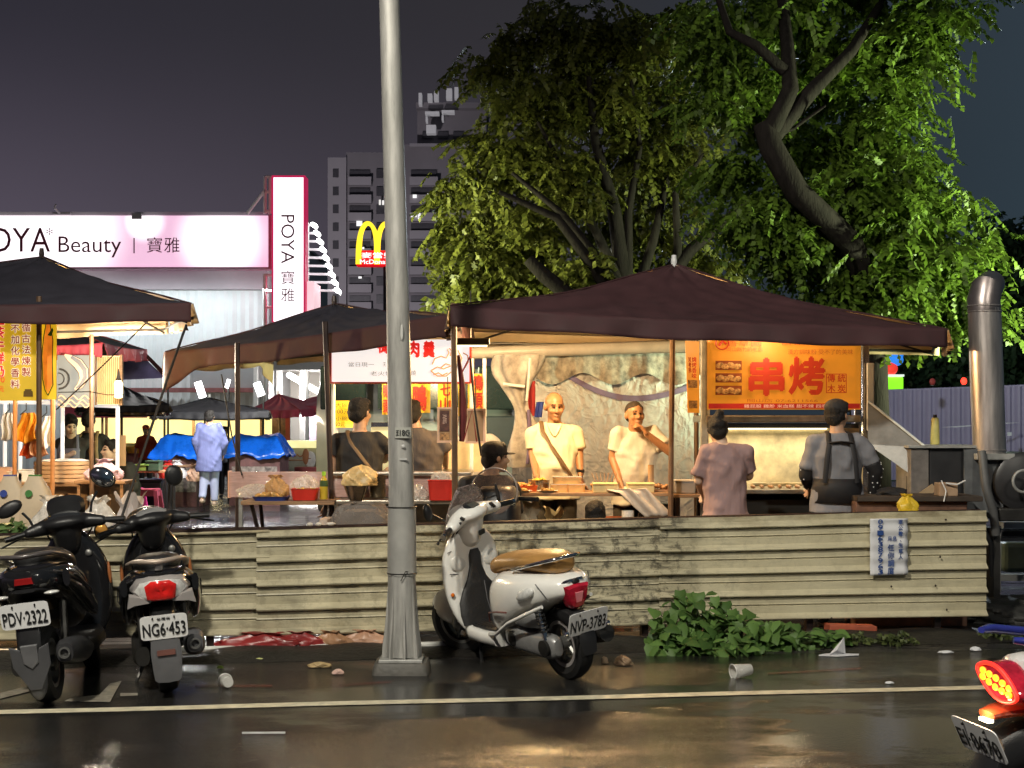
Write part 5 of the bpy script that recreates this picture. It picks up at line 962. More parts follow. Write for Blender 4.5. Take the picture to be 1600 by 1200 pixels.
t_, zR = table('side_table', 'small side table right of the dark canopy pole with a grey box on it', 1052, 1108, 772, 12.6, .4, M_wood, 'box')
o = thing('grey_box', 'grey lidded box on the small side table', 'box', (X(1069, 12.75), 12.75, zR)); MB().box((0, 0, .05), (.17, .2, .10)).build('box', mat('grey_box', (.22, .19, .16), .5), o, bevel=.01); MB().box((0, 0, .106), (.18, .21, .012)).build('lid', mat('pale_lid', (.5, .42, .32), .5), o, bevel=.003)
pbag('crumpled tan bag at the right end of the small side table', 1096, 771, 12.75, (.06, .06, .05), mat('tan_bag', (.40, .22, .12), .4), 21)
o = thing('orange_crate', 'bright orange plastic crate under the snack table', 'crate', (X(963, 12.9), 12.9, 0)); MB().box((0, 0, .36), (.26, .25, .72)).build('crate', M_orange, o, bevel=.02); MB().box((0, -.13, .76), (.27, .02, .03)).build('rim', M_orange, o)
o = thing('black_crate', 'black crate under the right end of the snack table', 'crate', (X(1026, 12.8), 12.8, 0)); MB().box((0, 0, .44), (.26, .3, .88)).build('crate', M_black, o, bevel=.015); MB().box((0, -.155, .80), (.2, .01, .04)).build('handle', M_dkmetal, o)
o = thing('cup_jar', 'clear jar of sticks under the snack table by the orange crate', 'jar', (X(981, 12.45), 12.45, .0)); MB().lathe([(.05, .5), (.05, .84), (.045, .84), (.045, .52)], 14).build('jar', M_clearw, o, smooth=40); MB().lathe([(.03, 0), (.045, .5)], 10).build('stand', M_black, o)
crumple('plastic_bag', (X(822, 12.75), 12.75, 0), (.20, .12, .44), trans_sheet('pale_sack', (.72, .64, .46), .5, .3), 'white refuse sack under the left end of the snack table', 'bag', 24, 'plastic bags on the counters')
crumple('plastic_bag', (X(866, 13.1), 13.1, 0), (.17, .10, .40), trans_sheet('pale_sack', (.72, .64, .46), .5, .3), 'big pale sack under the snack table behind the crossed legs', 'bag', 25, 'plastic bags on the counters')
# ================================================================ people
def bake(mb, name, mats, parent, voxel, smooth=3, pick=None, disp=0, dk=1.0):
    """fuse overlapping closed shapes into one continuous skin"""
    o = mb.build(name, mats[0]); m = o.modifiers.new('r', 'REMESH'); m.mode = 'VOXEL'; m.voxel_size = voxel
    if smooth: k = o.modifiers.new('s', 'SMOOTH'); k.factor = .5; k.iterations = smooth
    dg = bpy.context.evaluated_depsgraph_get(); me = bpy.data.meshes.new_from_object(o.evaluated_get(dg))
    old = o.data; o.modifiers.clear(); o.data = me; bpy.data.meshes.remove(old); me.name = name
    me.materials.clear()
    for x in mats: me.materials.append(x)
    if disp:
        n = len(me.vertices); co = np.empty(n * 3); no = np.empty(n * 3); me.vertices.foreach_get('co', co); me.vertices.foreach_get('normal', no); co = co.reshape(-1, 3); no = no.reshape(-1, 3)
        x, y, z = co.T; x, y, z = x * dk, y * dk, z * dk; ph = name.__len__() + co[0, 0] * 9; w_ = np.sin(x * 19 + z * 6 + 2.2 * np.sin(z * 8 + ph)) * .55 + np.sin(z * 26 - x * 23 + 3 * np.sin(x * 7 + y * 5 + ph)) * .45 + np.sin(y * 33 + z * 41 + x * 34 + 2 * np.sin(z * 15)) * .22
        q_ = np.sign(w_) * np.abs(w_) ** 1.3; q_ = np.where(q_ < 0, q_ * .35, q_); co += no * (disp * q_)[:, None]; me.vertices.foreach_set('co', co.ravel())
    if pick: me.polygons.foreach_set('material_index', [pick(p.center) for p in me.polygons])
    me.polygons.foreach_set('use_smooth', [True] * len(me.polygons)); me.update()
    if parent: o.parent = parent
    return o
def cap(mb, a, b, ra, rb, n=14, round_=True, flat=1.0):
    a, b = Vector(a), Vector(b); t = (b - a); L = t.length; t = t / max(L, 1e-6); pts, rs = [], []
    if round_:
        for k in (.95, .75, .4): pts.append(a - t * ra * k); rs.append(ra * math.sqrt(1 - k * k))
    for k in (0, .5, 1): pts.append(a.lerp(b, k)); rs.append(ra + (rb - ra) * k)
    if round_:
        for k in (.4, .75, .95): pts.append(b + t * rb * k); rs.append(rb * math.sqrt(1 - k * k))
    mb.tube(pts, rs, n, flat=flat)
def hand(mb, w_, dr, side, curl=.5, k=1):
    """palm, four fingers of different lengths and a thumb from the side of the palm"""
    d_ = Vector(dr).normalized(); s_ = Vector(side); s_ = (s_ - d_ * s_.dot(d_)).normalized(); n_ = d_.cross(s_); w_ = Vector(w_)
    for i in (-1, 0, 1): cap(mb, w_ + s_ * i * .022 * k + d_ * .01, w_ + s_ * i * .026 * k + d_ * .075 * k, .017 * k, .015 * k)
    for i, L in enumerate((.068, .078, .072, .056)):
        b = w_ + d_ * .085 * k + s_ * (-.033 + .022 * i) * k; f = (d_ + s_ * (-.12 + .08 * i)).normalized(); q = (f * math.cos(curl) - n_ * math.sin(curl)); r_ = (f * math.cos(curl * 2) - n_ * math.sin(curl * 2))
        m1 = b + q * L * .5 * k; cap(mb, b, m1, .0095 * k, .0088 * k, 8); cap(mb, m1, m1 + r_ * L * .5 * k, .0088 * k, .0075 * k, 8)
    b = w_ + d_ * .03 * k - s_ * .03 * k; m1 = b + (d_ * .7 - s_ * .7 - n_ * .25) * .04 * k; cap(mb, b, m1, .013 * k, .011 * k, 8); cap(mb, m1, m1 + (d_ * .95 - s_ * .2 - n_ * .3) * .032 * k, .011 * k, .009 * k, 8)
def person(label, px, top, d, front=-1, J=None, skin=None, shirt=None, sleeve=.62, hem=.84, pants=None, legs=1.0, shoes=None, w=1.0, belly=0, hyaw=0, hpitch=0, htilt=0, hair='short', face_=None, voxel=.008, group=None, extras=None, curl=.5, sit=None, hairmat=None, loose=.018, hand_dirs=None):
    s = FPX / d; x0 = X(px, d); H = Z(top, d) if sit is None else sit; k = H / 1.72; J = J or {}; f = front
    t = thing('person', label, 'person', (x0, d, 0), 0, group)
    D = dict(head=(0, .015, 1.590), neck=(0, -.01, 1.462), up=(0, -.01, 1.395), chest=(0, 0, 1.28), waist=(0, .01, 1.10), pel=(0, 0, .94), s0=(-.168 * w, -.01, 1.375), s1=(.168 * w, -.01, 1.375), e0=(-.25 * w, 0, 1.12), e1=(.25 * w, 0, 1.12), w0=(-.265 * w, .09, .885), w1=(.265 * w, .09, .885),
             h0=(-.09, 0, .92), h1=(.09, 0, .92), k0=(-.10, .03, .50), k1=(.10, .03, .50), a0=(-.11, -.02, .085), a1=(.11, -.02, .085))
    j = {q: Vector((v[0] * k, f * v[1] * k, v[2] * k)) for q, v in D.items()}
    for q, v in J.items(): j[q] = Vector(((v[0] - px) / s, f * v[2], Z(v[1], d)))
    sk = skin or M_skin; mb = MB()
    # trunk
    def trunk(m, g, zlo=None, bel=0):
        rg = []
        for q, a, b in (('neck', .062, .062), ('up', .135 * w, .085), ('chest', .165 * w, .105), ('waist', .145 * w, .10), ('pel', .165 * w, .105)):
            c = j[q]; bb = b * k + g + (bel if q == 'waist' else bel * .5 if q in ('pel', 'chest') else 0)
            rg.append([(c.x + (a * k + g) * math.cos(2 * math.pi * i / 20), c.y + f * (bel * .6 if q == 'waist' else bel * .3 if q == 'pel' else 0) + bb * math.sin(2 * math.pi * i / 20), c.z) for i in range(20)])
        if zlo is not None:
            c = j['pel']; rg.append([(c.x + (.17 * w * k + g * 1.3) * math.cos(2 * math.pi * i / 20), c.y + f * bel * .3 + (.115 * k + g * 1.3 + bel * .4) * math.sin(2 * math.pi * i / 20), zlo) for i in range(20)])
        m.rings(rg)
    trunk(mb, 0)
    cap(mb, j['up'], j['head'], .058 * k, .052 * k)
    for q in '01':
        cap(mb, j['s' + q], j['e' + q], .050 * k, .040 * k); cap(mb, j['e' + q], j['w' + q], .040 * k, .027 * k); cap(mb, j['neck'] + (j['s' + q] - j['neck']) * .25 - Vector((0, 0, .02)), j['s' + q], .05 * k, .050 * k)
        dr = (j['w' + q] - j['e' + q]).normalized()
        if hand_dirs and q in hand_dirs: dr = Vector((hand_dirs[q][0], f * hand_dirs[q][1], hand_dirs[q][2]))
        hand(mb, j['w' + q], dr, (0.2 if q == '0' else -.2, f, .1), curl, k)
        cap(mb, j['pel'] + (j['h' + q] - j['pel']) * .5, j['h' + q], .10 * k, .095 * k); cap(mb, j['h' + q], j['k' + q], .088 * k, .058 * k); cap(mb, j['k' + q], j['a' + q], .058 * k, .036 * k)
        cap(mb, j['a' + q] + Vector((0, -f * .03, -.045 * k)), j['a' + q] + Vector((0, f * .14 * k, -.055 * k)), .036 * k, .030 * k)
    # head
    E = Matrix.Rotation(hyaw, 3, 'Z') @ Matrix.Rotation(htilt, 3, 'Y') @ Matrix.Rotation(-f * hpitch, 3, 'X'); hs = .98 * k; hc = j['head']
    hp = lambda p: hc + E @ Vector((p[0] * hs, -f * p[1] * hs, p[2] * hs * .89))
    def he(m, c, r, n=16): 
        m2 = MB(); m2.ell((0, 0, 0), r, n, 12); m.add([hp((c[0] + v[0], c[1] + v[1], c[2] + v[2])) for v in m2.v], m2.f)
    for c, r in (((0, .012, .045), (.078, .096, .096)), ((0, -.028, -.035), (.062, .070, .088)), ((0, -.078, -.098), (.026, .024, .022)), ((0, -.082, .034), (.052, .020, .012)), ((.036, -.068, -.022), (.028, .028, .030)), ((-.036, -.068, -.022), (.028, .028, .030)), ((.079, .008, 0), (.013, .022, .033)), ((-.079, .008, 0), (.013, .022, .033)), ((0, -.096, -.064), (.024, .012, .011))): he(mb, c, r)
    cap(mb, hp((0, -.090, .025)), hp((0, -.114, -.022)), .009 * hs, .017 * hs, 8); cap(mb, hp((-.014, -.10, -.028)), hp((.014, -.10, -.028)), .010 * hs, .010 * hs, 8)
    ey = [hp((x, -.092, .012)) for x in (-.032, .032)]; br = [hp((x, -.096, .040)) for x in (-.034, .034)]; lp_ = hp((0, -.108, -.064)); no = hp((0, -.12, -.03))
    def pick(c):
        c = Vector(c)
        if (c - hc).length > .16: return 0
        for e in ey:
            if abs(c.z - e.z) < .0075 and (c - e).length < .019: return 1
        for e in br:
            if abs(c.z - e.z) < .005 and (c - e).length < .025: return 1
        if abs(c.z - lp_.z) < .008 and (c - lp_).length < .026: return 2
        return 0
    bake(mb, 'body', [sk, M_hair, mat('lips', (.34, .17, .11), .5)], t, voxel, 3, pick)
    # clothes
    if shirt:
        mb = MB(); zl = hem * k if sit is None else j['pel'].z - .06; trunk(mb, loose, zl, belly)
        for q in '01':
            e = j['s' + q].lerp(j['e' + q], min(1, sleeve)); cap(mb, j['neck'] + (j['s' + q] - j['neck']) * .3 - Vector((0, 0, .025)), j['s' + q], .052 * k + loose * .3, .056 * k + loose * .3)
            if sleeve <= 1: cap(mb, j['s' + q], e, .055 * k + loose * .3, .055 * k + loose * .5, round_=False); mb.ell(j['s' + q], (.056 * k + loose * .3,) * 3)
            else: cap(mb, j['s' + q], j['e' + q], .058 * k + loose * .4, .052 * k + loose * .6); cap(mb, j['e' + q], j['e' + q].lerp(j['w' + q], .92), .052 * k + loose * .5, .038 * k + loose * .4, round_=False)
        bake(mb, 'shirt', [shirt], t, voxel * 1.15, 2, disp=.015)
    if pants:
        mb = MB(); c = j['pel']; mb.rings([[(c.x + (.168 * w * k + .012) * r_ * math.cos(2 * math.pi * i / 20), c.y + (.108 * k + .012 + belly * .3) * r_ * math.sin(2 * math.pi * i / 20), c.z + dz) for i in range(20)] for r_, dz in ((.9, -.08 * k), (1, -.02), (.98, .06 * k), (.96, .10 * k))])
        for q in '01':
            cap(mb, j['h' + q], j['k' + q] if legs >= .5 else j['h' + q].lerp(j['k' + q], legs * 2), .102 * k, .078 * k, round_=legs >= .5); mb.ell(j['h' + q], (.10 * k, .105 * k, .10 * k))
            if legs > .5: cap(mb, j['k' + q], j['k' + q].lerp(j['a' + q], (legs - .5) * 2), .078 * k, .060 * k, round_=False)
        bake(mb, 'trousers', [pants], t, voxel * 1.3, 2, disp=.006)
    mb = MB()
    for q in '01': cap(mb, j['a' + q] + Vector((0, -f * .04, -.045 * k)), j['a' + q] + Vector((0, f * .15 * k, -.05 * k)), .042 * k, .036 * k)
    bake(mb, 'shoes', [shoes or M_black], t, .012, 2)
    hm = hairmat or M_hair; mb = MB()
    if hair in ('short', 'bun', 'long', 'cap'):
        he(mb, (0, .018, .056), (.086, .100, .096)); he(mb, (0, .055, -.01), (.076, .056, .078)); he(mb, (.012, -.045, .105), (.062, .045, .040))
        for x in (-1, 1): he(mb, (x * .072, .02, .02), (.014, .05, .055))
        if hair == 'bun': he(mb, (.008, .045, .165), (.038, .04, .042)); he(mb, (0, .03, .125), (.06, .06, .04))
        if hair == 'long': he(mb, (0, .075, -.05), (.072, .045, .11))
    elif hair == 'crop': he(mb, (0, .019, .061), (.081, .097, .087)); he(mb, (0, .055, .0), (.073, .054, .068))
    elif hair == 'bald':
        he(mb, (0, .045, -.005), (.079, .066, .050))
    if mb.v: bake(mb, 'hair', [hm], t, .008, 1, disp=.005, dk=3.2)
    if hair == 'cap':
        cm = face_ or C_blk; mb = MB(); he(mb, (0, .008, .078), (.093, .108, .080), 20); he(mb, (0, .01, .045), (.092, .106, .03), 20); he(mb, (0, -.115, .045), (.070, .065, .010), 16)
        bake(mb, 'cap', [cm], t, .008, 2)
    if extras: extras(t, j, k, f, hp)
    return t
def band(t, pts, r_, m, name='strap', flat=.35): return MB().tube(pts, r_, 8, flat=flat).build(name, m, t, smooth=60)
def shirt_mat(name, c, var=.1): return mat(name, c, .8, var=var, scale=5, bump=.8, bscale=6.5, stretch=(1, 1, .38), bdist=.035)
C_polo = shirt_mat('cream_polo', (.80, .74, .55), .06); C_tee = shirt_mat('pale_grey_tee', (.62, .60, .55), .08); C_mauve = shirt_mat('mauve_tee', (.30, .20, .20), .08); C_grey = shirt_mat('grey_tee', (.20, .20, .22), .1); C_blk = shirt_mat('black_tee', (.022, .020, .020), .25); C_char = shirt_mat('charcoal_tee', (.075, .062, .058), .15)
C_blue = shirt_mat('blue_shirt', (.13, .15, .33), .12); C_lblue = shirt_mat('pale_blue_trousers', (.30, .33, .48), .1); C_dkshort = shirt_mat('dark_shorts', (.05, .045, .04), .3); C_orange = shirt_mat('orange_red_shirt', (.60, .08, .03), .1); C_wht = shirt_mat('white_tee', (.72, .70, .70), .06); C_apron = shirt_mat('slate_apron', (.14, .15, .22), .1); C_dots = mat('dotted_black_cloth', (.014, .013, .015), .7, var=.2, c2=None)
M_strap = mat('brown_strap', (.13, .08, .04), .6)
# bald man in cream polo
def ex_bald(t, j, k, f, hp):
    c, p = j['chest'], j['pel']; y = -.155
    band(t, [(j['up'].x - .11, .10, j['up'].z + .02), (j['up'].x - .115, -.02, j['up'].z + .085), (j['up'].x - .10, -.105, j['up'].z + .0), (c.x - .03, -.155, c.z), (j['waist'].x + .07, -.235, j['waist'].z + .04), (p.x + .17, -.13, p.z + .06), (p.x + .19, .0, p.z + .02)], .020, M_strap)
    wc = j['w1']; MB().lathe([(.034, -.012), (.036, 0), (.034, .012)], 16, tuple(wc + Vector((0, 0, .03))), (.2, .1, 0)).build('watch', M_black, t)
    mb = MB()
    mb.tube([(j['neck'].x - .055, -.055, j['neck'].z - .01), (j['neck'].x - .03, -.115, j['neck'].z - .06), (j['neck'].x, -.125, j['neck'].z - .11)], .014, 6, flat=.6); mb.tube([(j['neck'].x + .055, -.055, j['neck'].z - .01), (j['neck'].x + .03, -.115, j['neck'].z - .06), (j['neck'].x, -.125, j['neck'].z - .11)], .014, 6, flat=.6)
    mb.tube([(j['neck'].x - .06, .03, j['neck'].z), (j['neck'].x, .065, j['neck'].z + .01), (j['neck'].x + .06, .03, j['neck'].z)], .016, 6); mb.build('collar', C_polo, t, smooth=60)
person('bald older man in a cream polo shirt with brown crossbody strap behind the snack table', 866, 612, 13.35, -1, dict(e0=(833, 707, .02), w0=(838, 744, .22), e1=(904, 705, .0), w1=(906, 740, .12)), shirt=C_polo, sleeve=.84, pants=C_dkshort, legs=.5, w=1.08, skin=mat('skin_tanned', (.40, .20, .10), .45, var=.12, scale=20), belly=.055, hyaw=R(12), hpitch=R(8), hair='bald', hairmat=mat('grey_stubble', (.14, .10, .075), .7), extras=ex_bald, voxel=.007, shoes=mat('maroon_sandal', (.20, .03, .05), .5))
person('man in a pale grey t-shirt holding his hand to his chin beside the tarpaulin', 992, 628, 13.3, -1, dict(head=(991, 650, .06), s1=(1020, 676, .0), s0=(966, 678, .02), e1=(1044, 705, .12), w1=(1008, 678, .17), e0=(957, 716, .03), w0=(967, 752, .15)), shirt=C_tee, sleeve=.72, pants=C_dkshort, w=1.05, belly=.02, skin=mat('skin_tanned', (.40, .20, .10), .45, var=.12, scale=20), hyaw=R(14), hpitch=R(-4), hair='crop', hairmat=mat('cropped_hair', (.035, .024, .017), .85), voxel=.007, hand_dirs={'1': (-.5, .05, .65)}, curl=.75, loose=.026)
# woman and cap man from behind
person('woman with hair in a bun and a loose mauve t-shirt standing at the grill', 1133, 652, 11.9, 1, dict(s0=(1103, 706, -.01), s1=(1163, 706, -.01), e0=(1093, 752, .06), w0=(1104, 772, .26), e1=(1173, 744, .08), w1=(1158, 752, .30), head=(1122, 673, .02), neck=(1126, 694, -.01)), skin=M_skin2, shirt=C_mauve, sleeve=.80, hem=.78, pants=cloth_mat('dark_trousers', (.03, .03, .035)), w=.93, hair='bun', voxel=.009, loose=.032)
def ex_cook(t, j, k, f, hp):
    u, c, wst, p = j['up'], j['chest'], j['waist'], j['pel']
    for q in (-1, 1): band(t, [(u.x + q * .075, .04, u.z + .075), (u.x + q * .085, -.075, u.z + .06), (u.x + q * .09, -.135, u.z - .02), (c.x + q * .11, -.155, c.z - .02), (wst.x + q * .125, -.145, wst.z - .02)], .020, C_dots, 'apron_strap')
    band(t, [(u.x - .09, -.135, u.z - .01), (u.x, -.14, u.z - .0), (u.x + .09, -.135, u.z - .01)], .020, C_dots, 'apron_strap')
    mb = MB(); rg = [[(wst.x + (a) * math.cos(2 * math.pi * i / 28), .0 + b * math.sin(2 * math.pi * i / 28), z) for i in range(28)] for z, a, b in ((p.z - .02, .205, .155), (wst.z - .06, .195, .15), (wst.z + .01, .185, .145))]
    mb.rings(rg, cap=False); mb.build('apron_waist', C_dots, t, smooth=60, solid=.004)
    for q in '01':
        e, w_ = j['e' + q], j['w' + q]; mb = MB(); a0 = j['s' + q].lerp(e, .72); cap(mb, a0, e, .066, .060, round_=False); cap(mb, e, e.lerp(w_, .95), .060, .042, round_=False); mb.ell(e, (.06, .06, .06)); so_ = bake(mb, 'arm_cover', [C_dots], t, .009, 2, disp=.003)
        mb = MB(); rnd = random.Random(3)
        for _ in range(26):
            v = so_.data.vertices[rnd.randrange(len(so_.data.vertices))]; mb.ell(v.co, (.006, .006, .006), 6, 4)
        mb.build('white_dots', C_wht, so_)
    MB().ell(hp((0, .098, .06)), (.022, .01, .012), 8, 5).build('cap_clasp', M_dkmetal, t)
cook_ = person('cook in black cap and dark apron straps seen from behind at the grill', 1308, 624, 12.0, 1, dict(e0=(1262, 742, .05), w0=(1274, 762, .28), e1=(1368, 735, .0), w1=(1368, 778, .10)), shirt=C_grey, sleeve=.75, hem=.85, pants=C_blk, w=1.12, hair='cap', hyaw=R(-38), extras=ex_cook, voxel=.009, loose=.022)
def ex_blackman(t, j, k, f, hp):
    u, c, w_, p = j['up'], j['chest'], j['waist'], j['pel']
    band(t, [(u.x - .09, .06, u.z + .06), (u.x - .095, -.05, u.z + .075), (u.x - .06, -.13, u.z - .02), (c.x + .05, -.15, c.z - .05), (w_.x + .15, -.11, w_.z), (w_.x + .20, .02, w_.z - .08)], .020, M_strap)
    MB().ell((p.x + .24, .05, p.z + .14), (.07, .05, .10), 12, 8).build('side_bag', mat('tan_pouch', (.45, .30, .18), .6), t)
person('man in a black t-shirt with tan crossbody strap seen from behind at the noodle stall', 562, 625, 12.65, 1, dict(e1=(603, 705, .06), w1=(596, 728, .22), e0=(522, 715, .02), head=(562, 646, .01)), shirt=C_blk, sleeve=.78, hem=.80, pants=C_dkshort, w=1.05, hyaw=R(-28), hair='short', extras=ex_blackman, voxel=.009, loose=.03)
person('man in a loose charcoal t-shirt seen from behind, partly hidden by the lamp post', 655, 626, 12.8, 1, dict(e1=(694, 705, .02), w1=(694, 728, .25), e0=(628, 715, .05), head=(642, 648, .02), neck=(646, 668, -.01)), shirt=C_char, sleeve=.85, hem=.80, pants=C_dkshort, w=1.05, hair='short', voxel=.010, loose=.034)
person('seated man in a black cap and black shirt seen from behind the white scooter', 772, 695, 11.55, 1, dict(head=(773, 717, .02), neck=(766, 742, -.02), up=(763, 756, -.03), chest=(761, 778, -.06), waist=(760, 815, -.07), pel=(760, 852, -.04), s0=(728, 758, -.03), s1=(797, 760, .0), e0=(718, 808, .05), e1=(806, 806, .10), w0=(728, 828, .25), w1=(800, 815, .30), h0=(743, 856, .02), h1=(778, 856, .02), k0=(740, 862, .42), k1=(784, 862, .42), a0=(740, 962, .45), a1=(784, 962, .45)), shirt=C_blk, pants=C_blk, sit=1.72, hair='cap', hyaw=R(-62), voxel=.009, loose=.03, sleeve=.85)
person('dark haired person crouching low behind the fence under the snack table', 930, 785, 12.1, 1, dict(head=(930, 806, .0), neck=(930, 828, -.02), up=(930, 838, -.05), chest=(930, 858, -.08), waist=(930, 885, -.10), pel=(930, 908, -.08), s0=(898, 842, -.04), s1=(962, 842, -.04), e0=(892, 882, .1), e1=(968, 882, .1), w0=(905, 885, .3), w1=(955, 885, .3), h0=(915, 912, 0), h1=(945, 912, 0), k0=(908, 890, .38), k1=(952, 890, .38), a0=(908, 952, .12), a1=(952, 952, .12)), shirt=C_blk, pants=C_blk, sit=1.66, hair='short', voxel=.011)
person('half hidden stall keeper in a white t-shirt and black cap behind the framed menus', 745, 634, 14.3, -1, dict(e1=(762, 705, .0)), shirt=C_wht, pants=C_dkshort, hair='cap', voxel=.010, w=.95)
# people deeper in the market
person('man in a loose blue shirt and pale blue trousers walking away between the tarps', 327, 640, 26.2, 1, dict(s0=(313, 667, 0), s1=(341, 667, 0), e0=(306, 692, 0), e1=(350, 692, .05), w0=(309, 712, .1), w1=(345, 712, .2), k0=(318, 748, .05), a0=(318, 778, -.12), k1=(334, 748, .06), a1=(334, 783, .05)), shirt=C_blue, sleeve=1.5, hem=.68, pants=C_lblue, w=1.08, hair='short', voxel=.014, loose=.03, shoes=mat('tan_shoes', (.35, .25, .18), .6))
person('worker in an orange red shirt and red cap standing behind the yellow lit counter', 228, 664, 33.0, -1, shirt=C_orange, pants=C_dkshort, hair='cap', face_=C_orange, skin=M_skin2, voxel=.020, sleeve=.9)
person('dark haired person in white bending behind the right blue tarp', 353, 667, 31.0, -1, dict(head=(352, 674, .1)), shirt=C_wht, pants=C_dkshort, hair='long', hyaw=R(40), voxel=.020)
def ex_apr(t, j, k, f, hp):
    c, w_, p = j['chest'], j['waist'], j['pel']
    MB().grid(lambda u, v: (c.x + (u - .5) * (.26 + .14 * (v > .4)), -.135 - .03 * math.sin(u * math.pi) - .02 * v, c.z + .04 - .62 * v), 10, 14).build('apron', C_apron, t, smooth=60, solid=.006)
    for q in (-1, 1): band(t, [(c.x + q * .11, -.14, c.z + .03), (c.x + q * .08, -.06, c.z + .17), (c.x + q * .06, .05, c.z + .19)], .015, C_apron, 'apron_strap')
person('young woman in black with a slate apron looking down at the steamer counter', 112, 648, 17.4, -1, dict(head=(114, 664, .10), e0=(99, 702, .0), w0=(106, 712, .25), e1=(126, 702, .0), w1=(116, 712, .28)), skin=M_skin2, shirt=C_blk, sleeve=.9, pants=C_blk, w=.92, hyaw=R(30), hpitch=R(28), hair='short', extras=ex_apr, voxel=.011)
def ex_tan(t, j, k, f, hp):
    u, w_ = j['up'], j['waist']
    for q in (-1, 1): band(t, [(u.x + q * .08, .04, u.z + .08), (u.x + q * .10, -.11, u.z + .02), (u.x + q * .11, -.15, u.z - .15), (w_.x + q * .12, -.14, w_.z)], .022, mat('tan_strap', (.38, .24, .12), .6), 'apron_strap')
    band(t, [(u.x - .10, -.14, u.z - .04), (u.x + .10, -.14, u.z - .04)], .022, mat('tan_strap', (.38, .24, .12), .6), 'apron_strap')
person('man in black with tan apron straps seen from behind beside the woman in the apron', 141, 643, 18.3, 1, dict(head=(138, 658, .02)), shirt=C_blk, sleeve=.9, pants=C_blk, hair='short', extras=ex_tan, voxel=.012)
person('seated customer in black with dark hair turned to the steamer counter', 180, 688, 17.0, -1, dict(head=(174, 704, .0), neck=(181, 720, -.02), up=(186, 727, -.02), chest=(190, 743, -.04), waist=(194, 765, -.05), pel=(193, 792, -.02), s0=(172, 730, .02), s1=(202, 730, -.02), e0=(168, 758, .10), e1=(208, 760, .0), w0=(165, 768, .25), w1=(196, 785, .2), h0=(186, 797, .0), h1=(200, 797, 0), k0=(178, 800, .3), k1=(192, 800, .35), a0=(178, 866, .3), a1=(192, 866, .3)), shirt=C_blk, sleeve=1.5, pants=C_blk, sit=1.70, hyaw=R(-55), hair='short', skin=M_skin2, voxel=.012)
# ================================================================ drink stall at the left edge
def signboard(name, lb, px0, px1, py0, py1, dd, m, cat='sign', thick=.02):
    c = (X((px0 + px1) / 2, dd), dd, 0); o = thing(name, lb, cat, c); z = Z((py0 + py1) / 2, dd); k = dd / FPX
    MB().box((0, 0, z), ((px1 - px0) * k, thick, (py1 - py0) * k)).build('panel', m, o)
    return o, (lambda px, py, t=.004: face(((px - (px0 + px1) / 2) * k, -thick / 2 - t, Z(py, dd)))), k
M_ysign = emit('lit_mustard', (.50, .31, .012), .75, base=(.55, .36, .03), var=.15, scale=4)
o, A4, k = signboard('drink_sign', 'mustard yellow lit stall sign with white outlined vertical characters at the left edge', -70, 57, 480, 626, 12.3, M_ysign)
M_pale = emit('pale_outline', (.85, .75, .55), .7); M_dred = emit('dark_red_ink', (.30, .03, .01), .5)
for st_, px, y0, sz in (('遵循古法煉製', 42, 486, 14), ('不加化學香料', 25, 505, 14)):
    it = [(c, 'em', sz * k, A4(px, y0 + 17.3 * (i + .5))) for i, c in enumerate(st_)]
    letters(it, M_pale, o, bold=.09); letters([(c, a, b, M @ Matrix.Translation((0, 0, .005))) for c, a, b, M in it], M_dred, o, bold=.012)
it = [(c, 'em', 19 * k, A4(-1, 490 + 20 * (i + .5))) for i, c in enumerate('紅茶牛鮮奶')]
letters(it, M_pale, o, bold=.06); letters([(c, a, b, M @ Matrix.Translation((0, 0, .005))) for c, a, b, M in it], emit('vivid_red_ink', (.75, .03, .02), .6), o, bold=.03)
letters([('50', 12 * k, 9 * k, A4(2, 593)), ('元', 8 * k, 8 * k, A4(3, 608))], emit('vivid_red_ink', (.75, .03, .02), .6), o)
mb = MB(); mb.prism([(-.038, -.03), (.038, -.03), (.036, .012), (.026, .018), (.026, .03), (-.026, .03), (-.026, .018), (-.036, .012)], .004, A4(45, 614)); mb.build('jar_print', mat('brown_jar_print', (.16, .09, .01), .6), o)
o, A5, k = signboard('fish_panel_sign', 'narrow yellow lit panel with an orange fish drawing right of the mustard sign', 64.5, 88, 493, 624, 12.35, emit('lit_yellow_panel', (.72, .42, .012), .8, base=(.6, .4, .03), var=.2, scale=5))
mb = MB(); fishp = [(0, -.30), (.035, -.22), (.03, -.05), (.035, .12), (.015, .24), (-.004, .30), (-.03, .14), (-.042, 0), (-.036, -.18), (-.02, -.26)]
mb.prism(fishp, .004, A5(76, 556)); mb.build('fish_print', emit('orange_fish', (.80, .20, .015), .7, var=.3, scale=20), o)
mb = MB(); mb.tube([A5(76, 556, .01) @ Vector((x * 1.15, y * 1.06, 0)) for x, y in fishp + fishp[:1]], .004, 5); mb.build('fish_outline', mat('dark_green_line', (.05, .12, .02), .6), o)
mb = MB(); mb.prism([(-.05, -.022), (.05, -.022), (.046, .022), (-.046, .022)], .004, A5(76, 497)); mb.build('red_corner', emit('vivid_red_ink', (.75, .03, .02), .6), o)
mb = MB(); mb.prism([(-.02, -.02), (.02, .04), (.028, .02), (.01, -.03)], .005, A5(79, 520)); mb.build('green_leaf', mat('leaf_print', (.08, .30, .04), .6), o)
o, A6, k = signboard('fish_sign', 'grey blue sign with a leaping fish drawing under the small canopy', 90, 148, 555, 636, 15.6, emit('grey_blue_panel', (.34, .39, .40), .45, base=(.12, .13, .13), var=.12, scale=3))
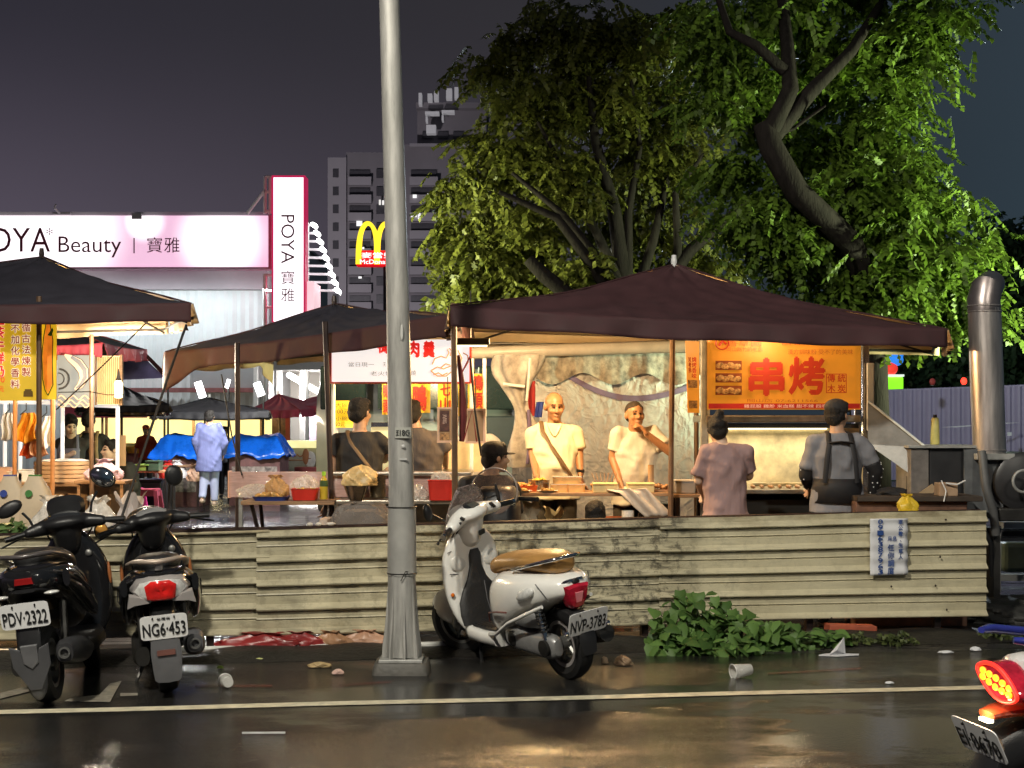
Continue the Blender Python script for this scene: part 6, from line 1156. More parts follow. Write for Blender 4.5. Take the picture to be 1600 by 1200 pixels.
def curve_body(pts, wd, M): return MB().rings([[M @ Vector((x + w_ * math.cos(a), y + w_ * .6 * math.sin(a) * .0 + w_ * math.sin(a), .004 + .004 * math.sin(a))) for a in [q * math.pi / 4 for q in range(8)]] for (x, y), w_ in zip(pts, wd)])
Mf = A6(118, 592, .004); fp = [(-.105, .245), (-.05, .21), (.03, .155), (.085, .08), (.09, .0), (.05, -.07), (.0, -.11)]; fw = [.008, .035, .050, .050, .042, .030, .014]
def flatband(pts, wd, M, z=.003):
    rg = []
    for i, (x, y) in enumerate(pts):
        a, b = Vector(pts[max(i - 1, 0)]), Vector(pts[min(i + 1, len(pts) - 1)]); t_ = (b - a).normalized(); n_ = Vector((-t_.y, t_.x)); p = Vector((x, y)); w_ = wd[i]
        rg.append([M @ Vector((*(p + n_ * w_), z)), M @ Vector((*(p - n_ * w_), z)), M @ Vector((*(p - n_ * w_), z - .002)), M @ Vector((*(p + n_ * w_), z - .002))])
    return MB().rings(rg)
flatband(fp, [w_ * 1.15 for w_ in fw], Mf, .002).build('fish_outline', mat('black_line', (.03, .03, .03), .6), o)
fb_ = flatband(fp, fw, Mf, .006).build('fish_body', emit('salmon_pink', (.62, .42, .30), .5, var=.15, scale=8), o); flatband([(x + .012, y + .014) for x, y in fp[1:]], [w_ * .45 for w_ in fw[1:]], Mf, .009).build('fish_back', mat('fish_slate', (.18, .19, .22), .5), o)
mb = MB(); mb.tube([Mf @ Vector((-.16 + .10 * math.cos(a), -.0 + .10 * math.sin(a), .006)) for a in [q * math.pi / 8 - 1.6 for q in range(9)]], .010, 6); mb.tube([Mf @ Vector((-.17 + .06 * math.cos(a), 0 + .06 * math.sin(a), .006)) for a in [q * math.pi / 8 - 1.6 for q in range(9)]], .006, 6); mb.build('black_ring', mat('black_line', (.03, .03, .03), .6), o)
for i, (y0, ph) in enumerate(((-.19, 0), (-.235, 1.2), (-.27, 2.4))):
    MB().tube([Mf @ Vector((-.17 + .34 * q / 20, y0 + .022 * math.sin(q * .9 + ph), .006)) for q in range(21)], .007, 5).build('wave', emit('peach_line', (.75, .45, .28), .6), o)
o, A7, k = signboard('bamboo_screen', 'warm glowing bamboo screen panel right of the fish sign', 152, 189, 556, 632, 15.9, emit('glowing_bamboo', (.85, .52, .24), .75, base=(.6, .4, .2), var=.35, scale=9))
mb = MB()
for i in range(12): mb.tube([A7(154 + 3 * i, 558, .006).translation, A7(154 + 3 * i, 631, .006).translation], .006, 5)
mb.build('slat', mat('bamboo_slat', (.5, .3, .12), .5), o)
for px in (149, 190.5): MB().box(((px - 170.5) * 15.9 / FPX, -.02, Z(594, 15.9)), (.025, .05, .52)).build('frame_post', M_wood, o)
o = thing('lantern', 'small glowing yellow lantern hanging at the corner of the bamboo screen', 'lantern', P(185, 607, 15.7)); MB().lathe([(.02, -.10), (.042, -.09), (.045, .05), (.03, .08)], 14).build('glass', emit('lantern_glow', (1, .80, .35), 5), o, smooth=40); MB().lathe([(.03, .08), (.02, .11), (.004, .2)], 10).build('cap', M_dkmetal, o)
# white tube frame of the stall
fr = thing('stall_frame', 'white tube frame of the steamer stall behind the mustard sign', 'frame', (X(110, 16), 16, 0)); fo = Vector((X(110, 16), 16, 0)); q = lambda px, py, d=16: P(px, py, d) - fo
for a, b in (((88, 630), (184, 634)), ((-30, 627), (84, 629))): MB().tube([q(*a), q(*b)], .026, 8).build('rail', emit('glowing_frame_tube', (.95, .92, .95), .55, base=(.8, .8, .8)), fr)  # frame tubes are no lamps; emission imitates the stall light on them
for px, y1, y2 in ((184, 634, 830), (98, 632, 830), (8, 627, 830), (32, 660, 830)): MB().tube([q(px, y1), q(px - 1, y2)], .021, 8).build('upright', emit('glowing_frame_tube', (.95, .92, .95), .55, base=(.8, .8, .8)), fr)
for px in (24, 83): MB().tube([P(px, 610, 14.6) - fo, P(px - 2, 835, 14.6) - fo], .022, 8).build('wooden_upright', mat('orange_wood', (.42, .20, .08), .5), fr)
# hanging clothes
def garment(lb, px, py0, py1, w_px, dd, m, seed):
    o = thing('hanging_garment', lb, 'garment', P(px, py0, dd), 0, 'garments hanging on the stall frame'); k = dd / FPX; H_ = (py1 - py0) * k; W_ = w_px * k; rnd = random.Random(seed); ph = rnd.uniform(0, 6)
    def f(u, v): return ((u - .5) * W_ * (.55 + .6 * v ** .7) + .02 * math.sin(v * 5 + ph), .045 * math.sin(u * 15 + ph + v * 2) * (.3 + v), -H_ * v * (1 - .18 * abs(u - .45) - .05 * math.sin(u * 8 + ph)))
    MB().grid(f, 20, 16).build('cloth', m, o, smooth=60, solid=.006); MB().tube([(-.06, 0, -.02), (0, 0, .03), (0, 0, .10)], .005, 6).build('hook', M_dkmetal, o)
garment('orange yellow garment hanging left of the brown pole', 41, 645, 692, 34, 15.2, cloth_mat('marigold_cloth', (.80, .34, .02), .15), 1); garment('red orange garment hanging below the yellow one', 44, 668, 716, 22, 15.35, cloth_mat('vermilion_cloth', (.62, .10, .02), .2), 2)
garment('peach garment behind the brown pole', 62, 662, 716, 26, 15.3, cloth_mat('peach_cloth', (.62, .33, .20), .15), 3); garment('white garment hanging right of the brown pole', 73, 650, 700, 24, 15.25, cloth_mat('white_cloth', (.85, .83, .82), .06), 4); garment('pale grey garment at the left edge behind the white upright', 15, 645, 690, 24, 15.6, cloth_mat('pale_grey_cloth', (.6, .6, .62), .1), 5)
# steamer counter
ct = thing('steamer_counter', 'wooden counter holding the bamboo steamers at the left stall', 'counter', (X(70, 15.6), 15.6, 0)); z = Z(752, 15.6)
MB().box((0, 0, z - .02), (1.55, .7, .04)).build('worktop', M_wood, ct, bevel=.006); MB().box((0, .05, (z - .04) / 2), (1.45, .55, z - .04)).build('cabinet', M_card, ct, bevel=.01)
for i in range(5):
    o = thing('steamer_basket', 'round bamboo steamer basket, number stacked from the counter upward' if False else ('lowest', 'second', 'third', 'fourth', 'topmost')[i] + ' bamboo steamer basket in the stack on the counter', 'basket', (X(97, 15.5), 15.5, z + i * .042), 0, 'bamboo steamers')
    MB().lathe([(.27, 0), (.275, .004), (.275, .036), (.26, .04), (.25, .036), (.25, .006)], 28).build('ring', mat('steamer_bamboo', (.52, .34, .20), .6, var=.2), o, smooth=40)
    if i == 4: MB().lathe([(.255, .03), (.27, .045), (.2, .06), (.02, .066)], 24).build('cloth_cover', C_wht, o, smooth=50)
for i, (px, lb, m_) in enumerate(((28, 'white foam box at the left end of the steamer counter', M_paper), (45, 'pile of white packets beside the brown pole', M_poleW), (8, 'peach box on the steamer counter at the left edge', mat('peach_box', (.7, .45, .35), .6)))):
    o = thing('box', lb, 'box', (X(px, 15.4), 15.4, z)); MB().box((0, 0, .05 + .01 * i), (.16, .2, .10 + .02 * i)).build('body', m_, o, bevel=.01); MB().box((0, 0, .105 + .02 * i), (.165, .205, .012)).build('lid', m_, o, bevel=.003)
o = thing('cap_pile', 'blue and white caps in a pile at the foot of the steamers', 'caps', (X(100, 14.6), 14.6, Z(775, 14.6))); bpy.data.objects.remove(o)
o = thing('rice_bag', 'blue and white striped round bag in front of the steamer counter', 'bag', (X(97, 14.8), 14.8, 0)); MB().lathe([(.12, 0), (.14, .3), (.15, .62), (.13, .74), (.06, .80)], 18).build('sack', M_paper, o, smooth=50); MB().lathe([(.152, .58), (.152, .68), (.14, .72)], 18).build('blue_stripe', M_blue, o, smooth=50)
crumple('plastic_bag', (X(162, 15.2), 15.2, Z(750, 15.2)), (.17, .12, .10), trans_sheet('pink_white_bag', (.80, .60, .70), .4, .3), 'pink and white plastic bag on the end of the steamer counter', 'bag', 31)
MB().box((0, 0, 0), (.01, .01, .01))
o = thing('end_table', 'small wooden table end carrying the pink bag', 'table', (X(165, 15.2), 15.2, 0)); zz = Z(750, 15.2); MB().box((0, 0, zz - .015), (.5, .45, .03)).build('tabletop', M_wood, o, bevel=.004)
for a in (-1, 1):
    for b in (-1, 1): MB().box((a * .21, b * .19, (zz - .03) / 2), (.03, .03, zz - .03)).build('leg', M_wood, o)
tag(MB().box((X(190, 16.6), 16.6, Z(704, 16.6)), (.09, .02, .33), (0, 0, .2)).build('cardboard_sheet', M_card), 'brown cardboard sheet standing behind the seated customer', 'cardboard')
# produce bags in front, just behind the fence
o = thing('produce_table', 'low produce table behind the fence under the paper bags', 'table', (X(40, 11.6), 11.7, 0)); MB().box((0, 0, .60), (1.6, .7, .03)).build('tabletop', M_wood, o)
for a in (-1, 1):
    for b in (-1, 1): MB().box((a * .7, b * .3, .29), (.04, .04, .58)).build('leg', M_wood, o)
M_pbag = mat('cream_paper_bag', (.60, .48, .33), .6, var=.1, bump=.3, bscale=8)
for px, lb, mc_ in ((16, 'cream paper bag with a blue dot at the left edge behind the fence', M_blue), (55, 'cream paper bag with a green dot behind the black scooter', mat('green_dot', (.04, .20, .03), .5))):
    o = thing('paper_bag', lb, 'bag', (X(px, 11.75), 11.75, .616), 0, 'cream paper bags'); mb = MB(); mb.rings([sectz(z_, 0, 0, a, b, 20, 4) for z_, a, b in ((0, .13, .09), (.30, .135, .09), (.42, .11, .07), (.50, .06, .04), (.53, .05, .03))]); mb.build('body', M_pbag, o, smooth=50)
    MB().lathe([(.028, 0), (.028, .004)], 16, (-.02, -.094, .40), (R(80), 0, 0)).build('dot', mc_, o); MB().box((0, 0, .53), (.09, .05, .02)).build('clip', mc_, o)
M_veg = leaf_mat('vegetable_leaf', (.05, .12, .03), (.12, .20, .07), .2)
leaf_plant('leafy_vegetables', 'heap of leafy green vegetables at the left edge behind the fence', 'vegetables', [(Vector((X(10, 11.3), 11.35, .62)), (.18, .12, .22), 160)], M_veg, .07, 61, False); bpy.data.objects['leafy_vegetables'].location.z = 0
for px, lb, s_ in ((76, 'clear bag of lettuce behind the black scooter seat', 41), (158, 'second clear bag of lettuce nearer the seated customer', 42)):
    leaf_plant('lettuce', 'lettuce inside the ' + lb, 'vegetables', [(Vector((X(px, 11.5), 11.5, .64)), (.10, .08, .18), 70)], M_veg, .06, s_, False)
    crumple('produce_bag', (X(px, 11.5), 11.5, .616), (.17, .12, .19), M_clearw, lb, 'bag', s_, 'clear produce bags')
crumple('plastic_bag', (X(194, 11.4), 11.4, .0), (.21, .14, .50), trans_sheet('white_carrier', (.66, .60, .58), .45, .3), 'white carrier bag standing behind the fence between the two black scooters', 'bag', 44)
# ================================================================ stools, tables and tarps deeper in the market
def stool(px, py, dd, lb, m):
    o = thing('plastic_stool', lb, 'stool', (X(px, dd), dd, 0), 0, 'plastic stools'); h = .47; mb = MB(); mb.rings([sectz(h - .03, 0, 0, .16, .16, 20, 6), sectz(h - .005, 0, 0, .16, .16, 20, 6), sectz(h, 0, 0, .145, .145, 20, 6)]); mb.build('seat', m, o, smooth=40)
    for a in (-1, 1):
        for b in (-1, 1): MB().rings([[(a * (.135 + .045 * t) + dx, b * (.135 + .045 * t) + dy, (h - .03) * (1 - t)) for dx, dy in ((-.03, -.03), (.03, -.03), (.03, .03), (-.03, .03))] for t in (0, 1)]).build('leg', m, o)
    for a in (-1, 1): MB().box((a * .15, 0, h - .07), (.012, .26, .09)).build('apron', m, o); MB().box((0, a * .15, h - .07), (.26, .012, .09)).build('apron', m, o)
    MB().box((0, -.165, .13), (.26, .012, .03)).build('rung', m, o)
stool(233, 765, 24.6, 'dark red plastic stool beside the tall market table', mat('dark_red_stool', (.34, .05, .08), .4)); stool(208, 768, 24.8, 'bright pink plastic stool left of the dark red one', mat('pink_stool', (.65, .05, .25), .4))
o, z = table('market_table', 'narrow orange topped table behind the plastic stools', 185, 262, 736, 25.0, .7, mat('orange_top', (.55, .25, .12), .5), 'box', ml=M_dkmetal)
for px, w2, h2, m_, lb in ((222, .28, .10, mat('green_crate', (.22, .35, .06), .5), 'flat lime green crate on the market table'), (241, .22, .16, mat('dark_green_box', (.05, .09, .05), .5), 'dark green box on the market table'), (206, .18, .08, mat('cream_tub', (.7, .6, .4), .5), 'cream tub on the market table by the seated customer')):
    o = thing('crate', lb, 'crate', (X(px, 25.1), 25.1, z)); MB().box((0, 0, h2 / 2), (w2, .3, h2)).build('body', m_, o, bevel=.01); MB().box((0, 0, h2), (w2 * 1.05, .32, .02)).build('rim', m_, o)
o = thing('black_tub', 'black tub under the orange topped market table', 'tub', (X(232, 25.6), 25.6, 0)); MB().box((0, 0, .28), (.55, .5, .56)).build('body', M_black, o, bevel=.03); MB().box((0, 0, .57), (.58, .53, .03)).build('rim', M_black, o, bevel=.005)
M_tarp = mat('blue_tarp', (.008, .14, .80), .28, var=.3, scale=3, bump=.5, bscale=6)
def tarp_stall(lb, px0, px1, py0, py1, dd, seed, body, dp=1.4):
    cx = X((px0 + px1) / 2, dd); w_ = X(px1, dd) - X(px0, dd); z1, z0 = Z(py0, dd), Z(py1, dd)
    s_ = thing('covered_stall', body, 'stall', (cx, dd + dp / 2, 0)); MB().box((0, .05, (z0 + .08) / 2), (w_ * .78, dp * .8, z0 + .08)).build('body', mat('grimy_maroon_board', (.16, .07, .07), .6, var=.5, scale=5), s_); MB().box((0, -dp * .36, z0 * .55), (w_ * .7, .03, z0 * .5)).build('shelf_front', mat('cluttered_shelf', (.20, .16, .16), .6, var=.8, scale=14, c2=(.5, .42, .38)), s_)
    MB().box((0, .0, (z1 + z0) / 2), (w_ * .62, dp * .5, (z1 - z0) * .9)).build('hump', M_card, s_)
    o = thing('tarp', lb, 'tarp', (cx, dd + dp / 2, 0), 0, 'blue tarps'); rnd = random.Random(seed); ph = [rnd.uniform(0, 6) for _ in range(5)]
    def f(u, v):
        a, b = abs(2 * u - 1), abs(2 * v - 1); e = max(a, b)
        tri = lambda q_: abs((q_ / 3.1416) % 2 - 1) * 2 - 1
        h = z1 - (z1 - z0) * max(0, (e - .62) / .38) + .03 * tri(u * 9 + v * 3 + ph[0]) + .022 * tri(u * 19 - v * 11 + ph[2]) + .012 * tri(u * 41 + v * 13 + ph[4]) * e - .5 * max(0, e - .93) * (1 + tri(u * 9 + ph[3]))
        return ((u - .5) * w_, (v - .5) * dp, h + .03)
    MB().grid(f, 70, 36).build('sheet', M_tarp, o, smooth=22, solid=.006)
tarp_stall('crumpled bright blue tarp left of the man in blue', 229, 316, 684, 716, 27.6, 3, 'covered stall under the blue tarp left of the man in blue'); tarp_stall('crumpled bright blue tarp right of the man in blue', 344, 446, 684, 714, 27.9, 5, 'covered stall under the blue tarp right of the man in blue')
for px, lb, s_, m_ in ((303, 'peach sack beside the man in blue', 51, mat('peach_sack', (.6, .36, .24), .5)), (262, 'red bundle on the ground stall left of the tarp', 52, M_red), (276, 'white bundle beside the red one', 53, M_paper)):
    crumple('sack', (X(px, 26.8), 26.9, .55 if px != 303 else .5), (.16, .14, .15), m_, lb, 'sack', s_)
o, z = table('low_table', 'long low table under the sacks in the middle of the market', 250, 312, 727, 26.8, .6, M_wood, 'box')
# black round fan-like thing near the man: parked scooter seen from behind, far
# yellow lit back wall and counter
yw_ = thing('yellow_booth', 'long booth wall of bright yellow lit canvas across the back of the market', 'booth', (X(300, 36), 36, 0)); yo = (X(300, 36), 36)
M_ycan = emit('yellow_lit_canvas', (1.0, .80, .34), 1.35, base=(.8, .62, .2), var=.12, scale=1.2)  # canvas is no lamp; emission stands in for lamplight on it
MB().grid(lambda u, v: (X(120 + 305 * u, 36) - yo[0], .03 * math.sin(u * 60), .75 + (Z(650, 36) - .75) * v), 120, 2).build('canvas', M_ycan, yw_)
bx('counter', 150, 693, 425, 700, 34.4, 35.2, mat('yellow_counter', (.75, .6, .2), .5), yw_, yo); bx('counter_front', 150, 700, 425, 745, 34.6, 35.0, mat('counter_maroon', (.30, .12, .10), .6, var=.3), yw_, yo)
bx('eave', 120, 645, 425, 651, 35.2, 36.4, mat('tan_eave', (.40, .24, .14), .6), yw_, yo)
for px in (164, 300, 406): bx('post', px, 650, px + 3, 745, 35.3, 35.4, M_wood, yw_, yo)
lamp('booth_lamp', (X(300, 34), 34.6, 2.0), 160, (1, .82, .45), .3)
tag(MB().rings([sectz(z_, X(222, 33.9), 33.9, a, .2, 16, 3) for z_, a in ((Z(708, 33.9), .30), (Z(700, 33.9), .38), (Z(697, 33.9), .36))]).build('yellow_basin', M_yel), 'yellow basin on the far counter in front of the worker in orange', 'basin')
# maroon awning strip behind the customer
o = thing('awning', 'maroon awning running behind the steamer stall toward the yellow booth', 'awning', (X(160, 30), 30, 0)); b = Vector((X(160, 30), 30, 0)); MB().grid(lambda u, v: P(100 + 130 * u, 636 + 16 * v, 30.4 - .6 * v) - b, 12, 3).build('cloth', M_redcan, o, solid=.01); 
for px in (104, 160): MB().tube([P(px, 640, 30.5) - b, (P(px, 640, 30.5) - b) * 1 - Vector((0, 0, Z(640, 30.5)))], .025, 6).build('post', M_wood, o)
# counter with mural, posters, columns near the porch
mc_ = thing('mural_counter', 'pale green counter with a painted face and a yellow lit top near the porch', 'counter', (X(480, 31), 31, 0)); mo_ = (X(480, 31), 31)
bx('counter_front', 437, 700, 524, 738, 31, 31.6, mat('sage_board', (.42, .40, .30), .6, var=.15), mc_, mo_); bx('top', 425, 689, 524, 700, 30.9, 31.8, emit('yellow_top', (1, .80, .35), .9, base=(.8, .65, .3), var=.3, scale=3), mc_, mo_); bx('red_side', 498, 701, 524, 738, 30.9, 31, mat('counter_maroon', (.30, .12, .10), .6), mc_, mo_); bx('bench', 460, 730, 515, 737, 30.2, 30.6, mat('maroon_bench', (.30, .04, .04), .5), mc_, mo_)
mb = MB(); mb.ell((X(486, 31) - mo_[0], -.1 - .0, Z(718, 31)), (.11, .012, .17), 14, 8); mb.build('face_print', mat('pale_face_print', (.75, .7, .62), .6), mc_); mb = MB(); mb.ell((X(479, 31) - mo_[0], -.105, Z(713, 31)), (.07, .012, .16), 12, 8); mb.ell((X(485, 31) - mo_[0], -.112, Z(716, 31)), (.03, .008, .008), 8, 5); mb.build('hair_print', mat('brown_hair_print', (.40, .16, .06), .6), mc_)
mb = MB(); mb.tube([(X(447 + 3 * i, 31) - mo_[0], -.01, Z(712 + 2 * math.sin(i * 1.9), 31)) for i in range(10)], .012, 5); mb.tube([(X(450, 31) - mo_[0], -.01, Z(719, 31)), (X(474, 31) - mo_[0], -.01, Z(719, 31))], .010, 5); mb.build('script_print', mat('brown_hair_print', (.40, .16, .06), .6), mc_)
ps = thing('poster_stand', 'tall dark food poster with a red edge under the red umbrella', 'poster', (X(438, 38), 38, 0)); pso = (X(438, 38), 38)
bx('board', 424, 648, 452, 694, 38, 38.1, mat('dark_food_print', (.10, .05, .04), .5, var=.8, scale=4, c2=(.55, .25, .12)), ps, pso); bx('red_edge', 446, 648, 453, 694, 37.95, 38, M_red, ps, pso); bx('white_head', 426, 643, 450, 648, 37.9, 38.1, emit('white_glow', (1, 1, 1), 1.6), ps, pso); MB().box((0, .05, .45), (.4, .1, .9)).build('foot', M_dkmetal, ps)
bx('wall', 483, 640, 522, 700, 47, 47.2, mat('lilac_wall', (.45, .36, .46), .6, var=.06), shop, O1)
# far floodlights on stands
for px0, py0, px1, py1, dd, lb, zt2 in ((309, 597, 317, 621, 31, 'bright white tube floodlight on a pole above the black umbrella', 0), (401, 598, 409, 618, 31, 'bright white oval floodlight left of the red umbrella', 0), (263, 596, 259, 604, 30, 'small tilted white tube lamp far left of the floodlight', 0), (358, 593, 354, 606, 30, 'small tilted white tube lamp beside the noodle canopy post', 0)):
    o = thing('flood_lamp', lb, 'lamp', (X(px1, dd), dd + .1, 0), 0, 'white lamps on poles'); b = Vector((X(px1, dd), dd + .1, 0)); big = px0 in (309, 401)
    MB().tube([P(px0, py0, dd) - b, P(px1, py1, dd) - b], .075 if big else .035, 12).build('tube', emit('flood_glow', (1, 1, .93), 9 if big else 3), o); MB().tube([(0, .1, 0), (0, .1, Z(py1 - 2, dd))], .02, 6).build('pole', M_dkmetal, o)
o = thing('ceiling_lamp', 'black lamp housing under the left corner of the big maroon canopy', 'lamp', P(735, 534, 12.0)); MB().box((0, 0, 0), (.30, .10, .055)).build('housing', M_black, o, bevel=.008); MB().box((0, 0, -.032), (.26, .06, .01)).build('tube', emit('warm_tube', (1, .80, .45), 4), o); MB().tube([(0, 0, .02), (0, .05, .40)], .006, 5).build('hanger', M_dkmetal, o)
# ================================================================ scooters (local x forward, y left, z up)
M_seat = mat('tan_leather', (.36, .19, .055), .42, var=.18, scale=5, bump=.2, bscale=70); M_seatb = mat('black_seat', (.014, .014, .015), .5, bump=.3, bscale=120)
M_mat = mat('floor_rubber', (.016, .016, .017), .55, bump=.3, bscale=60); M_redlens = mat('red_lens', (.38, .012, .03), .08, var=.4, scale=30, coat=.8); M_clens = mat('clear_lens', (.62, .62, .60), .06, var=.25, scale=40, coat=.8)
M_plate = mat('plate_white', (.72, .72, .72), .4, var=.06); M_glassb = mat('dash_glass', (.02, .022, .024), .06, coat=1); M_silver = mat('silver_plastic', (.42, .39, .38), .3, .3, coat=.3, var=.08); M_dgrey = mat('dark_grey_plastic', (.075, .075, .08), .5, var=.15)
M_amber = mat('amber_reflector', (.60, .14, .01), .2)
def mir(x): return (x[0], -x[1], x[2])
def wheel(par, x, z, r, wd, M=None, whitewall=None, name='wheel'):
    mb = MB(); mb.M = M; q = wd / 2; mb.lathe([(r * .62, -q * .7), (r * .80, -q), (r * .95, -q * .8), (r, -q * .3), (r, q * .3), (r * .95, q * .8), (r * .80, q), (r * .62, q * .7)], 36, (x, 0, z), (R(90), 0, 0), cap=False); w_ = mb.build(name, M_rubber, par, smooth=35)
    mb = MB(); mb.M = M; mb.lathe([(r * .55, -q * .72), (r * .66, -q * .74), (r * .66, q * .74), (r * .55, q * .72), (r * .52, 0)], 32, (x, 0, z), (R(90), 0, 0), cap=False); mb.build('rim', whitewall or M_alu, w_, smooth=35)
    mb = MB(); mb.M = M; mb.lathe([(.02, -q * 1.0), (.045, -q * .9), (.045, q * .9), (.02, q * 1.0)], 16, (x, 0, z), (R(90), 0, 0))
    for k in range(5):
        a = k * 2 * math.pi / 5; mb.tube([(x + .03 * math.cos(a), 0, z + .03 * math.sin(a)), (x + r * .56 * math.cos(a + .15), 0, z + r * .56 * math.sin(a + .15))], .014, 6)
    mb.build('spokes', M_alu, w_); return w_
def plate(par, M, txt, small=None, w_=.26, h_=.14):
    mb = MB(); mb.rings([[M @ Vector((x, y, z)) for x, y, _ in [(a, b, 0) for a, b, c in sectz(0, 0, 0, w_ / 2, h_ / 2, 28, 9)]] for z in (0, .004)]); p_ = mb.build('number_plate', M_plate, par)
    T = M @ Matrix.Translation((0, 0, .005)); it = [(txt, w_ * .90, h_ * .52, T @ Matrix.Translation((0, -h_ * .08, 0)))]
    if small: it.append((small, w_ * .28, h_ * .10, T @ Matrix.Translation((0, h_ * .36, 0))))
    letters(it, mat('plate_black', (.012, .012, .013), .5), p_, bold=.018)
    mb = MB()
    for a in (-1, 1): mb.ell(T @ Vector((a * w_ * .23, h_ * .38, .001)), (.008, .005, .008), 8, 5); 
    mb.v and mb.build('bolts', M_dkmetal, p_)
    return p_
def backface(x, y, z, pitch=0, roll=0):      # matrix whose local X runs to the right as seen from behind, local Y up, local Z backwards
    B = Matrix(((0, 0, -1, 0), (-1, 0, 0, 0), (0, 1, 0, 0), (0, 0, 0, 1))); return Matrix.Translation((x, y, z)) @ Matrix.Rotation(pitch, 4, 'Y') @ B @ Matrix.Rotation(roll, 4, 'Z')
def steerM(deg, px=.45, pz=.5): 
    ax = Vector((-.30, 0, .95)).normalized(); T = Matrix.Translation((px, 0, pz)); return T @ Matrix.Rotation(R(deg), 4, ax) @ T.inverted()
def place(name, lb, rear_px, rear_py, head, lean, wb, group='parked scooters'):
    g = G(rear_px, rear_py); h = Vector((*head, 0)).normalized(); c = g + h * wb / 2
    o = thing(name, lb, 'scooter', (c.x, c.y, .004), math.atan2(h.y, h.x), group); o.rotation_euler = (-R(lean), 0, math.atan2(h.y, h.x)); return o
# ---- white retro scooter
v = place('parked_scooter', 'white retro scooter with a tan seat and small smoked windscreen parked beside the lamp post', 893, 1061, (-.53, .848), 9, 1.24); ST = steerM(22)
wheel(v, -.62, .225, .225, .11, whitewall=M_silver); wheel(v, .62, .225, .225, .10, ST)
secs = [(.035, .10, .22, .52), (-.03, .165, .22, .61), (-.12, .205, .24, .655), (-.25, .232, .29, .68), (-.42, .236, .385, .685), (-.58, .215, .45, .680), (-.70, .165, .495, .670), (-.785, .11, .53, .645), (-.81, .06, .55, .62)]
MB().rings([sect(x, w_, a, b, 24, 2.8) for x, w_, a, b in secs]).build('rear_body', M_white, v, smooth=50, sub=1)
for q in (-1, 1):      # raised side trim and its groove line
    MB().tube([(-.06, q * .190, .335), (-.10, q * .212, .40), (-.24, q * .238, .425), (-.36, q * .243, .435)], .006, 6).build('trim_line', mat('trim_red_brown', (.14, .05, .045), .3), v); MB().tube([(.02, q * .16, .235), (-.15, q * .215, .265), (-.35, q * .234, .365), (-.55, q * .220, .440), (-.68, q * .18, .49)], .012, 8).build('lower_trim', M_white, v, smooth=60)
    MB().ell((-.560, q * .213, .560), (.082, .026, .034), 18, 12, (0, R(20), q * R(12))).build('side_indicator', M_clens, v, smooth=60)
MB().rings([sect(x, w_, a, b, 20, 2.6) for x, w_, a, b in ((.05, .06, .60, .66), (.0, .115, .60, .725), (-.12, .135, .63, .755), (-.26, .145, .655, .765), (-.36, .15, .66, .775), (-.50, .145, .66, .79), (-.62, .125, .66, .795), (-.70, .09, .66, .78), (-.73, .05, .68, .76))]).build('seat', M_seat, v, smooth=60, sub=1)
MB().tube([(-.36, .158, .685), (-.50, .158, .715), (-.64, .145, .745), (-.74, .09, .765), (-.765, 0, .77), (-.74, -.09, .765), (-.64, -.145, .745), (-.50, -.158, .715), (-.36, -.158, .685)], .012, 8).build('grab_rail', M_chrome, v, smooth=60)
tl = MB().rings([[backface(-.79, 0, .545, R(-12)) @ Vector((x, y, z)) for x, y in ((-.085 * s_, .055 * s_), (0, .066 * s_), (.085 * s_, .055 * s_), (.075 * s_, -.02 * s_), (.045 * s_, -.085 * s_), (0, -.095 * s_), (-.045 * s_, -.085 * s_), (-.075 * s_, -.02 * s_))] for s_, z in ((1, -.05), (1, .01), (.82, .028), (.3, .034))]).build('tail_light', M_redlens, v, smooth=40)
MB().rings([[backface(-.79, 0, .545, R(-12)) @ Vector((x, y - .004, z)) for x, y in ((-.034 * s_, .03 * s_), (.034 * s_, .03 * s_), (.02 * s_, -.045 * s_), (-.02 * s_, -.045 * s_))] for s_, z in ((1, .02), (.8, .040))]).build('lens_centre', mat('pink_lens', (.65, .18, .22), .1, coat=.5), tl)
mb = MB(); mb.tube([(-.77, .09, .615), (-.80, .05, .63), (-.80, -.05, .63), (-.77, -.09, .615)], .010, 6); mb.build('light_crown', M_chrome, v); MB().ell((-.805, 0, .62), (.012, .028, .018), 10, 6).build('badge', M_black, v)
MB().rings([sect(x, w_, a, b, 12, 3) for x, w_, a, b in ((-.66, .07, .38, .47), (-.80, .065, .33, .44), (-.86, .06, .22, .33), (-.865, .05, .18, .24))]).build('rear_mudguard', M_black, v, smooth=40)
plate(v, backface(-.880, 0, .385, R(-20)), 'NVP-3783', None, .28, .15)
for q in (-1, 1): MB().ell((-.865, q * .15, .34), (.014, .018, .018), 10, 6).build('reflector', M_chrome, v); MB().tube([(-.84, q * .10, .36), (-.86, q * .15, .34)], .006, 6).build('reflector_arm', M_black, v)
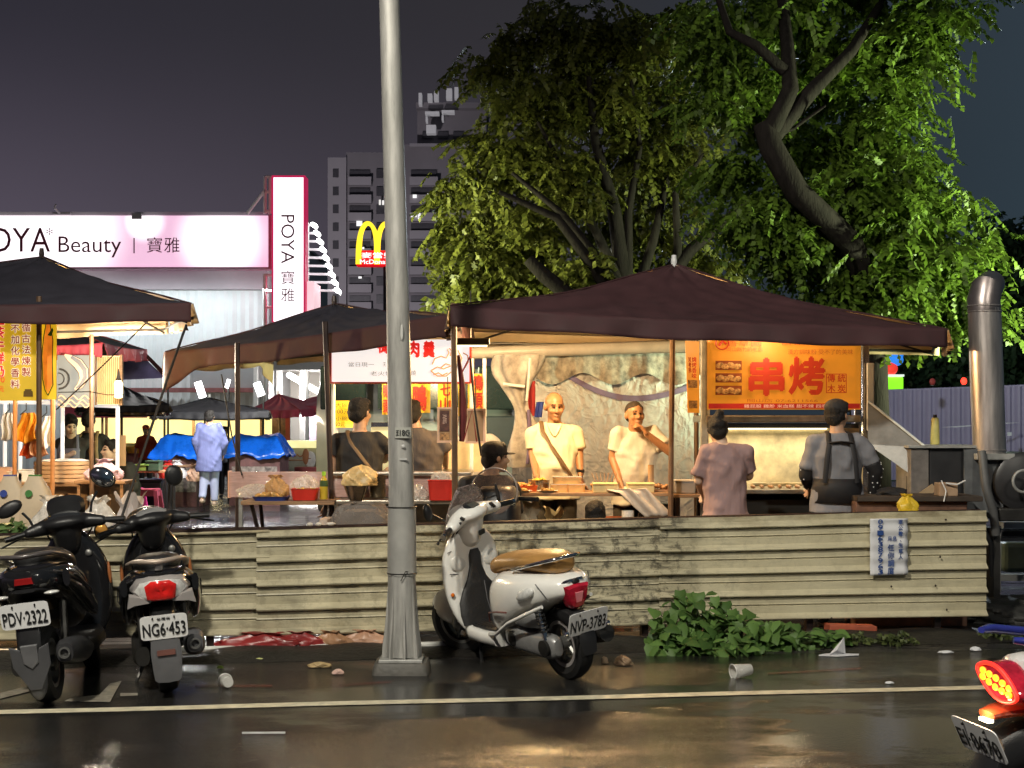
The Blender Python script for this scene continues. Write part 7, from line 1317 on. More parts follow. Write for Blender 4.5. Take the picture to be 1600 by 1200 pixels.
# engine, transmission, shocks, exhaust
MB().rings([sect(x, w_, a, b, 16, 2.6, .105) for x, w_, a, b in ((-.12, .03, .20, .29), (-.18, .052, .165, .325), (-.30, .060, .155, .325), (-.42, .056, .155, .30), (-.54, .056, .145, .30), (-.64, .055, .14, .305), (-.70, .035, .17, .28))]).build('transmission_cover', mat('pale_aluminium', (.34, .34, .34), .38, .5, bump=.1), v, smooth=45, sub=1)
MB().rings([sect(x, w_, a, b, 16, 2.8, .125) for x, w_, a, b in ((-.27, .035, .34, .40), (-.34, .055, .325, .45), (-.50, .055, .325, .46), (-.58, .04, .34, .43))]).build('air_filter_box', mat('pale_aluminium', (.34, .34, .34), .38, .5, bump=.1), v, smooth=45, sub=1)
mb = MB(); mb.lathe([(.05, 0), (.052, .02), (.03, .026)], 18, (-.62, .155, .225), (R(-90), 0, 0)); mb.ell((-.25, .158, .24), (.05, .012, .05), 14, 8); mb.build('hub_cover', M_dkmetal, v, smooth=40)
for q in (-1, 1):
    c = [(-.62, q * .145, .27), (-.55, q * .135, .52)]; MB().tube(c, .014, 8).build('shock_rod', M_chrome, v); mb = MB(); mb.tube([(c[0][0] + .07 * t + .026 * math.cos(t * 50), c[0][1] - q * .01 * t + .026 * math.sin(t * 50), c[0][2] + .05 + .18 * t) for t in [k / 90 for k in range(91)]], .006, 6); mb.build('shock_spring', M_black, v)
MB().tube([(-.10, -.10, .16), (-.35, -.14, .17), (-.55, -.16, .22), (-.82, -.165, .27)], [.022, .03, .055, .055], 12).build('exhaust', M_dkmetal, v, smooth=50)
MB().rings([sect(x, .055, a, b, 10, 3) for x, a, b in ((-.45, .30, .36), (-.62, .44, .47), (-.75, .40, .44))]).build('inner_fender', M_black, v, smooth=50)
MB().box((-.20, 0, .25), (.5, .18, .18)).build('engine_block', M_dkmetal, v, bevel=.03)
# floorboard, leg shield
MB().rings([sect(x, w_, a, b, 20, 4) for x, w_, a, b in ((.04, .165, .155, .255), (-.05, .175, .15, .25), (.12, .175, .150, .25), (.28, .17, .155, .255), (.37, .14, .17, .29), (.42, .08, .2, .3))][1:]).build('floorboard', M_white, v, smooth=45)
MB().rings([sect(x, w_, a, b, 16, 5) for x, w_, a, b in ((-.02, .13, .245, .262), (.10, .14, .246, .262), (.26, .135, .25, .266), (.34, .115, .262, .29))]).build('floor_mat', M_mat, v, smooth=45)
MB().rings([sectz(z, x, 0, a, b, 24, 2.6) for z, x, a, b in ((.15, .33, .03, .08), (.22, .37, .045, .15), (.32, .405, .05, .19), (.46, .43, .055, .218), (.62, .43, .06, .222), (.74, .415, .062, .20), (.82, .40, .06, .155), (.87, .385, .05, .10))]).build('leg_shield', M_white, v, smooth=55, sub=1)
MB().rings([sectz(z, x, 0, a, b, 16, 3) for z, x, a, b in ((.255, .318, .03, .17), (.32, .334, .03, .175), (.40, .350, .025, .165), (.47, .360, .020, .125), (.54, .365, .016, .075), (.62, .362, .016, .046), (.70, .352, .014, .044), (.735, .352, .008, .03))]).build('shield_mat', M_mat, v, smooth=50)
for q in (-1, 1): MB().ell((.372, q * .12, .66), (.012, .062, .055), 16, 10).build('glove_panel', mat('off_white_panel', (.66, .65, .61), .3, coat=.3, var=.04), v, smooth=60)  # glove panels in a slightly darker white than the body
MB().ell((.378, .19, .46), (.012, .014, .014), 10, 6).build('amber_marker', M_amber, v)
mb = MB(); mb.tube([(.30, .08, .15), (.22, .13, .03), (.18, .16, .0)], .012, 6); mb.build('side_stand', M_black, v)
# front assembly, turned to the left
mb = MB(); mb.M = ST; mb.ell((.62, 0, .335), (.205, .075, .135), 20, 14); f_ = mb.build('front_fender', M_white, v, smooth=60)
for q in (-1, 1): mb = MB(); mb.M = ST; mb.tube([(.62, q * .065, .225), (.52, q * .06, .55)], .018, 8); mb.build('fork_leg', M_alu, v)
mb = MB(); mb.M = ST
cap(mb, (.375, 0, .83), (.345, 0, .93), .085, .095, 18); mb.ell((.345, 0, .975), (.125, .155, .062), 20, 12); mb.ell((.40, 0, .955), (.10, .12, .08), 18, 12)
for q in (-1, 1): cap(mb, (.35, q * .08, .972), (.30, q * .235, .950), .066, .046, 14, flat=.85)
hb = bake(mb, 'handlebar_cover', [M_white], v, .010, 6)
mb = MB(); mb.M = ST; E_ = (0, R(-24), 0); mb.ell((.300, 0, 1.012), (.075, .082, .020), 22, 8, E_); g_ = mb.build('dial_ring', M_silver, v, smooth=60)
mb = MB(); mb.M = ST; mb.ell((.297, 0, 1.020), (.062, .068, .018), 22, 8, E_); mb.build('dial_glass', M_glassb, v, smooth=60); mb = MB(); mb.M = ST; mb.box((.285, 0, 1.031), (.05, .075, .008), E_); mb.build('dial_screen', mat('screen_grey', (.06, .065, .06), .2), v)
mb = MB(); mb.M = ST; mb.box((.262, 0, .845), (.012, .055, .034), (0, R(-10), 0)); mb.build('badge_plate', M_black, v, bevel=.003)
for q in (-1, 1):
    mb = MB(); mb.M = ST; mb.tube([(.300, q * .235, .950), (.262, q * .375, .935)], .019, 12); mb.build('grip', M_black, v); mb = MB(); mb.M = ST; mb.tube([(.262, q * .372, .935), (.258, q * .392, .933)], .021, 12); mb.build('bar_end', M_chrome, v)
    mb = MB(); mb.M = ST; mb.tube([(.345, q * .22, .955), (.315, q * .33, .925), (.285, q * .42, .905)], .007, 6); mb.ell((.285, q * .42, .905), (.011, .011, .011), 8, 5); mb.build('brake_lever', M_black if q > 0 else M_chrome, v)
    for k in range(3): mb = MB(); mb.M = ST; mb.box((.262 + .012 * k, q * (.16 + .028 * k), .985 - .018 * k), (.032, .022, .014), (0, R(-35), q * R(15))); mb.build('switch', M_black, v, bevel=.002)
    mb = MB(); mb.M = ST; a, b = ((.38, .20, .99), (.39, .33, 1.085)) if q > 0 else ((.36, -.20, .97), (.33, -.33, 1.0)); mb.tube([a, ((a[0] + b[0]) / 2 + .03, (a[1] + b[1]) / 2, (a[2] + b[2]) / 2 + .015), b], .007, 6); ms = mb.build('mirror_stem', M_black, v)
    mb = MB(); mb.M = ST; mb.ell(b, (.022, .038, .058) if q > 0 else (.015, .012, .085), 16, 10); mb.build('mirror', M_black, v, smooth=60)
mb = MB(); mb.M = ST; mb.grid(lambda u, w_: (.47 - .08 * abs(2 * u - 1) ** 2 - .09 * w_, (u - .5) * .42 * (1 - .60 * w_ ** 2.6) , .965 + .185 * w_ - .045 * abs(2 * u - 1) ** 2 * (1 - w_)), 16, 12); mb.build('windscreen', film('smoked_screen', (.26, .21, .20), .62, .06), v, smooth=60, solid=.003)
mb = MB(); mb.M = ST; mb.ell((.475, 0, .90), (.03, .06, .06), 14, 10); mb.build('headlight', M_clens, v, smooth=60)

def cables(v, ST, n=3):
    for k in range(n):
        q = (-1, 1, 1)[k]; mb = MB(); mb.M = ST; mb.tube([(.33, q * (.16 - .03 * k), .93), (.40 + .03 * k, q * (.15 - .04 * k), .88 - .03 * k), (.43, q * .09, .80), (.42, q * .05, .72)], .0055, 6); mb.build('control_cable', M_black, v, smooth=60)
cables(v, ST)
for q in (-1, 1):       # panel gaps of the white body
    MB().tube([(-.06, q * .191, .60), (-.12, q * .222, .50), (-.16, q * .226, .40), (-.16, q * .222, .32)], .0028, 5).build('panel_gap', M_dgrey, v); MB().tube([(-.66, q * .192, .63), (-.70, q * .172, .57), (-.72, q * .150, .52)], .0028, 5).build('panel_gap', M_dgrey, v)
MB().tube([(.373, .19, .74), (.376, .10, .755), (.374, .045, .74), (.377, .05, .60), (.379, .12, .585), (.376, .19, .60)], .003, 5).build('glove_box_gap', M_dgrey, v)
for k in range(6): MB().tube([(.06 + .04 * k, -.12, .266), (.06 + .04 * k, .12, .266)], .004, 5).build('mat_rib', M_mat, v)
# ---- black sport scooters
def sport(v, o):
    B, Tm = o.get('body', M_gloss), o.get('trim', M_gloss); ST = steerM(o.get('steer', 12)); z0 = o.get('dz', 0)
    wheel(v, -.61, .215, .215, .125); wheel(v, .61, .215, .215, .11, ST)
    MB().rings([sect(x, w_, a + z0, b + z0, 24, 2.4) for x, w_, a, b in ((.04, .10, .26, .50), (-.05, .165, .27, .60), (-.20, .215, .32, .68), (-.40, .235, .40, .72), (-.58, .225, .47, .735), (-.72, .185, .53, .735), (-.82, .125, .57, .72), (-.87, .07, .60, .69))]).build('rear_body', B, v, smooth=50, sub=1)
    MB().rings([sect(x, w_, a + z0, b + z0, 18, 2.6) for x, w_, a, b in ((.08, .06, .58, .63), (.0, .12, .60, .71), (-.2, .14, .65, .76), (-.38, .145, .67, .79), (-.55, .13, .69, .81), (-.68, .09, .70, .80), (-.72, .05, .72, .78))]).build('seat', M_seatb, v, smooth=60, sub=1)
    rz = .765 + z0; MB().tube([(-.44, .165, rz - .05), (-.60, .165, rz - .015), (-.74, .135, rz + .01), (-.82, .075, rz + .012), (-.845, 0, rz + .008), (-.82, -.075, rz + .012), (-.74, -.135, rz + .01), (-.60, -.165, rz - .015), (-.44, -.165, rz - .05)], .019, 10, flat=.75).build('grab_rail', o.get('rail', M_silver), v, smooth=60)
    for q in (-1, 1):
        MB().rings([sect(x, w_, a + z0, b + z0, 14, 2.4, q * .20) for x, w_, a, b in ((-.10, .02, .34, .44), (-.30, .035, .38, .56), (-.55, .035, .49, .66), (-.74, .02, .58, .68))]).build('side_panel', Tm, v, smooth=50)
    if o['light'] == 'wide':      # broad lens with clear ends in a silver tail
        M0 = backface(-.885, 0, .615 + z0, R(-10)); shp = lambda s_, k: [M0 @ Vector((x * s_, y * s_, k - .055 * (abs(x) * s_ / .145) ** 2)) for x, y in ((-.145, -.005), (-.11, .045), (-.05, .062), (.05, .062), (.11, .045), (.145, -.005), (.11, -.04), (.06, -.058), (-.06, -.058), (-.11, -.04))]
        MB().rings([shp(1.16, -.06), shp(1.16, -.004), shp(1.06, .006)]).build('tail_trim', M_silver, v, smooth=40); MB().rings([shp(1, -.02), shp(1, .012), shp(.85, .020), shp(.3, .024)]).build('tail_light', M_clens, v, smooth=40)
        MB().rings([[M0 @ Vector((x * s_, y * s_, k - .04 * (abs(x) / .145) ** 2)) for x, y in ((-.078, -.045), (-.088, .03), (-.05, .058), (.05, .058), (.088, .03), (.078, -.045), (.05, -.055), (-.05, -.055))] for s_, k in ((1, .0), (1, .020), (.9, .028), (.7, .034), (.4, .038), (.1, .039))]).build('red_lens', mat('bright_red_lens', (.62, .015, .012), .08, var=.3, scale=20, coat=.8), v, smooth=40)
        for q in (-1, 1): MB().rings([[M0 @ Vector((q * x, y, k)) for x, y in ((.12, -.03), (.175, -.02), (.19, -.09), (.15, -.075), (.06, -.068))] for k in (-.06, .0)]).build('tail_fin', M_silver, v, smooth=40)
        MB().box((-.80, 0, .745 + z0), (.05, .045, .05)).build('rail_bracket', M_silver, v, bevel=.01)
    else:
        M0 = backface(-.865, 0, .64 + z0, R(-6)); MB().rings([[M0 @ Vector((x * s_, y * s_, k)) for x, y in ((-.05, -.015), (-.045, .02), (.045, .02), (.05, -.015))] for s_, k in ((1, -.02), (1, .012), (.85, .016))]).build('tail_light', mat('dim_red_lens2', (.30, .012, .012), .1, coat=.6), v)
        for q in (-1, 1): MB().ell((-.84, q * .135, .565 + z0), (.03, .042, .012), 12, 8, (0, 0, q * R(-20))).build('indicator', M_clens, v, smooth=60)
        MB().rings([sect(x, w_, a + z0, b + z0, 12, 3) for x, w_, a, b in ((-.62, .16, .50, .56), (-.78, .12, .55, .60), (-.88, .06, .58, .60))]).build('undertail', M_black, v, smooth=40)
    MB().rings([sect(x, w_, a + z0, b + z0, 12, 3) for x, w_, a, b in ((-.70, .075, .42, .55), (-.82, .07, .34, .52), (-.89, .065, .33, .46), (-.91, .06, .24, .34))]).build('plate_bracket', M_black, v, smooth=40)
    plate(v, backface(-.925, 0, o['pz'], R(-10)), o['txt'], o.get('small'))
    if o['light'] == 'wide':
        MB().rings([sect(x, w_, a, b, 12, 4) for x, w_, a, b in ((-.86, .08, .30, .40), (-.91, .085, .16, .36), (-.925, .078, .10, .22))]).build('mud_flap', M_dgrey, v, smooth=40); MB().box((-.93, 0, .27), (.01, .10, .03)).build('flap_reflector', mat('dull_red', (.12, .05, .04), .4), v)
    else:
        M1 = backface(-.90, 0, .27, R(-14)); MB().prism([(-.105, .10), (-.05, .075), (-.03, .0), (0, -.03), (.03, .0), (.05, .075), (.105, .10), (.10, -.02), (.03, -.16), (-.03, -.16), (-.10, -.02)], .015, M1).build('hugger', M_dgrey, v, bevel=.004); MB().prism([(-.045, .10), (.045, .10), (.04, .0), (0, -.035), (-.04, .0)], .022, M1).build('hugger_centre', M_silver if False else mat('mid_grey_plastic', (.12, .12, .125), .45), v, bevel=.004)
        M2 = backface(-.87, 0, .14, R(10)); MB().ell((-.84, 0, .18), (.035, .06, .13), 12, 8).build('fender_tip', M_chrome if False else M_dgrey, v, smooth=60)
    # right side exhaust, left side transmission
    MB().rings([sect(x, w_, a, b, 16, 2.6, -.165) for x, w_, a, b in ((-.22, .03, .20, .26), (-.40, .055, .18, .32), (-.60, .062, .19, .35), (-.80, .058, .22, .36), (-.84, .045, .24, .34))]).build('exhaust_shield', M_dgrey if o['light'] == 'wide' else mat('worn_black_shield', (.03, .03, .032), .4), v, smooth=45, bevel=0); mb = MB(); mb.lathe([(.03, 0), (.032, .02), (.022, .02), (.02, -.03)], 16, (-.84, -.165, .29), (0, R(-90), 0)); mb.build('exhaust_tip', M_alu, v, smooth=40)
    MB().rings([sect(x, w_, a, b, 16, 2.6, .13) for x, w_, a, b in ((-.12, .03, .18, .28), (-.28, .06, .15, .33), (-.55, .06, .15, .31), (-.68, .04, .17, .28))]).build('transmission_cover', M_dkmetal, v, smooth=45)
    for q in (-1, 1): MB().tube([(-.62, q * .12, .28), (-.56, q * .125, .55)], .022, 8).build('shock', M_dkmetal, v)
    MB().rings([sect(x, w_, a, b, 16, 4) for x, w_, a, b in ((-.10, .16, .17, .28), (.10, .17, .17, .27), (.30, .165, .18, .28), (.40, .12, .2, .32))]).build('floorboard', M_black, v, smooth=45)
    MB().rings([sectz(z, x, 0, a, b, 22, 2.4) for z, x, a, b in ((.18, .36, .04, .10), (.30, .42, .06, .19), (.48, .45, .075, .225), (.64, .44, .075, .22), (.76, .42, .07, .18), (.84, .40, .06, .12), (.90, .385, .05, .08))]).build('leg_shield', B, v, smooth=55, sub=1)
    MB().ell((.36, -.11, .74), (.012, .022, .022), 14, 8).build('key_lock', M_alu, v)
    for q in (-1, 1): MB().ell((.40, q * .215, .60), (.02, .012, .07), 12, 8).build('side_reflector', mat('dim_amber', (.35, .12, .04), .3), v)
    mb = MB(); mb.M = ST; mb.ell((.61, 0, .285), (.22, .085, .19), 18, 12); mb.build('front_fender', B, v, smooth=60)
    for q in (-1, 1): mb = MB(); mb.M = ST; mb.tube([(.61, q * .07, .215), (.50, q * .065, .56)], .02, 8); mb.build('fork_leg', M_dkmetal, v)
    mb = MB(); mb.M = ST; cap(mb, (.375, 0, .82), (.34, 0, .91), .085, .09, 18); mb.ell((.34, 0, .945), (.12, .16, .055), 18, 12); mb.ell((.42, 0, .94), (.11, .14, .085), 18, 12)
    for q in (-1, 1): cap(mb, (.34, q * .09, .94), (.29, q * .22, .92), .058, .034, 12)
    bake(mb, 'handlebar_cover', [M_black], v, .012, 4)
    mb = MB(); mb.M = ST; mb.ell((.295, 0, .985), (.06, .10, .016), 20, 8, (0, R(-28), 0)); mb.build('dial', o.get('dial', M_glassb), v, smooth=60)
    for q in (-1, 1):
        mb = MB(); mb.M = ST; mb.tube([(.29, q * .22, .922), (.25, q * .36, .905)], .018, 12); mb.build('grip', M_black, v); mb = MB(); mb.M = ST; mb.tube([(.33, q * .21, .92), (.30, q * .31, .885), (.275, q * .39, .86)], .006, 6); mb.build('brake_lever', M_black, v)
        a, b = o['mirL'] if q > 0 else o['mirR']; mb = MB(); mb.M = ST; mb.tube([a, (a[0], a[1] * .7 + b[1] * .3, a[2] * .5 + b[2] * .5), b], .009, 6); ms = mb.build('mirror_stem', M_black, v)
        c, r_, e = o['mhL'] if q > 0 else o['mhR']; mb = MB(); mb.M = ST; mb.ell(c, r_, 18, 12, e); mm = mb.build('mirror', M_black, v, smooth=60)
        mb = MB(); mb.M = ST; mb.ell((c[0] - r_[0] * .5, c[1], c[2]), (r_[0] * .7, r_[1] * .88, r_[2] * .88), 18, 12, e); mb.build('mirror_glass', o.get('mgL' if q > 0 else 'mgR', M_chrome), mm, smooth=60)
    cables(v, ST)
    for q in (-1, 1): MB().tube([(-.10, q * .20, .40 + z0), (-.35, q * .245, .52 + z0), (-.62, q * .235, .63 + z0), (-.80, q * .15, .68 + z0)], .004, 5).build('panel_edge', M_dgrey, v)
    mb = MB(); mb.tube([(-.15, .10, .16), (-.22, .17, .03), (-.26, .19, .0)], .012, 6); mb.build('side_stand', M_dkmetal, v)
a = place('parked_scooter', 'black scooter with silver tail and big red tail light left of the lamp post', 264, 1080, (-.245, .97), 5, 1.22)
sport(a, dict(light='wide', rail=mat('champagne_rail', (.42, .34, .28), .35, .3), body=M_gloss, trim=M_gloss, pz=.415, txt='NG6·453', small='台灣省', steer=14, dial=mat('pale_dial', (.20, .20, .20), .15, coat=.6), mirL=((.36, .20, .95), (.36, .27, .93)), mhL=((.36, .315, .925), (.02, .045, .055), (0, 0, 0)), mgL=mat('mirror_orange_reflection', (.75, .36, .08), .15, .4), mirR=((.36, -.15, .96), (.36, -.18, 1.14)), mhR=((.36, -.20, 1.19), (.02, .060, .068), (0, 0, 0)), mgR=M_black))  # left mirror: an orange reflection painted as the glass colour
b = place('parked_scooter', 'all black sporty scooter with a grey pointed mudguard parked at the left edge', 78, 1098, (-.075, 1), 7, 1.24)
sport(b, dict(light='slim', rail=mat('dark_rail', (.10, .09, .09), .3, .3), dz=.06, pz=.525, txt='PDV·2322', steer=10, mirL=((.36, .19, .95), (.36, .24, 1.05)), mhL=((.36, .31, 1.085), (.025, .085, .045), (R(-22), 0, 0)), mgL=M_black, mirR=((.36, -.16, .98), (.36, -.22, 1.10)), mhR=((.36, -.27, 1.18), (.025, .085, .060), (R(38), 0, 0)), mgR=M_chrome))
MB().rings([sect(x, w_, z_, z2, 14, 3) for x, w_, z_, z2 in ((.36, .10, .99, 1.08), (.40, .12, .96, 1.11), (.48, .09, .95, 1.07))]).build('meter_visor', M_black, b, smooth=40)
# ---- moving scooter cut off by the right edge
M_wb = mat('white_blue_paint', (.60, .59, .58), .22, coat=.5, var=.05); M_bluep = mat('deep_blue_paint', (.022, .028, .20), .2, coat=.6, var=.1)
c = thing('passing_scooter', 'white and blue scooter with a glowing red tail light cut off by the right edge', 'scooter', (2.41, 5.75, .004), math.atan2(.34, .94), 'scooters on the road'); c.rotation_euler = (R(4), 0, math.atan2(.34, .94))
wheel(c, -.60, .22, .22, .12); wheel(c, .62, .22, .22, .11)
MB().rings([sect(x, w_, a_, b_, 22, 2.4) for x, w_, a_, b_ in ((.0, .14, .26, .62), (-.20, .20, .34, .70), (-.42, .215, .46, .735), (-.58, .185, .55, .74), (-.68, .13, .60, .73))]).build('rear_body', M_wb, c, smooth=50, sub=1)
MB().rings([sect(x, w_, a_, b_, 16, 2.4) for x, w_, a_, b_ in ((.05, .10, .62, .70), (-.2, .14, .68, .77), (-.45, .13, .71, .80), (-.62, .08, .73, .79))]).build('seat', M_seatb, c, smooth=60, sub=1)
for q in (-1, 1): MB().tube([(-.20, q * .185, .735), (-.45, q * .17, .775), (-.70, q * .12, .812), (-.76, q * .09, .815)], [.016, .022, .022, .014], 12, flat=.8).build('grab_bar', M_bluep, c, smooth=60)
lensm = emit('tail_red_glow', (1.0, .03, .015), 1.3, base=(.6, .02, .02), var=.15, scale=20)
tl = MB().rings([[(x, .118 * math.cos(an) * k_, .645 + .030 * math.cos(an) * k_ + .058 * math.sin(an) * k_ * (1 - .35 * math.cos(an) ** 2)) for an in [q_ * math.pi / 10 for q_ in range(20)]] for x, k_ in ((-.58, 1.05), (-.68, 1.05), (-.735, 1.0), (-.752, .9), (-.758, .3))]).build('tail_light', M_redlens, c, smooth=50)
MB().tube([(-.752, .112 * math.cos(an), .645 + .030 * math.cos(an) + .054 * math.sin(an) * (1 - .35 * math.cos(an) ** 2)) for an in [q_ * math.pi / 16 for q_ in range(33)]], .008, 8).build('lit_rim', lensm, tl, smooth=60)
mb = MB()
for k in range(5):
    for r_ in (-1, 1): mb.ell((-.757, -.074 + .037 * k, .645 + .22 * (-.074 + .037 * k) + r_ * .016 * (1 - .15 * abs(k - 2))), (.007, .018, .013), 12, 8)
mb.build('led_cells', emit('amber_cells', (1, .42, .02), 1.5), tl, smooth=60)
MB().rings([sect(x, w_, a_, b_, 12, 2.4, -.165) for x, w_, a_, b_ in ((-.70, .02, .62, .68), (-.60, .035, .60, .69), (-.45, .03, .60, .69), (-.36, .01, .63, .67))]).build('side_lens', mat('smoky_red_lens', (.20, .05, .05), .12, coat=.7), c, smooth=50)
pb = MB().rings([sect(x, w_, a_, b_, 12, 3) for x, w_, a_, b_ in ((-.62, .08, .53, .575), (-.74, .06, .525, .56), (-.79, .045, .52, .545))]).build('plate_hood', mat('orange_clear_hood', (.28, .05, .02), .25), c, smooth=40)
MB().box((-.79, 0, .513), (.025, .05, .012)).build('plate_lamp', emit('plate_lamp_glow', (1, .85, .6), 6), c); lamp('plate_light', (1.66, 5.43, .555), 2.2, (1, .62, .3), .015)
plate(c, backface(-.815, 0, .445, R(-28)), 'EI·0670')
MB().rings([sect(x, w_, a_, b_, 12, 3) for x, w_, a_, b_ in ((-.62, .08, .30, .52), (-.76, .075, .26, .46), (-.82, .07, .18, .30))]).build('rear_mudguard', M_black, c, smooth=40)
MB().rings([sect(x, w_, a_, b_, 14, 2.6, -.16) for x, w_, a_, b_ in ((-.2, .04, .2, .27), (-.5, .06, .2, .34), (-.78, .055, .24, .36))]).build('exhaust', M_dkmetal, c, smooth=45)
MB().rings([sect(x, .16, .18, .27, 16, 4) for x in (-.08, .12, .36)]).build('floorboard', M_black, c, smooth=45)
MB().rings([sectz(z, x, 0, a_, b_, 20, 2.4) for z, x, a_, b_ in ((.2, .38, .05, .12), (.45, .45, .07, .21), (.65, .44, .07, .21), (.85, .40, .06, .12), (.95, .37, .06, .08))]).build('leg_shield', M_wb, c, smooth=55)
mb = MB(); mb.ell((.36, 0, .96), (.13, .16, .08), 16, 10); mb.tube([(.30, -.36, .93), (.34, -.15, .95), (.34, .15, .95), (.30, .36, .93)], .02, 8); mb.build('handlebar', M_black, c, smooth=50)
# ---- scooter behind the fence: round clear screen over a black body
h = thing('parked_scooter', 'black scooter behind the fence showing only its round clear windscreen and dark back', 'scooter', (X(780, 11.2), 11.3, 0), R(80), 'parked scooters')
wheel(h, -.5, .22, .22, .11); wheel(h, .5, .22, .22, .10)
MB().rings([sectz(z, -.05, 0, a_, b_, 20, 4) for z, a_, b_ in ((.28, .22, .15), (.5, .25, .165), (.92, .20, .155), (1.05, .17, .145), (1.09, .12, .11))]).build('rear_box', M_black, h, smooth=45)
MB().rings([sect(x, w_, a_, b_, 16, 2.6) for x, w_, a_, b_ in ((.25, .10, .25, .5), (0, .18, .25, .62), (-.4, .17, .35, .65), (-.6, .1, .42, .6))]).build('body', M_gloss, h, smooth=50)
MB().grid(lambda u, w_: (-.18 - .10 * math.sin(math.pi * w_ * .5) * math.sin(math.pi * u), .165 * math.cos(math.pi * 2 * u) * math.sin(math.pi * .5 * w_), 1.06 + .165 * math.sin(math.pi * 2 * u) * math.sin(math.pi * .5 * w_)), 28, 8).build('windscreen', film('amber_clear_screen', (.35, .22, .16), .30, .05), h, smooth=60)
MB().tube([(-.19, .168 * math.cos(a_), 1.06 + .168 * math.sin(a_)) for a_ in [k * math.pi / 16 for k in range(33)]], .006, 6).build('screen_edge', M_silver, h, smooth=60)
MB().tube([(-.1, -.3, 1.0), (.05, -.1, 1.0), (.05, .1, 1.0), (-.1, .3, 1.0)], .018, 8).build('handlebar', M_black, h)
# ================================================================ exhaust chimney and blower at the right
dC = 12.2; kC = dC / FPX; M_duct = mat('polished_duct', (.62, .56, .52), .33, .8, var=.3, scale=4, stretch=(5, 5, .6), bump=.08, bscale=14)
ch = thing('chimney', 'shiny stainless steel chimney pipe with a bent top standing on the blower housing', 'chimney', (X(1545, dC), dC, 0)); cx0 = X(1545, dC); q = lambda px, py, dd=dC: Vector((X(px, dd) - cx0, dd - dC, Z(py, dd)))
MB().tube([q(1546, 708), q(1542, 600), q(1538, 482)], [.128, .130, .128], 28).build('pipe', M_duct, ch, smooth=40)
MB().tube([q(1538, 487), q(1537, 468), q(1541, 452), q(1549, 443, dC + .15)], [.129, .129, .124, .108], 24).build('elbow', mat('dark_duct', (.30, .26, .25), .33, .85, var=.3), ch, smooth=40)
for py in (487, 478, 703): c = q(1538 + (py - 480) * .035, py); MB().tube([c + Vector((.131 * math.cos(a), .131 * math.sin(a), 0)) for a in [k * math.pi / 14 for k in range(29)]], .006, 6).build('seam_ring', M_duct, ch)
MB().box(q(1547, 713) , (.30, .30, .05)).build('flange', M_galv, ch, bevel=.006)
bl = thing('blower', 'black snail shaped exhaust blower at the right edge under the chimney', 'blower', (X(1580, dC), dC, 0)); bx0 = X(1580, dC); q2 = lambda px, py, dd=dC: Vector((X(px, dd) - bx0, dd - dC, Z(py, dd)))
mb = MB(); mb.lathe([(.04, -.30), (.13, -.295), (.21, -.26), (.235, -.20), (.235, .14), (.2, .16)], 30, q2(1592, 752), (R(-90) * -1, 0, 0)); mb.build('housing', mat('sooty_black', (.022, .022, .024), .4, var=.3), bl, smooth=35)
MB().tube([q2(1600, 752, dC - .31) + Vector((.085 * math.cos(a), 0, .085 * math.sin(a))) for a in [k * math.pi / 12 for k in range(25)]], .012, 8).build('inlet_ring', M_galv, bl)
mb = MB(); mb.prism([(-.25, -.28), (.05, -.22), (.12, .05), (.02, .27), (-.25, .25)], .02, face(q2(1555, 752, dC - .05))); mb.build('face_plate', mat('scuffed_grey', (.11, .115, .12), .5, var=.4), bl)
MB().box(q2(1590, 802, dC), (.42, .40, .10)).build('motor_bed', M_dkmetal, bl, bevel=.01)
for dx in (-.16, .2): MB().box((dx, 0, .36), (.05, .3, .72)).build('leg', M_dkmetal, bl)
hb_ = thing('smoke_box', 'black sooty metal smoke box between the grill stall and the chimney', 'metal box', (X(1475, dC), dC + .2, 0)); ho = (X(1475, dC), dC + .2)
bx('box', 1452, 698, 1532, 800, dC, dC + .5, mat('sooty_black', (.022, .022, .024), .4, var=.3), hb_, ho, bevel=.01); bx('front_plate', 1423, 702, 1451.5, 788, dC - .02, dC + .45, mat('rusty_galv', (.20, .18, .165), .5, .4, var=.35, scale=9), hb_, ho, bevel=.006); bx('lid', 1420, 696, 1536, 700, dC - .05, dC + .55, M_galv, hb_, ho)
MB().box((X(1440, dC) - ho[0], -.24, Z(773, dC)), (.22, .02, .06), (0, R(-35), 0)).build('brace', mat('bare_wood', (.40, .28, .16), .6), hb_)
for dx in (-.2, .25): MB().box((dx, .1, .42), (.05, .3, .84)).build('leg', M_dkmetal, hb_)
sd = thing('slanted_duct', 'grey slanted square duct running from the grill hood down to the smoke box', 'duct', (X(1390, 12.5), 12.5, 0)); sdo = Vector((X(1390, 12.5), 12.5, 0)); qq = lambda px, py, dd: P(px, py, dd) - sdo
mb = MB(); mb.rings([[qq(1356, 628, 12.4), qq(1356, 628, 12.9), qq(1356, 694, 12.9), qq(1356, 694, 12.4)], [qq(1446, 700, 12.25), qq(1446, 700, 12.7), qq(1424, 742, 12.7), qq(1424, 742, 12.25)]]); mb.build('duct', mat('dull_duct', (.26, .26, .25), .45, .5, var=.25, bump=.1), sd); MB().tube([qq(1357, 627, 12.38), qq(1447, 699, 12.23)], .010, 6).build('edge_strip', mat('pale_strip', (.7, .75, .74), .35), sd)
MB().tube([qq(1420, 744, 12.3), qq(1420, 744, 12.3) * 1 - Vector((0, 0, Z(744, 12.3)))], .02, 6).build('prop', M_dkmetal, sd)
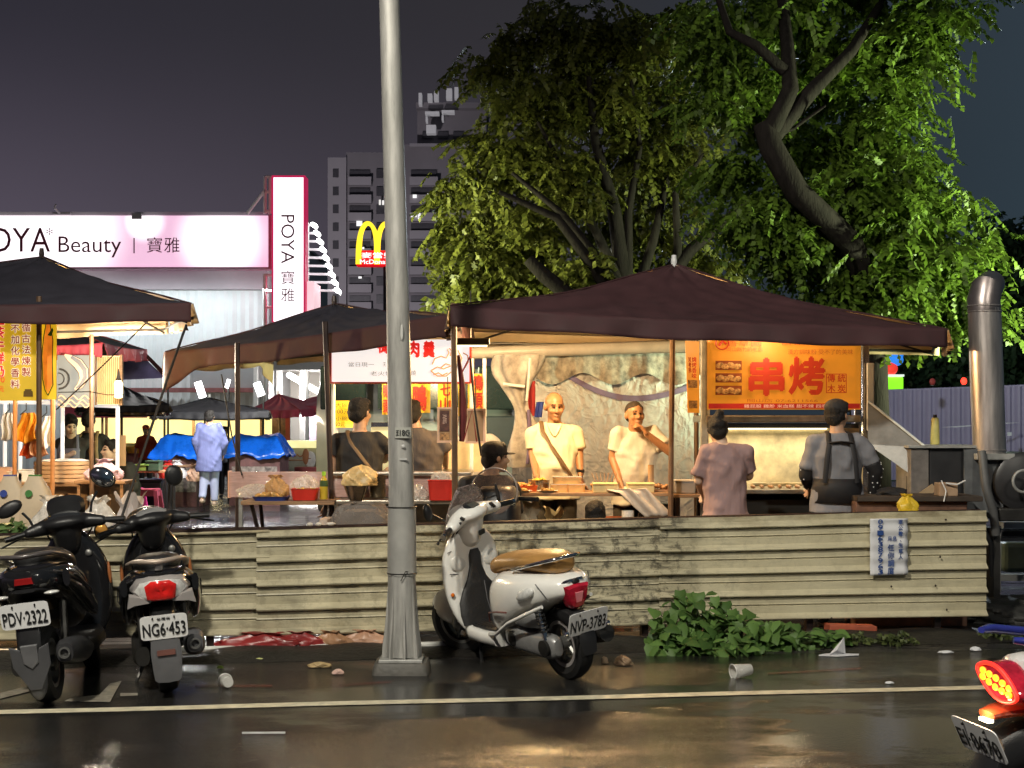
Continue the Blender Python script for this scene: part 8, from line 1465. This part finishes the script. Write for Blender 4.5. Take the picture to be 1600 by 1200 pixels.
gb = thing('gas_bottle', 'slim pale yellow bottle with a black cap standing on the smoke box', 'bottle', (X(1461, dC + .2), dC + .2, Z(696, dC) + .005)); MB().lathe([(.036, 0), (.038, .01), (.034, .12), (.031, .20), (.024, .215)], 16).build('body', mat('pale_yellow_plastic', (.66, .60, .20), .4), gb, smooth=40); MB().lathe([(.016, .213), (.016, .24)], 12).build('cap', M_black, gb)
dr = thing('work_bench', 'wooden bench with rags and tins behind the right end of the fence', 'bench', (X(1430, 11.8), 11.8, 0)); z = Z(774, 11.8); MB().box((0, .1, z - .02), (.95, .5, .04)).build('top', mat('charred_wood', (.05, .035, .025), .7, var=.5), dr, bevel=.005); MB().box((-.05, .12, (z - .04) / 2), (.85, .42, z - .04)).build('body', mat('rusty_brown', (.16, .08, .05), .6, var=.5, scale=5), dr, bevel=.01)
crumple('plastic_bag', (X(1420, 11.5), 11.5, Z(800, 11.5) - .02), (.085, .05, .075), mat('mustard_bag', (.70, .48, .03), .4, bump=.4, bscale=12), 'mustard yellow plastic bag standing behind the right end of the fence', 'bag', 71); crumple('rag', (X(1395, 11.8), 11.85, z), (.13, .08, .03), mat('black_rag', (.02, .018, .018), .8), 'dark rag lying on the work bench', 'rag', 72)
o = thing('tool_box', 'small tan wooden tool box with wires on the right of the work bench', 'box', (X(1478, 11.75), 11.75, z)); MB().box((0, 0, .05), (.14, .16, .10)).build('box', mat('tan_board', (.36, .24, .15), .6), o, bevel=.006); mb = MB(); mb.tube([(-.06, -.09, .12), (-.03, -.11, .04), (-.05, -.12, -.04)], .005, 5); mb.tube([(-.03, -.1, .10), (.05, -.12, .09), (.12, -.1, .12)], .006, 5); mb.build('wires', M_poleW, o)
# trailer frame at the far right edge
tr = thing('trailer_frame', 'black and white steel trailer frame at the right edge beyond the fence', 'trailer', (X(1590, 12.6), 12.6, 0)); t0 = (X(1590, 12.6), 12.6)
bx('beam', 1568, 816, 1700, 826, 12.6, 12.8, M_poleW, tr, t0); bx('beam', 1566, 830, 1700, 838, 12.5, 12.9, M_black, tr, t0); bx('beam', 1560, 840, 1700, 846, 12.6, 12.8, M_poleW, tr, t0); bx('crossbar', 1553, 898, 1700, 908, 12.5, 12.6, M_galv, tr, t0); bx('post', 1555, 822, 1564, 925, 12.35, 12.45, M_galv, tr, t0); bx('tank', 1568, 848, 1700, 895, 13.2, 13.6, mat('teal_grey', (.14, .20, .18), .5, var=.3), tr, t0, bevel=.04)
MB().tube([Vector((X(1563, 12.3) - t0[0], -.3, Z(825, 12.3))), Vector((X(1556, 12.3) - t0[0], -.3, Z(870, 12.3))), Vector((X(1558, 12.3) - t0[0], -.3, Z(915, 12.3)))], .008, 6).build('cable', M_black, tr)
crumple('rubble_heap', (X(1590, 12.0), 12.1, -.02), (.62, .34, .10), mat('dark_rubble', (.03, .03, .028), .6, var=.7, bump=1, bscale=25), 'dark heap of rubble at the right edge beyond the fence', 'rubble', 81)
# ================================================================ litter on the wet road
def cup(px, py, rot, lb, s_=1):
    g = G(px, py); o = thing('plastic_cup', lb, 'cup', (g.x, g.y, .05 * s_), rot, 'plastic cups on the road'); o.rotation_euler = (R(94), 0, rot)
    MB().lathe([(.034 * s_, -.07 * s_), (.036 * s_, -.068 * s_), (.048 * s_, .06 * s_)], 20, cap=False).build('wall', film('clear_cup', (.75, .74, .70), .45, .1), o, smooth=40, solid=.0015); MB().tube([(.048 * s_ * math.cos(a), .048 * s_ * math.sin(a), .06 * s_) for a in [k * math.pi / 12 for k in range(25)]], .003, 6).build('rim', mat('cup_rim', (.7, .69, .66), .2), o); MB().lathe([(.001, -.07 * s_), (.034 * s_, -.07 * s_), (.034 * s_, -.066 * s_)], 18).build('base', film('clear_cup', (.75, .74, .70), .45, .1), o)
cup(354, 1076, R(200), 'clear plastic cup lying on the road right of the silver tailed scooter', .85); cup(1158, 1060, R(-68), 'clear plastic cup lying on its side in front of the creeper', .95)
g = G(1311, 1026); o = thing('white_carton', 'folded white paper piece standing on the road right of the creeper', 'paper', (g.x, g.y, .008)); MB().prism([(-.14, -.02), (-.02, -.05), (.13, .0), (.14, .03), (.0, .06), (-.10, .03)], .007, Matrix.Translation((0, 0, 0))).build('flat', M_paper, o); mb = MB(); mb.add([(-.07, -.01, .006), (.05, .03, .006), (.045, .05, .115), (-.02, -.03, .04)], [(0, 1, 2), (0, 3, 2), (3, 1, 2)]); mb.build('fold', M_paper, o, solid=.002)
g = G(412, 1148); tag(MB().box((g.x, g.y, .010), (.215, .012, .008), (0, 0, .02)).build('white_straw', mat('white_straw', (.6, .6, .6), .4)), 'thin white stick lying on the road below the edge line', 'stick')
for i, (px, py, r_, m_, lb) in enumerate(((500, 1044, (.07, .035, .016), mat('pale_scrap', (.42, .30, .14), .6), 'pale brown scrap on the wet ground left of the lamp post'), (528, 1055, (.035, .02, .015), mat('pink_scrap', (.55, .36, .30), .6), 'small pinkish scrap near the lamp post footing'), (403, 1034, (.045, .012, .008), mat('lime_scrap', (.40, .42, .16), .5), 'yellowish leaf on the ground by the white pipe'), (344, 1046, (.022, .015, .008), mat('green_scrap', (.22, .32, .03), .5), 'bright green leaf above the plastic cup'),
        (975, 1041, (.055, .035, .03), mat('foil_scrap', (.65, .45, .28), .25, .6), 'shiny foil scrap on the wet ground behind the white scooter'), (945, 1038, (.025, .02, .02), mat('tan_scrap', (.45, .32, .2), .6), 'small tan scrap beside the shiny foil'), (1390, 1070, (.025, .012, .006), M_paper, 'tiny white scrap on the edge line'), (1478, 1022, (.05, .02, .008), M_paper, 'thin white scraps near the right edge'), (1525, 1018, (.035, .02, .012), M_paper, 'white paper scrap left of the blue rail'))):
    g = G(px, py); crumple('litter', (g.x, g.y, .008), r_, m_, lb, 'litter', 90 + i, 'litter on the wet road')

for pts, r_, lb in (([(1534, 706, 12.05), (1540, 760, 11.95), (1552, 800, 11.95), (1556, 835, 12.0)], .035, 'thick grey hose bending down beside the blower'), ([(1500, 792, 12.1), (1530, 812, 12.0), (1548, 850, 12.0), (1550, 900, 12.1)], .02, 'thin black hose hanging below the blower')):
    tag(MB().tube([P(*p) for p in pts], r_, 10).build('hose', mat('grey_hose', (.10, .10, .10), .5) if r_ > .03 else M_black, smooth=60), lb, 'hose', 'hoses of the blower')
